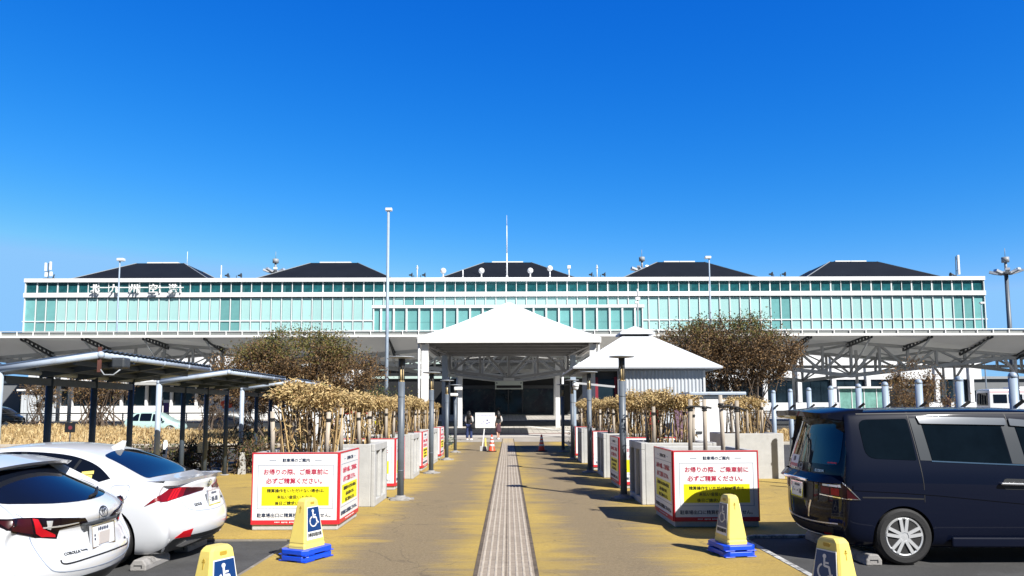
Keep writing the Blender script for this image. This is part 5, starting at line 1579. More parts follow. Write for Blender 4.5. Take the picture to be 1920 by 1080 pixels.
for x, mt, lab, h in ((-30.2, 'maroon', 'dark red banner post under the left canopy', 2.3), (-29.6, 'purple', 'navy and white banner post beside the dark red one', 2.1)):
    t = thing('banner_post', lab, 'banner post', (x, 65, gz(65)))
    mb = MB(); mb.box(-.22, .22, -.08, .08, 0, h); mb.build('panel', mt, t)
    mb = MB(); mb.box(-.24, .24, -.1, .1, h, h + .25); mb.build('cap', 'white_paint', t)
t = thing('corrugated_kiosk', 'white corrugated kiosk beyond the left end of the canopy', 'kiosk', (-52.6, 84, gz(84)))
mb = MB(); mb.box(-1.9, 2.1, 0, 3, 0, 3.3)
for k in range(13): mb.box(-1.85 + k * .3, -1.72 + k * .3, -.05, 0, .1, 3.2)
mb.build('wall', 'corrugated', t)
mb = MB(); mb.box(-2.2, 2.5, -.4, 3.3, 3.3, 3.5); mb.build('roof', 'white_paint', t)
t = thing('white_counter_wall', 'long low white wall with posts beyond the left canopy', 'wall', (-38, 84.5, gz(84.5)))
mb = MB(); mb.box(-14, 20, 0, .3, 0, 1.6); mb.build('wall', 'white_paint', t)
mb = MB(); mb.box(-14, 20, .4, .5, 1.6, 3.9); mb.build('window', 'dark_glass', t)
for k in range(13): mb = MB(); x = -14 + k * 2.8; mb.box(x - .12, x + .12, -.05, .3, 1.6, 3.9); mb.build('post', 'white_metal', t)
mb = MB(); mb.box(-14.5, 20.5, -1.5, 1, 3.9, 4.2); mb.build('roof', mat('grey_roof', (.42, .42, .40), .6), t)
t = thing('orange_logo_board', 'white wall board with an orange cloud shaped emblem behind the left shelters', 'board', (-23.4, 63, gz(63)))
mb = MB(); mb.box(-2.2, 1.9, 0, .15, .3, 2.6); mb.build('board', 'sign_white', t)
mb = MB()
for cx_, cz_, rr in ((-.55, 2.05, .3), (-.2, 2.15, .36), (.15, 2.05, .3), (-.35, 1.8, .28), (.0, 1.85, .25)): mb.prism([(cx_ + rr * math.cos(k * PI / 6), cz_ + rr * .75 * math.sin(k * PI / 6)) for k in range(12)], -.03 - cx_ * .004, .0, 'Y')
mb.build('emblem', 'orange', t)
mb = MB(); r = random.Random(4)
for k in range(5): x = -1.9 + k * .26; mb.box(x, x + .16, -.02, 0, 1.2, 1.28); mb.box(x + .05, x + .09, -.02, 0, 1.1, 1.4)
mb.build('lettering', 'line_grey', t)
for px_, yy in ((-44.5, 66), (-43.8, 66), (-37.9, 66)):
    pass
t = copy_tree(tc, (-38.6, 62.0, gz(62)), .2, 'small distant orange cone under the canopy, left of a pair')
t['group'] = 'distant orange cones under the left canopy'
t = copy_tree(tc, (-37.9, 62.0, gz(62)), .7, 'small distant orange cone under the canopy, right of a pair')
t['group'] = 'distant orange cones under the left canopy'
t = thing('speed_sign', 'small dark square sign board standing before the straw bank', 'sign', (-21.3, 36.6, 0.05))
mb = MB(); mb.box(-.24, .24, -.03, .03, .7, 1.16); mb.build('board', 'plastic_dark', t)
mb = MB(); mb.lathe([(.10, -.035), (.10, -.03)], (0.03, 0, .92), 16, 'Y'); mb.lathe([(.08, -.038), (.08, -.036)], (.03, 0, .92), 16, 'Y'); mb.build('ring_mark', mat('dull_red', (.16, .03, .04), .5), t)
mb = MB(); mb.tube((0, .03, 0), (0, .03, .72), .03); mb.build('leg', 'dark_metal', t)
# ================================================================= cars
def fillet(pts, r, n=4):
    out = []
    m = len(pts)
    for i in range(m):
        p0, p, p2 = Vector(pts[i - 1]), Vector(pts[i]), Vector(pts[(i + 1) % m])
        rr = r[i] if hasattr(r, '__len__') else r
        a = p + (p0 - p).normalized() * min(rr, (p0 - p).length * .48)
        b = p + (p2 - p).normalized() * min(rr, (p2 - p).length * .48)
        for k in range(n + 1):
            f = k / n
            out.append(tuple(a * (1 - f) ** 2 + p * 2 * f * (1 - f) + b * f * f))
    return out

def spline(pts, n=6):
    """smooth curve through points"""
    pts = [Vector(p) for p in pts]; out = []
    for i in range(len(pts) - 1):
        p0 = pts[max(0, i - 1)]; p1 = pts[i]; p2 = pts[i + 1]; p3 = pts[min(len(pts) - 1, i + 2)]
        for k in range(n):
            f = k / n
            out.append(tuple(.5 * ((2 * p1) + (p2 - p0) * f + (2 * p0 - 5 * p1 + 4 * p2 - p3) * f * f + (3 * p1 - p0 - 3 * p2 + p3) * f ** 3)))
    out.append(tuple(pts[-1])); return out

class Car:
    """a body lofted from cross-sections; windows, lamps and seams are shaped patches laid on its skin.
    local axes: x forward from the rear bumper, y to the car's left, z up"""
    def __init__(s, t, stations, dxr, dxf, bulge_r, bulge_f, paint, wheels, wr, track, us=(-1, -.93, -.62, 0, .62, .93, 1), arch=1.07, sub=2, decay=False):
        s.t = t
        I, K = len(stations), len(stations[0][1]); J = len(us)
        bm = bmesh.new(); V = {}
        def pos(i, j, k):
            x, sec, crown = stations[i]; w_, z = sec[k]; u = us[j]
            if k == K - 1: z = z + crown * (1 - u * u)
            if i < 3: x = x + (dxr[k] if i == 0 else (dxr[k] * (0, .82, .45)[i] if decay else 0)) + (bulge_r * abs(u) ** 2.4 if i == 0 else 0)
            if i == I - 1: x = x + dxf[k] - bulge_f * abs(u) ** 2.4
            return Vector((x, w_ * u, z))
        for i in range(I):
            for j in range(J):
                for k in range(K):
                    if i in (0, I - 1) or j in (0, J - 1) or k in (0, K - 1):
                        V[i, j, k] = bm.verts.new(pos(i, j, k))
        def q(a, b, c, d): bm.faces.new((V[a], V[b], V[c], V[d]))
        for i in range(I - 1):
            for j in range(J - 1):
                q((i, j, 0), (i, j + 1, 0), (i + 1, j + 1, 0), (i + 1, j, 0)); q((i, j, K - 1), (i + 1, j, K - 1), (i + 1, j + 1, K - 1), (i, j + 1, K - 1))
            for k in range(K - 1):
                q((i, 0, k), (i + 1, 0, k), (i + 1, 0, k + 1), (i, 0, k + 1)); q((i, J - 1, k), (i, J - 1, k + 1), (i + 1, J - 1, k + 1), (i + 1, J - 1, k))
        for j in range(J - 1):
            for k in range(K - 1):
                q((0, j, k), (0, j, k + 1), (0, j + 1, k + 1), (0, j + 1, k)); q((I - 1, j, k), (I - 1, j + 1, k), (I - 1, j + 1, k + 1), (I - 1, j, k + 1))
        bmesh.ops.recalc_face_normals(bm, faces=bm.faces)
        me = bpy.data.meshes.new('body'); bm.to_mesh(me); bm.free()
        o = bpy.data.objects.new('body', me); COL.objects.link(o)
        m = o.modifiers.new('sub', 'SUBSURF'); m.levels = sub; m.render_levels = sub
        apply_mods(o)
        bm = bmesh.new(); bm.from_mesh(o.data); s.bvh = BVHTree.FromBMesh(bm); bm.free()
        # wheel arches cut out of the skin
        mb = MB()
        for wx in wheels:
            for sd in (-1, 1):
                a, b = sorted((sd * (track - .34), sd * (track + .5)))
                mb.lathe([(wr * arch, a), (wr * arch, b)], (wx, 0, wr), 40, 'Y')
        c = mb.build('cutter', 'plastic_dark')
        o.data.materials.append(M[paint]); o.data.materials.append(M['plastic_dark'])
        bo = o.modifiers.new('cut', 'BOOLEAN'); bo.object = c; bo.solver = 'EXACT'; bo.material_mode = 'TRANSFER'
        apply_mods(o)
        bpy.data.objects.remove(c)
        if len(o.data.materials) < 2: o.data.materials.clear(); o.data.materials.append(M[paint]); o.data.materials.append(M['plastic_dark'])
        for p in o.data.polygons: p.use_smooth = True
        o.data.set_sharp_from_angle(angle=R(38))
        COL.objects.unlink(o); link(o, t)
        s.body = o
    def hit(s, axis, u, v):
        """axis: L/R side (x,z), B/F end (y,z), T top (x,y), or an angle in degrees for an oblique horizontal view"""
        if axis == 'L': o, d = Vector((u, 4, v)), Vector((0, -1, 0))
        elif axis == 'R': o, d = Vector((u, -4, v)), Vector((0, 1, 0))
        elif axis == 'B': o, d = Vector((-4, u, v)), Vector((1, 0, 0))
        elif axis == 'F': o, d = Vector((9, u, v)), Vector((-1, 0, 0))
        elif isinstance(axis, tuple):
            a, el = R(axis[0]), R(axis[1]); e = Vector((-math.sin(a), math.cos(a), 0))
            d = Vector((math.cos(a) * math.cos(el), math.sin(a) * math.cos(el), -math.sin(el))); o = e * u + Vector((math.cos(a) * math.sin(el), math.sin(a) * math.sin(el), math.cos(el))) * v - d * 6
        elif axis == 'T': o, d = Vector((u, v, 4)), Vector((0, 0, -1))
        else:
            a = R(axis); d = Vector((math.cos(a), math.sin(a), 0)); e = Vector((-d.y, d.x, 0)); o = e * u - d * 6 + Vector((0, 0, v))
        loc, nor, idx, dist = s.bvh.ray_cast(o, d)
        if loc is None:
            loc, nor, idx, dist = s.bvh.find_nearest(o + d * (4 if isinstance(axis, str) else 6))
        return loc, nor
    def patch(s, name, axis, outline, mt, off=.004, res=.045, parent=None, skirt=.012, smooth=True):
        pts = [Vector(p) for p in outline]
        ring = []
        for a, b in zip(pts, pts[1:] + pts[:1]):
            n = max(1, int((b - a).length / res))
            for k in range(n): ring.append(a.lerp(b, k / n))
        n = len(ring)
        xs_ = [p.x for p in ring]; ys_ = [p.y for p in ring]
        def inside(p):
            c = False
            for i in range(n):
                a, b = ring[i], ring[i - 1]
                if (a.y > p.y) != (b.y > p.y) and p.x < (b.x - a.x) * (p.y - a.y) / (b.y - a.y) + a.x: c = not c
            return c
        def far(p): return min((p - q).length_squared for q in ring) > (res * .45) ** 2
        pin = []
        nx = int((max(xs_) - min(xs_)) / res); ny = int((max(ys_) - min(ys_)) / res)
        for i in range(1, nx + 1):
            for j in range(1, ny + 1):
                p = Vector((min(xs_) + i * res, min(ys_) + j * res))
                if inside(p) and far(p): pin.append(p)
        vs, es, fs, *_ = delaunay_2d_cdt(ring + pin, [(i, (i + 1) % n) for i in range(n)], [list(range(n))], 1, 1e-5)
        mb = MB(); bm = mb.bm
        bv = []; ins = []
        for v in vs:
            loc, nor = s.hit(axis, v.x, v.y)
            bv.append(bm.verts.new(loc + nor * off)); ins.append(loc - nor * skirt)
        for f in fs:
            try: bm.faces.new([bv[i] for i in f])
            except ValueError: pass
        be = [e for e in bm.edges if len(e.link_faces) == 1]
        idx = {v: i for i, v in enumerate(bv)}
        low = {}
        for e in be:
            for v in e.verts:
                if v not in low: low[v] = bm.verts.new(ins[idx[v]])
        for e in be:
            a, b = e.verts
            try: bm.faces.new((a, b, low[b], low[a]))
            except ValueError: pass
        bm.verts.ensure_lookup_table()
        return mb.build(name, mt, parent or s.t, smooth=30)
    def seam(s, name, axis, line, mt='black', w_=.008, off=.0025, parent=None, res=.05):
        pts = [Vector(p) for p in line]; L, Rr = [], []
        dense = []
        for a, b in zip(pts[:-1], pts[1:]):
            n = max(1, int((b - a).length / res))
            for k in range(n): dense.append(a.lerp(b, k / n))
        dense.append(pts[-1])
        for i, p in enumerate(dense):
            d = (dense[min(i + 1, len(dense) - 1)] - dense[max(0, i - 1)]).normalized(); q = Vector((-d.y, d.x)) * w_ / 2
            L.append(p + q); Rr.append(p - q)
        mb = MB(); rows = []
        for a, b in zip(L, Rr):
            la, na = s.hit(axis, a.x, a.y); lb, nb_ = s.hit(axis, b.x, b.y)
            rows.append([mb.bm.verts.new(la - na * .004), mb.bm.verts.new(la + na * off), mb.bm.verts.new(lb + nb_ * off), mb.bm.verts.new(lb - nb_ * .004)])
        for a, b in zip(rows[:-1], rows[1:]):
            for k in range(3):
                try: mb.bm.faces.new((a[k], a[k + 1], b[k + 1], b[k]))
                except ValueError: pass
        return mb.build(name, mt, parent or s.t, smooth=40)

def make_wheel(parent, x, y, r, wdt, side, spokes='double', rim_r=None):
    """side: -1 right, +1 left; outer face towards side"""
    rim = rim_r or r * .69
    t = bpy.data.objects.new('wheel', None); link(t, parent); t.location = (x, y, r)
    if side > 0: t.rotation_euler = (0, 0, PI)
    # outer face towards -y
    mb = MB(); h = wdt / 2
    mb.lathe([(rim * .98, -h * .80), (rim + .012, -h * .98), (r - .035, -h), (r - .008, -h * .80), (r, -h * .4), (r, h * .4), (r - .008, h * .8), (r - .035, h), (rim, h * .9)], n=44, axis='Y')
    mb.build('tyre', 'black_rubber', t, smooth=30)
    mb = MB()
    mb.lathe([(rim, -h * .78), (rim - .012, -h * .90), (rim - .026, -h * .86), (rim - .030, -h * .2), (rim - .03, h * .7)], n=44, axis='Y')
    mb.lathe([(.058, -h * .80), (.052, -h * .86), (.004, -h * .88)], n=18, axis='Y')
    for k in range(5):
        a = 2 * PI * k / 5 + PI / 2 + PI / 5 * 0
        for dd in (-1, 1):
            e = Vector((math.cos(a), 0, math.sin(a))); q = Vector((-math.sin(a), 0, math.cos(a)))
            p0 = e * .045 + q * dd * .016 + Vector((0, -h * .78, 0)); p1 = e * (rim - .022) + q * dd * .038 + Vector((0, -h * .80, 0))
            mb.bar(p0, p1, .036, .03, up=(0, 1, 0))
    mb.build('rim', 'silver', t, smooth=35)
    mb = MB(); mb.lathe([(rim - .028, -h * .30), (.02, -h * .22)], n=30, axis='Y'); mb.build('brake_disc', 'plastic_dark', t)
    mb = MB()
    for k in range(5):
        a = 2 * PI * k / 5 + PI / 2 + PI / 5; mb.tube((math.cos(a) * .058, -h * .70, math.sin(a) * .058), (math.cos(a) * .058, -h * .84, math.sin(a) * .058), .011, n=8)
    mb.build('wheel_nut', 'dark_metal', t)
    return t

def plate(car, y, z, tilt, parent, dx, text, w_=.33, h=.165, bracket=True):
    loc, n = car.hit('B', y, z)
    o = bpy.data.objects.new('number_plate', None)
    mb = MB(); mb.box(-w_ / 2, w_ / 2, -.006, .006, -h / 2, h / 2); o = mb.build('number_plate', 'sign_white', parent, bevel=.004)
    o.matrix_local = Matrix.Translation((loc.x - dx, y, z)) @ Matrix.Rotation(-PI / 2, 4, 'Z') @ Matrix.Rotation(tilt, 4, 'X')
    mb = MB()
    for a in ((-w_ / 2 - .012, w_ / 2 + .012, h / 2, h / 2 + .012), (-w_ / 2 - .012, w_ / 2 + .012, -h / 2 - .012, -h / 2), (-w_ / 2 - .012, -w_ / 2, -h / 2, h / 2), (w_ / 2, w_ / 2 + .012, -h / 2, h / 2)): mb.box(a[0], a[1], -.010, .010, a[2], a[3])
    mb.build('plate_frame', 'chrome', o)
    if text:
        mb = MB(); mb.add_mesh(text_mesh(text, .082, .02)); e = mb.build('lettering', 'text_navy', o, recalc=False); e.rotation_euler = (PI / 2, 0, 0); e.location = (.01, -.0075, -.025)
    mb = MB()   # small top row, too small to read
    r = random.Random(8)
    for k in range(6): x = -.075 + k * .027; mb.box(x, x + .018, -.0085, -.005, .042, .042 + r.uniform(.016, .026)); mb.box(x + .006, x + .01, -.0086, -.005, .036, .068)
    for k in range(2): mb.box(-.135, -.118, -.0085, -.005, -.03 + k * .03, -.012 + k * .03)
    mb.build('small_print', 'text_navy', o)
    return o

def emblem(car, y, z, kind, parent, rr=.052):
    loc, n = car.hit('B', y, z)
    base = Matrix.Translation(loc + n * .004) @ n.to_track_quat('Z', 'Y').to_matrix().to_4x4()
    mb = MB()
    def ring(rx, ry, cx, cy, th, n_=28):
        a = [[], []]
        for i in range(n_):
            q = 2 * PI * i / n_
            a[0].append(mb.bm.verts.new((cx + rx * math.cos(q), cy + ry * math.sin(q), .006))); a[1].append(mb.bm.verts.new((cx + (rx - th) * math.cos(q), cy + (ry - th) * math.sin(q), .006)))
        for i in range(n_): mb.bm.faces.new((a[0][i], a[0][(i + 1) % n_], a[1][(i + 1) % n_], a[1][i]))
    if kind == 'ovals':
        ring(rr * 1.25, rr, 0, 0, .010); ring(rr * .35, rr * .92, 0, 0, .008); ring(rr * .85, rr * .36, 0, rr * .5, .008)
    elif kind == 'l_mark':
        ring(rr * 1.25, rr, 0, 0, .010); mb.bar((-rr * .2, rr * .6, .006), (-rr * .5, -rr * .35, .006), .012, .006); mb.bar((-rr * .5, -rr * .35, .006), (rr * .8, -rr * .35, .006), .012, .006)
    else:
        mb.bar((-rr * .55, -rr * .8, .006), (-rr * .8, rr * .8, .006), .014, .006); mb.bar((rr * .55, -rr * .8, .006), (rr * .8, rr * .8, .006), .014, .006); mb.bar((-rr * .6, 0, .006), (rr * .6, 0, .006), .012, .006)
        ring(rr * 1.2, rr * 1.15, 0, 0, .009)
    o = mb.build('emblem', 'steel_grey' if kind == 'h_mark' else 'dark_metal', parent); o.matrix_local = base
    return o

def badge(car, y, z, text, size, parent, mt='dark_metal', italic=0, bold=.01):
    loc, n = car.hit('B', y, z)
    mb = MB(); mb.add_mesh(text_mesh(text, size, bold, extrude=.002))
    o = mb.build('badge', mt, parent, recalc=False)
    zax = n; xax = Vector((0, 0, 1)).cross(zax).normalized(); yax = zax.cross(xax)
    m = Matrix((xax, yax, zax)).transposed().to_4x4(); m.translation = loc + n * .004
    o.matrix_local = m
    return o

def mirror_y(pts): return [(-a, b) for a, b in pts][::-1]

# ---------------------------------------------------------------- white sedan
def build_sedan():
    t = thing('parked_car', 'white sedan with a fin antenna and sharp red tail lamps, parked behind the white wagon', 'car', (-3.49, 9.42, 0), PI)
    st = [(0.0, [(.66, .17), (.80, .34), (.84, .60), (.80, .78), (.73, .885), (.66, .915)], .02),
          (.26, [(.76, .13), (.90, .30), (.915, .60), (.885, .80), (.81, .90), (.70, .935)], .025),
          (.55, [(.80, .13), (.905, .28), (.925, .60), (.90, .82), (.82, .915), (.71, .95)], .028),
          (.80, [(.80, .13), (.90, .27), (.92, .60), (.90, .83), (.825, .93), (.69, 1.005)], .035),
          (1.08, [(.80, .18), (.89, .30), (.91, .60), (.895, .84), (.825, .94), (.64, 1.145)], .05),
          (1.38, [(.80, .18), (.89, .30), (.905, .59), (.89, .84), (.82, .935), (.60, 1.255)], .055),
          (1.75, [(.80, .18), (.88, .29), (.905, .58), (.89, .83), (.815, .93), (.585, 1.32)], .055),
          (2.20, [(.80, .18), (.88, .29), (.90, .58), (.885, .82), (.81, .92), (.58, 1.335)], .055),
          (2.60, [(.80, .18), (.88, .29), (.90, .58), (.885, .82), (.81, .91), (.585, 1.30)], .05),
          (2.95, [(.80, .18), (.88, .29), (.90, .58), (.885, .81), (.81, .90), (.62, 1.19)], .05),
          (3.30, [(.80, .18), (.88, .30), (.905, .58), (.885, .80), (.81, .88), (.70, .99)], .05),
          (3.55, [(.80, .18), (.89, .31), (.91, .58), (.88, .78), (.81, .86), (.70, .905)], .04),
          (4.10, [(.78, .18), (.89, .32), (.90, .58), (.86, .73), (.78, .80), (.66, .83)], .035),
          (4.48, [(.72, .20), (.84, .34), (.84, .54), (.78, .65), (.70, .70), (.60, .715)], .03),
          (4.68, [(.60, .24), (.72, .34), (.70, .48), (.62, .56), (.56, .60), (.48, .62)], .02)]
    c = Car(t, st, [.20, .04, .10, .24, .20, .20], [-.05, 0, 0, -.02, -.03, -.05], .28, .45, 'car_white', (1.05, 3.88), .325, .80, arch=1.12, decay=True)
    # rear window
    rw = fillet([(.69, .64), (1.28, .525), (1.35, 0), (1.28, -.525), (.69, -.64), (.63, 0)], [.05, .08, .5, .08, .05, .5])
    c.patch('rear_window', 'T', rw, 'car_glass', res=.06)
    # side windows
    for ax, sd in (('L', 1), ('R', -1)):
        dlo = spline([(1.05, .985), (1.25, 1.12), (1.50, 1.215), (1.80, 1.265), (2.25, 1.285), (2.60, 1.245), (2.95, 1.12), (3.22, .95)]) + spline([(3.22, .945), (2.6, .935), (1.8, .945), (1.18, .945)])
        w_ = c.patch('side_window', ax, dlo, 'car_glass', res=.06)
        c.seam('window_pillar', ax, [(1.55, .945), (1.47, 1.19)], 'plastic_dark', .03, .006, w_)
        c.seam('window_pillar', ax, [(2.18, .945), (2.15, 1.28)], 'plastic_dark', .07, .006, w_)
        d = c.seam('door_seam', ax, spline([(1.30, .93), (1.42, .78), (1.44, .60), (1.30, .42), (1.42, .33), (2.2, .30), (3.15, .31), (3.22, .55), (3.20, .93)]), 'plastic_dark', .006)
        c.seam('door_seam', ax, [(2.19, .95), (2.22, .32)], 'plastic_dark', .006)
        for x in (1.55, 2.42):
            mb = MB(); q, nn = c.hit(ax, x, .80); mb.bar((x - .1, q.y + sd * .02, .80), (x + .12, q.y + sd * .02, .79), .03, .025); mb.build('door_handle', 'car_white', t, bevel=.008)
    c.seam('fuel_flap', 'L', fillet([(.80, .76), (.99, .75), (1.0, .915), (.79, .92)], .05) + [(.80, .79)], 'line_grey', .007)
    # windscreen
    c.patch('windscreen', 'T', fillet([(2.72, .52), (3.38, .68), (3.44, 0), (3.38, -.68), (2.72, -.52), (2.66, 0)], [.05, .05, .4, .05, .05, .4]), 'car_glass', res=.07)
    # tail lamps: oblique wedge from the side into the boot lid
    for sd in (1, -1):
        ax = -48 * sd
        e = lambda pts: [(u if sd > 0 else -u, v) for u, v in pts]
        L1 = [(-.585 + 1.14, .60), (.87, .77), (.96, .862), (.60, .862), (.38, .885), (.33, .885), (.40, .82), (.66, .735)]
        ax = (-48 * sd, 28); o = c.patch('tail_lamp', ax, e(LAMP_S), 'lamp_red', res=.025, off=.008)
        [c.patch('light_bar', ax, e(LAMP_S2[k]), 'lamp_bright', res=.025, off=.011, parent=o) for k in range(3)]
        c.patch('lamp_tip', ax, e(LAMP_S3), 'lamp_dark', res=.025, off=.011, parent=o); ax = -48 * sd
        c.patch('reflector', ax, e([(.714, .306), (.622, .373), (.495, .389), (.516, .300)]), 'lamp_bright', res=.03, off=.006)
    c.patch('rear_valance', 'B', fillet([(-.60, .315), (.60, .315), (.72, .25), (.62, .12), (-.62, .12), (-.72, .25)], .03), 'plastic_dark', res=.06, off=.006)
    for sd in (1, -1):
        e = lambda pts: [(u if sd > 0 else -u, v) for u, v in pts]
        c.patch('valance_corner', -48 * sd, e([(.40, .300), (.724, .293), (.95, .14), (.95, .10), (.40, .10)]), 'plastic_dark', res=.05, off=.006)
        c.patch('tailpipe', -48 * sd, e([(.662, .204), (.559, .256), (.322, .247), (.434, .214), (.593, .185)]), 'chrome', res=.03, off=.012)
    plate(c, 0, .695, -.12, t, .03, '88-88')
    c.seam('boot_seam', 'B', spline([(-.60, .88), (-.58, .74), (-.50, .60), (0, .56), (.50, .60), (.58, .74), (.60, .88)]), 'line_grey', .006)
    emblem(c, 0, .865, 'l_mark', t, .05)
    badge(c, .36, .645, 'LEXUS', .050, t)
    badge(c, -.38, .655, 'IS300h', .04, t)
    # boot spoiler
    mb = MB(); pts = spline([(.46, -.74), (.33, -.62), (.235, 0), (.33, .62), (.46, .74)], 6)
    hz = lambda x, y: c.hit('T', x, y)[0].z
    for (a, b), (a2, b2) in zip(pts[:-1], pts[1:]):
        r1, r2 = [], []
        for (p, q_, out) in ((a, b, r1), (a2, b2, r2)):
            zf, zm = hz(p + .20, q_), hz(p + .10, q_)
            out += [(p - .015, q_, zm + .022), (p + .08, q_, zm + .016), (p + .20, q_, zf + .003), (p + .20, q_, zf - .03), (p + .02, q_, zm - .035)]
        mb.vf(r1 + r2, [(0, 1, 6, 5), (1, 2, 7, 6), (2, 3, 8, 7), (3, 4, 9, 8), (4, 0, 5, 9)])
    bmesh.ops.remove_doubles(mb.bm, verts=mb.bm.verts, dist=.001)
    mb.build('boot_spoiler', 'car_white', t, smooth=30)
    mb = MB(); mb.vf([(1.31, -.016, 1.25), (1.31, .016, 1.25), (1.48, .018, 1.30), (1.48, -.018, 1.30), (1.28, -.006, 1.385), (1.28, .006, 1.385), (1.33, .009, 1.39), (1.33, -.009, 1.39)], [(0, 1, 5, 4), (1, 2, 6, 5), (2, 3, 7, 6), (3, 0, 4, 7), (4, 5, 6, 7)])
    mb.build('fin_antenna', 'car_white', t, bevel=.006)
    # yellow tag in the rear side window
    for ax in ('L',):
        o = c.patch('yellow_tag', ax, [(1.26, .985), (1.39, .975), (1.40, 1.015), (1.27, 1.025)], 'cone_yellow', off=.007, res=.03)
        c.patch('yellow_tag', ax, [(1.26, 1.035), (1.39, 1.025), (1.40, 1.060), (1.27, 1.07)], 'cone_yellow', off=.007, res=.03)
    for sd in (1, -1):
        for x in (1.05, 3.88): make_wheel(t, x, sd * .80, .325, .22, sd)
        o = None
        mb = MB(); mb.box(3.02, 3.17, sd * .93 - .09, sd * .93 + .09, .95, 1.07); mb.build('wing_mirror', 'car_white', t, bevel=.035)
    return t, c
LAMP_S = [(1.046, .475), (.908, .562), (.755, .668), (.634, .688), (.462, .713), (.267, .762), (.289, .725), (.527, .615), (.80, .510)]
LAMP_S2 = [[(.805, .515), (.715, .664), (.686, .672), (.778, .523)], [(.764, .528), (.678, .672), (.649, .678), (.735, .536)], [(.723, .541), (.640, .679), (.611, .685), (.690, .551)]]
LAMP_S3 = [(.600, .587), (.551, .692), (.280, .755), (.300, .725), (.518, .626)]

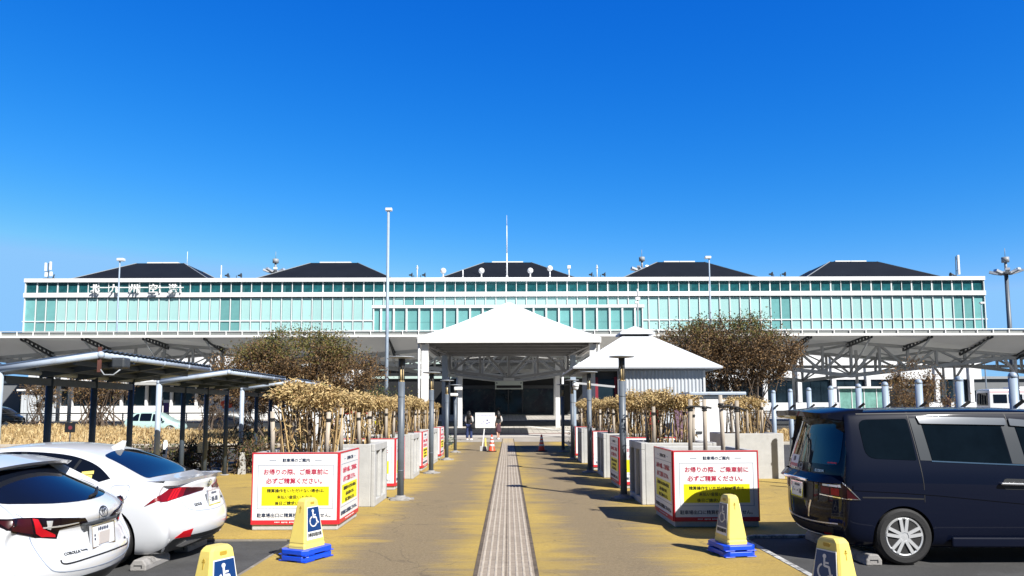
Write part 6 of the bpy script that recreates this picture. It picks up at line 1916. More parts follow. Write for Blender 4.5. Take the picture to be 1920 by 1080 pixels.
# ---------------------------------------------------------------- white wagon
def build_wagon():
    t = thing('parked_car', 'white estate car with roof spoiler and wraparound red tail lamps, nearest on the left', 'car', (-3.255, 6.38, .03), PI)
    st = [(0.0, [(.60, .30), (.78, .42), (.82, .58), (.78, .78), (.73, .90), (.655, 1.08), (.57, 1.255)], .02),
          (.25, [(.74, .24), (.87, .38), (.885, .60), (.865, .80), (.815, .915), (.725, 1.10), (.61, 1.28)], .035),
          (.65, [(.78, .20), (.875, .33), (.89, .60), (.875, .82), (.83, .92), (.74, 1.12), (.625, 1.30)], .045),
          (1.25, [(.78, .18), (.87, .30), (.885, .59), (.87, .83), (.825, .92), (.735, 1.14), (.63, 1.325)], .05),
          (1.9, [(.78, .18), (.86, .29), (.88, .58), (.87, .83), (.82, .92), (.73, 1.14), (.625, 1.335)], .05),
          (2.5, [(.78, .18), (.86, .29), (.88, .58), (.87, .82), (.82, .91), (.73, 1.13), (.625, 1.31)], .05),
          (2.9, [(.78, .18), (.86, .29), (.88, .58), (.87, .81), (.82, .90), (.76, 1.06), (.68, 1.18)], .05),
          (3.3, [(.78, .18), (.86, .30), (.88, .58), (.86, .79), (.82, .87), (.78, .94), (.72, .985)], .05),
          (3.9, [(.76, .18), (.86, .32), (.87, .58), (.84, .73), (.79, .79), (.75, .83), (.66, .85)], .04),
          (4.30, [(.70, .20), (.82, .34), (.82, .54), (.76, .65), (.70, .71), (.66, .74), (.58, .75)], .03),
          (4.49, [(.58, .24), (.70, .34), (.68, .50), (.62, .58), (.58, .62), (.54, .64), (.48, .65)], .02)]
    c = Car(t, st, [.16, .07, .04, .22, .03, .42, .80], [-.05, 0, 0, -.02, -.02, -.03, -.05], .28, .4, 'car_white', (1.05, 3.66), .32, .765, decay=True)
    c.patch('rear_window', 'B', fillet([(-.69, 1.03), (-.3, .985), (.3, .985), (.69, 1.03), (.62, 1.13), (.53, 1.245), (-.53, 1.245), (-.62, 1.13)], [.07, .3, .3, .07, .2, .06, .06, .2]), 'car_glass', res=.05)
    for sd in (1, -1):
        e = lambda pts: [(u if sd > 0 else -u, v) for u, v in pts]
        ax = -50 * sd
        o = c.patch('tail_lamp', ax, e(LAMP_W), 'lamp_black', res=.03, off=.006)
        c.patch('light_bar', ax, e(LAMP_W2), 'lamp_bright', res=.03, off=.010, parent=o)
        c.patch('clear_lens', ax, e(LAMP_W3), 'lamp_black', res=.03, off=.010, parent=o)
        c.patch('clear_lens', ax, e([(.467, .885), (.278, .857), (.258, .830), (.394, .821), (.471, .817)]), 'lamp_black', res=.03, off=.010, parent=o)
        c.patch('lamp_surround', ax, e([(.90, .925), (.68, .914), (.655, .80), (.80, .848)]), 'lamp_dark', res=.03, off=.008, parent=o)
        c.patch('bulb_lens', ax, e([(.575, .885), (.53, .88), (.54, .82), (.565, .83)]), 'silver', res=.03, off=.013, parent=o)
        c.patch('lamp_trim', ax, e([(.595, .838), (.47, .832), (.33, .838), (.33, .842), (.47, .840), (.595, .846)]), 'silver', res=.03, off=.014, parent=o)
    for ax, sd in (('L', 1), ('R', -1)):
        dlo = spline([(.80, 1.0), (1.0, 1.16), (1.3, 1.25), (1.9, 1.285), (2.5, 1.25), (2.85, 1.12), (3.15, .945)]) + spline([(3.15, .935), (2.2, .93), (1.4, .94), (.95, .955)])
        w_ = c.patch('side_window', ax, dlo, 'car_glass', res=.06)
        c.seam('window_pillar', ax, [(1.35, .945), (1.28, 1.24)], 'plastic_dark', .05, .006, w_); c.seam('window_pillar', ax, [(2.05, .935), (2.03, 1.28)], 'plastic_dark', .06, .006, w_)
        c.seam('door_seam', ax, spline([(1.18, .96), (1.3, .75), (1.28, .5), (1.4, .32), (2.2, .30), (3.1, .32), (3.15, .6), (3.1, .95)]), 'plastic_dark', .006)
        c.seam('door_seam', ax, [(2.06, .96), (2.10, .32)], 'plastic_dark', .006)
    c.patch('windscreen', 'T', fillet([(2.62, .56), (3.2, .70), (3.26, 0), (3.2, -.7), (2.62, -.56), (2.56, 0)], [.05, .05, .4, .05, .05, .4]), 'car_glass', res=.08)
    # spoiler over the hatch
    mb = MB(); pts = spline([(.94, -.645), (.84, -.52), (.80, 0), (.84, .52), (.94, .645)], 6)
    for (a, b), (a2, b2) in zip(pts[:-1], pts[1:]):
        z = 1.30 + .035 * (1 - (b / .64) ** 2); z2 = 1.30 + .035 * (1 - (b2 / .64) ** 2)
        mb.vf([(a - .10, b, z - .035), (a + .22, b, z + .018), (a + .22, b, z - .06), (a - .06, b, z - .065), (a2 - .10, b2, z2 - .035), (a2 + .22, b2, z2 + .018), (a2 + .22, b2, z2 - .06), (a2 - .06, b2, z2 - .065)],
              [(0, 1, 5, 4), (0, 4, 7, 3)])
        mb.mi = 1; mb.vf([(a - .07, b * .97, z - .066), (a + .21, b * .97, z - .061), (a2 + .21, b2 * .97, z2 - .061), (a2 - .07, b2 * .97, z2 - .066)], [(0, 1, 2, 3)]); mb.mi = 0
    mb.vf([(pts[0][0] - .10, pts[0][1], 1.265), (pts[0][0] + .22, pts[0][1], 1.318), (pts[0][0] + .22, pts[0][1], 1.24), (pts[0][0] - .06, pts[0][1], 1.235)], [(0, 1, 2, 3)])
    mb.vf([(pts[-1][0] - .10, pts[-1][1], 1.265), (pts[-1][0] + .22, pts[-1][1], 1.318), (pts[-1][0] + .22, pts[-1][1], 1.24), (pts[-1][0] - .06, pts[-1][1], 1.235)], [(0, 1, 2, 3)])
    bmesh.ops.remove_doubles(mb.bm, verts=mb.bm.verts, dist=.001)
    mb.build('roof_spoiler', ['car_white', 'plastic_dark'], t, smooth=35)
    mb = MB(); mb.box(.745, .77, -.16, .16, 1.266, 1.288); mb.build('brake_lamp', 'lamp_dark', t)
    mb = MB(); P_ = [c.hit('B', yy, zz)[0] + Vector((-.02, 0, .01)) for yy, zz in ((0, 1.0), (-.15, 1.01), (-.40, 1.04))]; mb.path(P_, [.012, .014, .008], 6); mb.build('rear_wiper', 'black', t)
    plate(c, 0.0, .70, -.10, t, .026, '')
    mb = MB(); q = c.hit('B', 0.0, .70)[0].x; mb.box(q - .046, q - .036, -.075, .085, .63, .73); mb.build('plate_cover', 'cream_grey' if 'cream_grey' in M else mat('cream_grey', (.52, .48, .46), .6), t)
    mb = MB(); q = c.hit('B', 0, .80)[0].x; mb.box(q - .03, q + .03, -.24, .24, .800, .822); mb.build('plate_garnish', 'dark_metal', t, bevel=.006)
    emblem(c, 0.0, .885, 'ovals', t, .05)
    badge(c, .385, .617, 'COROLLA', .033, t, bold=.02); badge(c, .265, .619, 'Touring', .022, t)
    badge(c, -.42, .60, 'HV', .03, t)
    c.seam('hatch_seam', 'B', spline([(-.68, .96), (-.64, .76), (-.61, .57), (-.47, .49), (0, .465), (.47, .49), (.61, .57), (.64, .76), (.68, .96)]), 'line_grey', .007)
    c.seam('bumper_seam', 'B', spline([(-.50, .585), (-.46, .548), (-.2, .553), (0, .555), (.2, .553), (.46, .548), (.50, .585)]), 'black', .012)
    c.patch('rear_valance', 'B', fillet([(-.60, .42), (.60, .42), (.74, .33), (.55, .25), (-.55, .25), (-.74, .33)], .03), 'plastic_dark', res=.06, off=.006)
    for sd in (1, -1):
        for x in (1.0, 3.64): make_wheel(t, x, sd * .765, .32, .21, sd)
        mb = MB(); mb.box(2.9, 3.05, sd * .93 - .09, sd * .93 + .09, .95, 1.08); mb.build('wing_mirror', 'car_white', t, bevel=.035)
    return t, c
LAMP_W = [(1.0, .945), (.863, .936), (.665, .920), (.475, .897), (.275, .866), (.244, .825), (.386, .814), (.472, .806), (.489, .738), (.639, .772), (.801, .835), (.90, .90)]
LAMP_W2 = [(.666, .912), (.631, .904), (.596, .838), (.503, .773), (.501, .751), (.600, .770), (.640, .805)]
LAMP_W3 = [(.615, .902), (.485, .886), (.489, .790), (.550, .808), (.590, .845)]

# ---------------------------------------------------------------- dark van
def build_van():
    t = thing('parked_van', 'dark navy people carrier with roof spoiler and silver wheels parked on the right', 'van', (3.545, 9.44, 0), 0)
    st = [(0.0, [(.66, .26), (.80, .36), (.86, .70), (.85, .98), (.83, 1.10), (.76, 1.42), (.68, 1.68)], .03),
          (.26, [(.78, .20), (.89, .32), (.905, .70), (.90, .98), (.885, 1.09), (.80, 1.44), (.715, 1.705)], .04),
          (.70, [(.82, .18), (.90, .28), (.912, .68), (.908, .97), (.892, 1.08), (.805, 1.46), (.725, 1.72)], .045),
          (1.5, [(.82, .18), (.90, .27), (.912, .66), (.908, .96), (.892, 1.06), (.805, 1.46), (.73, 1.73)], .05),
          (2.3, [(.82, .18), (.90, .27), (.912, .64), (.905, .94), (.890, 1.04), (.805, 1.45), (.73, 1.73)], .05),
          (3.0, [(.82, .18), (.90, .27), (.912, .64), (.905, .93), (.888, 1.02), (.805, 1.44), (.73, 1.70)], .05),
          (3.5, [(.82, .18), (.90, .27), (.91, .64), (.90, .91), (.885, 1.00), (.82, 1.36), (.75, 1.58)], .05),
          (4.1, [(.80, .18), (.90, .28), (.90, .64), (.88, .88), (.86, .96), (.82, 1.08), (.76, 1.16)], .05),
          (4.5, [(.76, .19), (.88, .30), (.88, .62), (.84, .80), (.80, .86), (.76, .91), (.68, .94)], .04),
          (4.80, [(.64, .22), (.78, .32), (.76, .56), (.70, .66), (.66, .72), (.62, .76), (.54, .78)], .03)]
    c = Car(t, st, [.14, .05, .07, .08, .12, .20, .29], [-.05, 0, 0, -.02, -.02, -.03, -.05], .20, .4, 'car_navy', (.905, 3.86), .318, .80)
    c.patch('rear_window', 'B', fillet([(-.74, 1.10), (.74, 1.10), (.68, 1.42), (.60, 1.66), (-.60, 1.66), (-.68, 1.42)], [.08, .08, .2, .06, .06, .2]), 'car_glass', res=.06)
    for sd in (1, -1):
        e = lambda pts: [(u if sd > 0 else -u, v) for u, v in pts]
        c.patch('rear_window_wrap', -58 * sd, e(WRAP_V), 'car_glass', res=.05, off=.005)
        o = c.patch('tail_lamp', -55 * sd, e(LAMP_V), 'lamp_dark', res=.03, off=.007)
        c.patch('clear_lens', -55 * sd, e(LAMP_V2), 'lamp_clear', res=.03, off=.010, parent=o)
        c.patch('red_lens', -55 * sd, e(LAMP_V3), 'lamp_red', res=.03, off=.010, parent=o)
        c.patch('red_lens', -55 * sd, e(LAMP_V4), 'lamp_bright', res=.03, off=.010, parent=o)
        LV = LAMP_V[2:] + LAMP_V[:1]
        c.seam('lamp_trim', -55 * sd, e(LAMP_V), 'chrome', .010, .012, o)
    for ax, sd in (('R', -1), ('L', 1)):
        c.patch('quarter_window', ax, fillet([(.53, 1.19), (1.10, 1.165), (1.07, 1.635), (.50, 1.625)], [.12, .02, .03, .10]), 'car_glass_deep', res=.06)
        w_ = c.patch('side_window', ax, fillet([(1.28, 1.165), (2.18, 1.125), (2.13, 1.615), (1.22, 1.635)], [.02, .02, .03, .03]), 'car_glass_deep', res=.06)
        c.patch('front_window', ax, fillet([(2.36, 1.115), (3.70, 1.02), (3.30, 1.42), (3.0, 1.53), (2.30, 1.61)], [.02, .05, .1, .1, .03]), 'car_glass_deep', res=.06)
        c.patch('pillar_panel', ax, [(1.145, 1.165), (1.275, 1.16), (1.215, 1.64), (1.10, 1.64)], mat('pillar_grey', (.030, .037, .046), .5, spec=.2) if 'pillar_grey' not in M else 'pillar_grey', res=.06, off=.003)
        c.patch('pillar_panel', ax, [(2.19, 1.125), (2.35, 1.115), (2.29, 1.62), (2.14, 1.625)], 'pillar_grey', res=.06, off=.003)
        v = c.patch('rain_visor', ax, fillet([(1.20, 1.575), (2.20, 1.555), (2.20, 1.635), (1.18, 1.655)], .015), 'visor' if 'visor' in M else mat('visor', (.30, .31, .33), .16, metal=.9), res=.06, off=.022)
        c.patch('rain_visor', ax, fillet([(2.24, 1.55), (3.0, 1.49), (3.35, 1.36), (3.36, 1.42), (3.02, 1.56), (2.24, 1.63)], .015), 'visor', res=.06, off=.022)
        c.seam('chrome_trim', ax, [(1.27, 1.155), (1.8, 1.13), (2.36, 1.105), (3.7, 1.01)], 'chrome', .014, .006)
        c.seam('door_seam', ax, [(1.09, 1.71), (1.09, 1.60), (1.13, 1.15), (1.15, .90), (1.15, .70)], 'black', .008)
        c.seam('door_seam', ax, [(2.22, 1.70), (2.24, 1.50), (2.33, 1.08), (2.38, .60), (2.36, .30)], 'black', .008)
        c.seam('slide_rail', ax, [(.45, .755), (.8, .75), (1.14, .735)], 'black', .016)
        mb = MB(); q, nn = c.hit(ax, 2.2, .87)
        mb.bar((2.00, q.y + sd * .03, .905), (2.33, q.y + sd * .03, .895), .035, .03); mb.bar((2.41, q.y + sd * .03, .895), (2.70, q.y + sd * .03, .885), .035, .03); mb.build('door_handle', 'chrome', t, bevel=.012)
        c.patch('handle_cup', ax, fillet([(2.04, .84), (2.36, .83), (2.38, .95), (2.06, .96)], .045), 'plastic_dark', off=.003, res=.04)
        # sill skirt
        mb = MB(); mb.prism([(1.42, .205), (3.42, .195), (3.42, .30), (1.42, .315)], sd * .90, sd * .935, 'Y'); mb.build('side_skirt', 'car_navy', t, bevel=.02)
        c.seam('crease', ax, [(.35, .86), (.9, .83), (1.3, .80), (2.2, .71), (3.2, .62)], 'car_navy', .05, .008)
    c.patch('windscreen', 'T', fillet([(3.2, .64), (4.0, .76), (4.06, 0), (4.0, -.76), (3.2, -.64), (3.14, 0)], [.05, .05, .4, .05, .05, .4]), 'car_glass', res=.08)
    # spoiler
    mb = MB(); pts = spline([(.30, -.70), (.16, -.58), (.11, 0), (.16, .58), (.30, .70)], 6)
    for (a, b), (a2, b2) in zip(pts[:-1], pts[1:]):
        f = lambda q: 1.715 + .035 * (1 - (q / .7) ** 2)
        z, z2 = f(b), f(b2)
        mb.vf([(a - .13, b, z - .015), (a + .30, b, z + .03), (a + .26, b, z - .13), (a - .11, b, z - .075), (a2 - .13, b2, z2 - .015), (a2 + .30, b2, z2 + .03), (a2 + .26, b2, z2 - .13), (a2 - .11, b2, z2 - .075)],
              [(0, 1, 5, 4), (3, 2, 6, 7), (0, 4, 7, 3)])
    for k in (0, -1):
        a, b = pts[k]; z = 1.715; mb.vf([(a - .13, b, z - .015), (a + .30, b, z + .03), (a + .26, b, z - .13), (a - .11, b, z - .075)], [(0, 1, 2, 3)])
    bmesh.ops.remove_doubles(mb.bm, verts=mb.bm.verts, dist=.001)
    mb.build('roof_spoiler', 'car_navy', t, smooth=35)
    # rear garnish, plate, bumper details
    mb = MB()
    pts = spline([(.25, -.84), (.09, -.60), (.03, 0), (.09, .60), (.25, .84)], 6)
    for (a, b), (a2, b2) in zip(pts[:-1], pts[1:]):
        mb.vf([(a - .015, b, .90), (a + .06, b, .99), (a2 + .06, b2, .99), (a2 - .015, b2, .90), (a + .05, b, .88), (a2 + .05, b2, .88)], [(0, 1, 2, 3), (0, 3, 5, 4)])
    bmesh.ops.remove_doubles(mb.bm, verts=mb.bm.verts, dist=.001)
    mb.build('tailgate_ledge', 'car_navy', t, smooth=40)
    mb = MB(); mb.box(.024, .08, -.36, .36, .885, .925); mb.build('tailgate_garnish', 'chrome', t, bevel=.01)
    plate(c, 0, .765, -.05, t, .03, '・・16')
    c.patch('plate_surround', 'B', fillet([(-.34, .64), (.34, .64), (.36, .88), (-.36, .88)], .04), 'plastic_dark', off=.005, res=.05)
    for sd in (1, -1): c.seam('chrome_strip', 'B', [(sd * .30, .66), (sd * .26, .56), (sd * .24, .46)], 'chrome', .03, .006)
    o = c.patch('rear_sticker', 'B', [(.12, 1.02), (.46, 1.02), (.46, 1.17), (.12, 1.17)], 'sign_white', off=.008, res=.05)
    c.patch('sticker_stripe', 'B', [(.13, 1.025), (.45, 1.025), (.45, 1.065), (.13, 1.065)], 'text_red', off=.010, res=.05, parent=o)
    c.patch('sticker_mark', 'B', fillet([(.24, 1.09), (.34, 1.09), (.34, 1.15), (.24, 1.15)], .03), 'text_navy', off=.010, res=.03, parent=o)
    c.patch('small_sticker', 'B', [(-.70, 1.115), (-.56, 1.115), (-.56, 1.13), (-.70, 1.13)], 'sign_red', off=.009, res=.03)
    emblem(c, 0, 1.03, 'h_mark', t, .05)
    badge(c, -.45, 1.02, 'ELYSION', .045, t, 'silver'); badge(c, -.42, .965, '4WD', .03, t, 'silver')
    c.seam('bumper_lip', 'B', spline([(-.74, .44), (-.4, .42), (0, .415), (.4, .42), (.74, .44)]), 'silver', .014, .006)
    c.patch('bumper_grille', 'B', fillet([(-.60, .30), (.60, .30), (.66, .385), (-.66, .385)], .02), 'black', off=.004, res=.05)
    c.seam('bumper_lip', 'B', spline([(-.70, .27), (0, .255), (.70, .27)]), 'silver', .010, .006)
    for sd in (1, -1): c.patch('reflector', -40 * sd, [(.47 * sd, .28), (.58 * sd, .28), (.58 * sd, .31), (.47 * sd, .31)] if sd > 0 else [(-.58, .28), (-.47, .28), (-.47, .31), (-.58, .31)], 'lamp_red', off=.006, res=.03)
    for sd in (1, -1):
        for x in (.905, 3.86): make_wheel(t, x, sd * .80, .318, .225, sd)
        mb = MB(); mb.box(3.45, 3.60, sd * .98 - .1, sd * .98 + .1, 1.0, 1.16); mb.build('wing_mirror', 'car_navy', t, bevel=.035)
    # seats seen dimly are part of the dark glass; roof rails of the sunshine strip along the drip edge
    for ax in ('R', 'L'): c.seam('drip_moulding', ax, [(.5, 1.69), (1.4, 1.70), (2.6, 1.695), (3.2, 1.64)], 'black', .012, .004)
    return t, c
WRAP_V = [(-.62, 1.10), (-.46, 1.10), (-.44, 1.40), (-.42, 1.62), (-.58, 1.62)]
LAMP_V = [(.40, .75), (.86, .73), (.72, .90), (.64, .945), (.52, .945), (.40, .91)]
LAMP_V2 = [(.44, .855), (.68, .855), (.66, .905), (.55, .93), (.44, .90)]
LAMP_V3 = [(.42, .768), (.53, .763), (.53, .84), (.42, .845)]
LAMP_V4 = [(.55, .762), (.65, .76), (.65, .838), (.55, .84)]

sedan, sedan_c = build_sedan()
wagon, wagon_c = build_wagon()
van, van_c = build_van()
# ================================================================= distant vehicles
def small_car(label, cat, loc, rotz, paint, L=4.0, H=1.5, boxy=False, nm='passing_car'):
    t = thing(nm, label, cat, loc, rotz)
    k = L / 4.0; h = H / 1.5
    if boxy:
        st = [(0, [(.7, .3), (.8, .5), (.82, .9), (.78, 1.35 * h), (.66, 1.46 * h)], .02), (.25, [(.8, .22), (.86, .5), (.87, .95), (.82, 1.38 * h), (.70, 1.48 * h)], .03),
              (1.5 * k, [(.8, .2), (.86, .5), (.87, .93), (.82, 1.38 * h), (.71, 1.49 * h)], .03), (2.6 * k, [(.8, .2), (.86, .5), (.87, .92), (.80, 1.34 * h), (.70, 1.45 * h)], .03),
              (3.3 * k, [(.8, .2), (.86, .5), (.86, .88), (.78, 1.0), (.70, 1.05)], .03), (3.85 * k, [(.74, .22), (.8, .45), (.8, .7), (.72, .82), (.64, .86)], .03), (4.0 * k, [(.6, .28), (.7, .42), (.68, .6), (.6, .68), (.5, .7)], .02)]
        win = [[(.35, 1.0), (1.3 * k, .98), (1.3 * k, 1.36 * h), (.42, 1.36 * h)], [(1.4 * k, .98), (2.05 * k, .97), (2.05 * k, 1.36 * h), (1.4 * k, 1.36 * h)], [(2.15 * k, .97), (3.05 * k, .95), (2.7 * k, 1.28 * h), (2.15 * k, 1.34 * h)]]
        dx = [.08, 0, .03, .1, .16]
    else:
        st = [(0, [(.7, .3), (.8, .45), (.82, .8), (.74, .98), (.6, 1.05)], .02), (.3, [(.8, .22), (.86, .45), (.87, .82), (.78, 1.06), (.62, 1.2)], .03),
              (.8 * k, [(.8, .2), (.86, .45), (.87, .84), (.76, 1.2), (.60, 1.40 * h)], .04), (1.7 * k, [(.8, .2), (.86, .45), (.87, .84), (.74, 1.22), (.60, 1.46 * h)], .04),
              (2.3 * k, [(.8, .2), (.86, .45), (.87, .83), (.74, 1.2), (.60, 1.40 * h)], .04), (3.0 * k, [(.8, .2), (.86, .45), (.86, .8), (.76, .92), (.66, .97)], .04),
              (3.7 * k, [(.74, .22), (.82, .45), (.8, .65), (.7, .74), (.6, .78)], .03), (4.0 * k, [(.6, .28), (.7, .42), (.68, .52), (.6, .6), (.5, .63)], .02)]
        win = [[(.55 * k, .93), (1.15 * k, .92), (1.15 * k, 1.32 * h), (.95 * k, 1.30 * h)], [(1.22 * k, .92), (1.95 * k, .91), (1.95 * k, 1.34 * h), (1.22 * k, 1.34 * h)], [(2.02 * k, .91), (2.85 * k, .89), (2.4 * k, 1.22 * h), (2.02 * k, 1.32 * h)]]
        dx = [.12, 0, .02, .12, .25]
    c = Car(t, st, dx, [-.05, 0, 0, -.03, -.05], .2, .35, paint, (.75 * k, 3.2 * k), .31, .78, us=(-1, -.9, 0, .9, 1))
    for ax in ('L', 'R'):
        for w_ in win: c.patch('side_window', ax, fillet(w_, .06, 2), 'car_glass', res=.12, off=.006)
    c.patch('rear_window', 'B', fillet([(-.55, .98), (.55, .98), (.48, 1.28 * h), (-.48, 1.28 * h)], .06, 2), 'car_glass', res=.12, off=.006)
    for sd in (1, -1):
        c.patch('tail_lamp', 'B', fillet([(sd * .55, .78), (sd * .74, .78), (sd * .74, .95), (sd * .55, .92)][::sd], .03, 2), 'lamp_red', res=.08, off=.006)
        c.patch('headlight', 'F', fillet([(sd * .42, .50), (sd * .64, .52), (sd * .64, .62), (sd * .42, .58)][::sd], .03, 2), 'lamp_clear', res=.08, off=.006)
        for x in (.75 * k, 3.2 * k): make_wheel(t, x, sd * .78, .31, .2, sd)
        mb = MB(); x = 2.75 * k; mb.box(x, x + .14, sd * .93 - .08, sd * .93 + .08, .92, 1.04); mb.build('wing_mirror', paint, t, bevel=.03)
    return t
small_car('pale green hatchback driving past behind the straw bank', 'car', (-26.9, 53.0, gz(53) + .02), 0, 'car_teal', 4.3, 1.62)
small_car('dark navy car following behind the bare shrub, right of the pale green hatchback', 'car', (-22.6, 55.5, gz(55.5)), 0, 'car_black', 3.9, 1.28)
small_car('black people carrier parked under the left canopy before the corrugated kiosk', 'van', (-47.8, 67, gz(67)), 0, 'car_black', 4.6, 1.85, True, 'parked_van')
small_car('black people carrier at the left picture edge under the canopy', 'van', (-54.5, 67.5, gz(67.5)), 0, 'car_black', 4.6, 1.85, True, 'parked_van')
# bus on the right
def bus(label, loc, L):
    t = thing('airport_bus', label, 'bus', loc, 0)
    st = [(0, [(1.0, .35), (1.22, .6), (1.24, 1.6), (1.22, 2.9), (1.10, 3.12)], .05), (.3, [(1.1, .3), (1.25, .6), (1.25, 1.6), (1.24, 2.95), (1.12, 3.17)], .05),
          (L / 2, [(1.1, .3), (1.25, .6), (1.25, 1.6), (1.24, 2.95), (1.12, 3.17)], .05), (L - .3, [(1.1, .3), (1.25, .6), (1.25, 1.6), (1.24, 2.95), (1.12, 3.17)], .05), (L, [(1.0, .35), (1.22, .6), (1.22, 1.6), (1.18, 2.8), (1.05, 3.02)], .05)]
    c = Car(t, st, [.05, 0, 0, .03, .1], [-.05, 0, 0, -.05, -.12], .10, .15, 'car_white', (2.2, L - 2.6), .46, 1.05, us=(-1, -.95, 0, .95, 1))
    n = int((L - 1.0) / 1.75)
    for ax in ('R', 'L'):
        for k in range(n):
            x = .5 + k * 1.75; c.patch('window', ax, fillet([(x, 1.55), (x + 1.58, 1.55), (x + 1.58, 2.55), (x, 2.55)], .07, 2), 'car_glass', res=.2, off=.008)
        c.seam('red_stripe', ax, [(.2, 2.82), (L - .3, 2.82)], 'sign_red', .06, .006, res=.4)
        c.seam('dark_skirt', ax, [(.2, .55), (L - .3, .55)], 'plastic_dark', .12, .006, res=.4)
    c.patch('rear_window', 'B', fillet([(-.9, 1.7), (.9, 1.7), (.85, 2.7), (-.85, 2.7)], .1, 2), 'car_glass', res=.2, off=.008)
    c.patch('windscreen', 'F', fillet([(-1.0, 1.3), (1.0, 1.3), (.95, 2.75), (-.95, 2.75)], .1, 2), 'car_glass', res=.2, off=.008)
    for sd in (1, -1):
        for x in (2.2, L - 2.6): make_wheel(t, x, sd * 1.05, .46, .28, sd)
    mb = MB(); mb.box(3, 6, -.8, .8, 3.2, 3.42); mb.build('roof_unit', 'white_paint', t, bevel=.06)
    return t
bus('white airport bus with dark windows beyond the right end of the canopy', (54.2, 85.5, gz(85.5)), 10.5)
# dark hedge bank and far wall that close the view beyond both ends of the terminal
for x, lab in ((-118, 'distant low wall and sheds beyond the left end of the terminal'), (118, 'distant low wall and sheds beyond the right end of the terminal')):
    t = thing('distant_shed', lab, 'building', (x, 150, 1.18))
    mb = MB(); mb.box(-30, 30, 0, 12, 0, 6.5); mb.build('wall', mat('shed_wall', (.16, .17, .18), .7, var=.1, vscale=.2) if 'shed_wall' not in M else 'shed_wall', t)
    mb = MB(); mb.box(-31, 31, -.6, 13, 6.5, 7.0); mb.build('roof', 'steel_grey', t)
    for k in range(6):
        mb = MB(); mb.box(-27 + k * 9.5, -22 + k * 9.5, -.1, 0, .2, 4.2); mb.build('shutter', 'dark_glass', t)
# ================================================================= people at the walkway end
def skin_chain(verts, edges, radii, name, mt, parent, sub=1, root=0):
    me = bpy.data.meshes.new(name)
    me.from_pydata([Vector(v) for v in verts], edges, [])
    o = bpy.data.objects.new(name, me); link(o, parent)
    sk = o.modifiers.new('skin', 'SKIN'); sk.use_smooth_shade = True
    for i, rr in enumerate(radii):
        if not hasattr(rr, '__len__'): rr = (rr, rr)
        me.skin_vertices[0].data[i].radius = rr
        me.skin_vertices[0].data[i].use_root = (i == root)
    ss = o.modifiers.new('sub', 'SUBSURF'); ss.levels = sub; ss.render_levels = sub
    apply_mods(o)
    o.data.materials.clear()
    for m in (mt if isinstance(mt, list) else [mt]): o.data.materials.append(M[m])
    for p in o.data.polygons: p.use_smooth = True
    return o

def hand_chain(verts, edges, radii, wi, wrist, d, side):
    """palm, four unequal bent fingers and a side thumb, grown from the wrist vertex wi"""
    d = Vector(d).normalized(); s = Vector((side, 0, 0)); s = (s - d * s.dot(d)).normalized(); n = d.cross(s)
    w_ = Vector(wrist)
    pi_ = len(verts); verts.append(w_ + d * .05); edges.append((wi, pi_)); radii.append((.034, .018))
    for k, (off, ln) in enumerate(((-.026, .062), (-.009, .075), (.009, .070), (.025, .055))):
        a = len(verts); verts.append(w_ + d * .085 + s * off); edges.append((pi_, a)); radii.append(.0095)
        b = len(verts); verts.append(w_ + d * (.085 + ln * .55) + s * off + n * .010); edges.append((a, b)); radii.append(.0085)
        c = len(verts); verts.append(w_ + d * (.085 + ln * .85) + s * off + n * .030); edges.append((b, c)); radii.append(.0075)
    a = len(verts); verts.append(w_ + d * .04 - s * .045); edges.append((pi_, a)); radii.append(.011)
    b = len(verts); verts.append(w_ + d * .075 - s * .058 + n * .012); edges.append((a, b)); radii.append(.009)

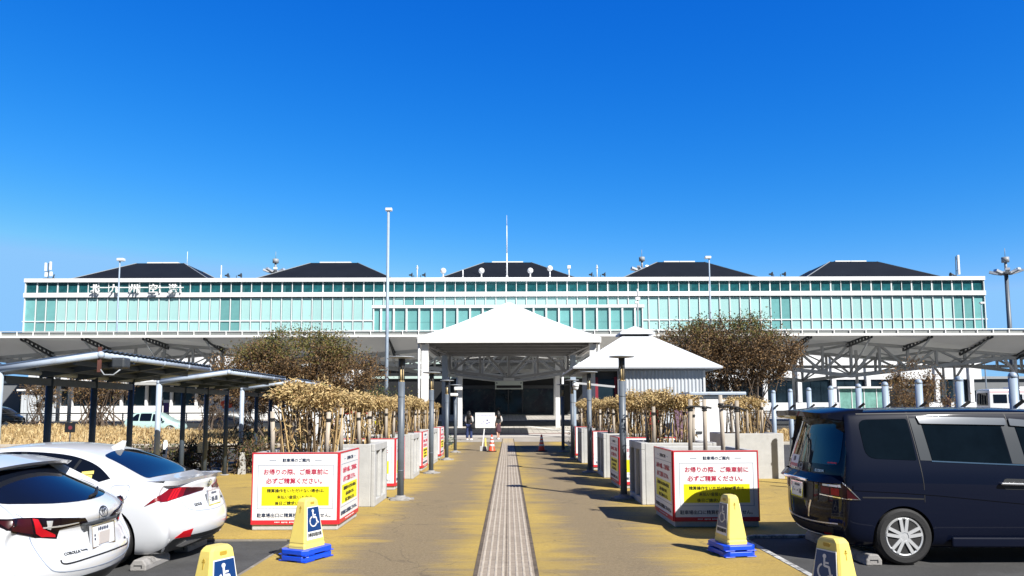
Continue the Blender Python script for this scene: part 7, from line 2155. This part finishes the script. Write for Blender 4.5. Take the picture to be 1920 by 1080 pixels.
def person(label, loc, rotz, lower, walking):
    t = thing('person', label, 'person', loc, rotz, group=None)
    # faces local -y
    st = .16 if walking else .03
    fl, fr = Vector((-.10, -st, .0)), Vector((.10, st, .0))
    V, E_, Rr = [], [], []
    def add(p, rr, par=None):
        V.append(Vector(p)); Rr.append(rr); i = len(V) - 1
        if par is not None: E_.append((par, i))
        return i
    pel = add((0, 0, .90), (.145, .105)); wst = add((0, -.01, 1.05), (.125, .09), pel); ch = add((0, 0, 1.24), (.145, .10), wst); up = add((0, .01, 1.36), (.10, .075), ch)
    nk = add((0, .0, 1.44), .05, up); hd = add((0, -.02, 1.53), (.072, .085), nk); tp_ = add((0, -.015, 1.63), (.062, .075), hd)
    nose = add((0, -.118, 1.545), .012, hd)
    for s in (-1, 1):
        e = add((s * .078, .0, 1.55), .014, hd)
        hp = add((s * .09, 0, .86), .085, pel); f = fl if s < 0 else fr
        kn = add((s * .095, f.y * .4 - .02, .48), .058, hp); an = add((f.x, f.y + .03, .08), .038, kn); to = add((f.x, f.y - .10, .035), .034, an)
        sh_ = add((s * .165, .01, 1.34), .055, up)
        if walking: el = add((s * .23, .04, 1.08), .042, sh_); wr = add((s * .12, -.14, .93), .028, el)
        else: el = add((s * .225, .03, 1.08), .042, sh_); wr = add((s * .12 + (.02 if s < 0 else 0), -.17, .96), .028, el)
        d = (V[wr] - V[el]).normalized()
        hand_chain(V, E_, Rr, wr, V[wr], d, s)
    body = skin_chain(V, E_, Rr, 'body', 'skin', t, 2)
    # eyes and mouth as small insets on the face
    mb = MB()
    for s in (-1, 1): mb.ball((s * .030, -.098, 1.565), .011, 6)
    mb.build('eyes', 'hair', t)
    mb = MB(); mb.box(-.022, .022, -.104, -.092, 1.495, 1.503); mb.build('mouth', 'text_red', t)
    # long black hair
    mb = MB(); rr = random.Random(2)
    pr = []
    for i in range(9):
        a = PI * i / 8
        pr.append((max(.002, .098 * math.sin(a)), .115 * math.cos(a)))
    mb.lathe(pr[::-1], (0, .018, 1.58), 18)
    for k in range(26):
        a = PI * (k / 25) ; x = .095 * math.cos(a); y = .03 + .085 * math.sin(a)
        mb.path([(x * .9, y * .8, 1.62), (x * 1.08, y * 1.1, 1.50), (x * 1.15, y * 1.1 + .01, 1.36), (x * 1.0, y * 1.05 + .02, 1.24 + rr.uniform(-.05, .04))], [.022, .024, .022, .008], 6)
    mb.build('hair', 'hair', t)
    # clothes
    V2, E2, R2 = [], [], []
    def add2(p, r_, par=None):
        V2.append(Vector(p)); R2.append(r_); i = len(V2) - 1
        if par is not None: E2.append((par, i))
        return i
    a = add2((0, 0, .84), (.165, .125)); b = add2((0, -.01, 1.05), (.15, .11), a); c = add2((0, 0, 1.24), (.165, .118), b); d = add2((0, .01, 1.37), (.12, .088), c); e = add2((0, .0, 1.43), .066, d)
    skin_chain(V2, E2, R2, 'vest', 'cloth_black', t, 2)
    for s in (-1, 1):
        wr = (s * .12, -.14, .93) if walking else (s * .12 + (.02 if s < 0 else 0), -.17, .96)
        el = (s * .23, .04, 1.08) if walking else (s * .225, .03, 1.08)
        w2 = Vector(el).lerp(Vector(wr), .9)
        skin_chain([(s * .14, .01, 1.345), (s * .185, .01, 1.31), el, w2], [(0, 1), (1, 2), (2, 3)], [.066, .070, .060, .046], 'sleeve', 'cloth_grey', t, 2)
    if lower == 'trousers':
        skin_chain([(0, 0, .92), (-.095, 0, .84), (-.105, fl.y * .4, .48), (fl.x - .01, fl.y + .02, .10), (.095, 0, .84), (.105, fr.y * .4, .48), (fr.x + .01, fr.y + .02, .10)],
                   [(0, 1), (1, 2), (2, 3), (0, 4), (4, 5), (5, 6)], [(.14, .115), .108, .092, .085, .108, .092, .085], 'trousers', 'cloth_navy', t, 2)
    else:
        skin_chain([(0, 0, .96), (0, 0, .80), (0, .02, .52), (0, .03, .36)], [(0, 1), (1, 2), (2, 3)], [(.14, .11), (.165, .14), (.18, .17), (.175, .175)], 'skirt', 'cloth_maroon', t, 2)
    for f in (fl, fr):
        mb = MB(); mb.prism([(-.045, -.17), (.04, -.17), (.05, -.05), (.042, .09), (-.042, .09), (-.05, -.05)], 0, .075, 'Z')
        o = mb.build('shoe', 'shoe_white', t, bevel=.02); o.location = (f.x, f.y, .002)
    return t
person('long haired person in black vest and wide navy trousers left of the white board', (-2.28, 43.6, .035), PI - .3, 'trousers', False)
t = person('person in black top and dark patterned skirt walking behind the white board', (-.62, 44.6, .035), PI + .45, 'skirt', True)
t = thing('round_bag', 'round black bag carried by the person in navy trousers', 'bag', (-2.02, 43.42, .035), .2)
mb = MB(); mb.lathe([(.02, -.05), (.15, -.045), (.175, 0), (.15, .045), (.02, .05)], (0, 0, .80), 18, 'Y'); mb.build('pouch', 'cloth_black', t)
mb = MB(); mb.path([(-.1, 0, .93), (-.06, -.0, 1.0), (.0, 0, 1.03), (.08, 0, .93)], .01, 6); mb.build('strap', 'cloth_black', t)
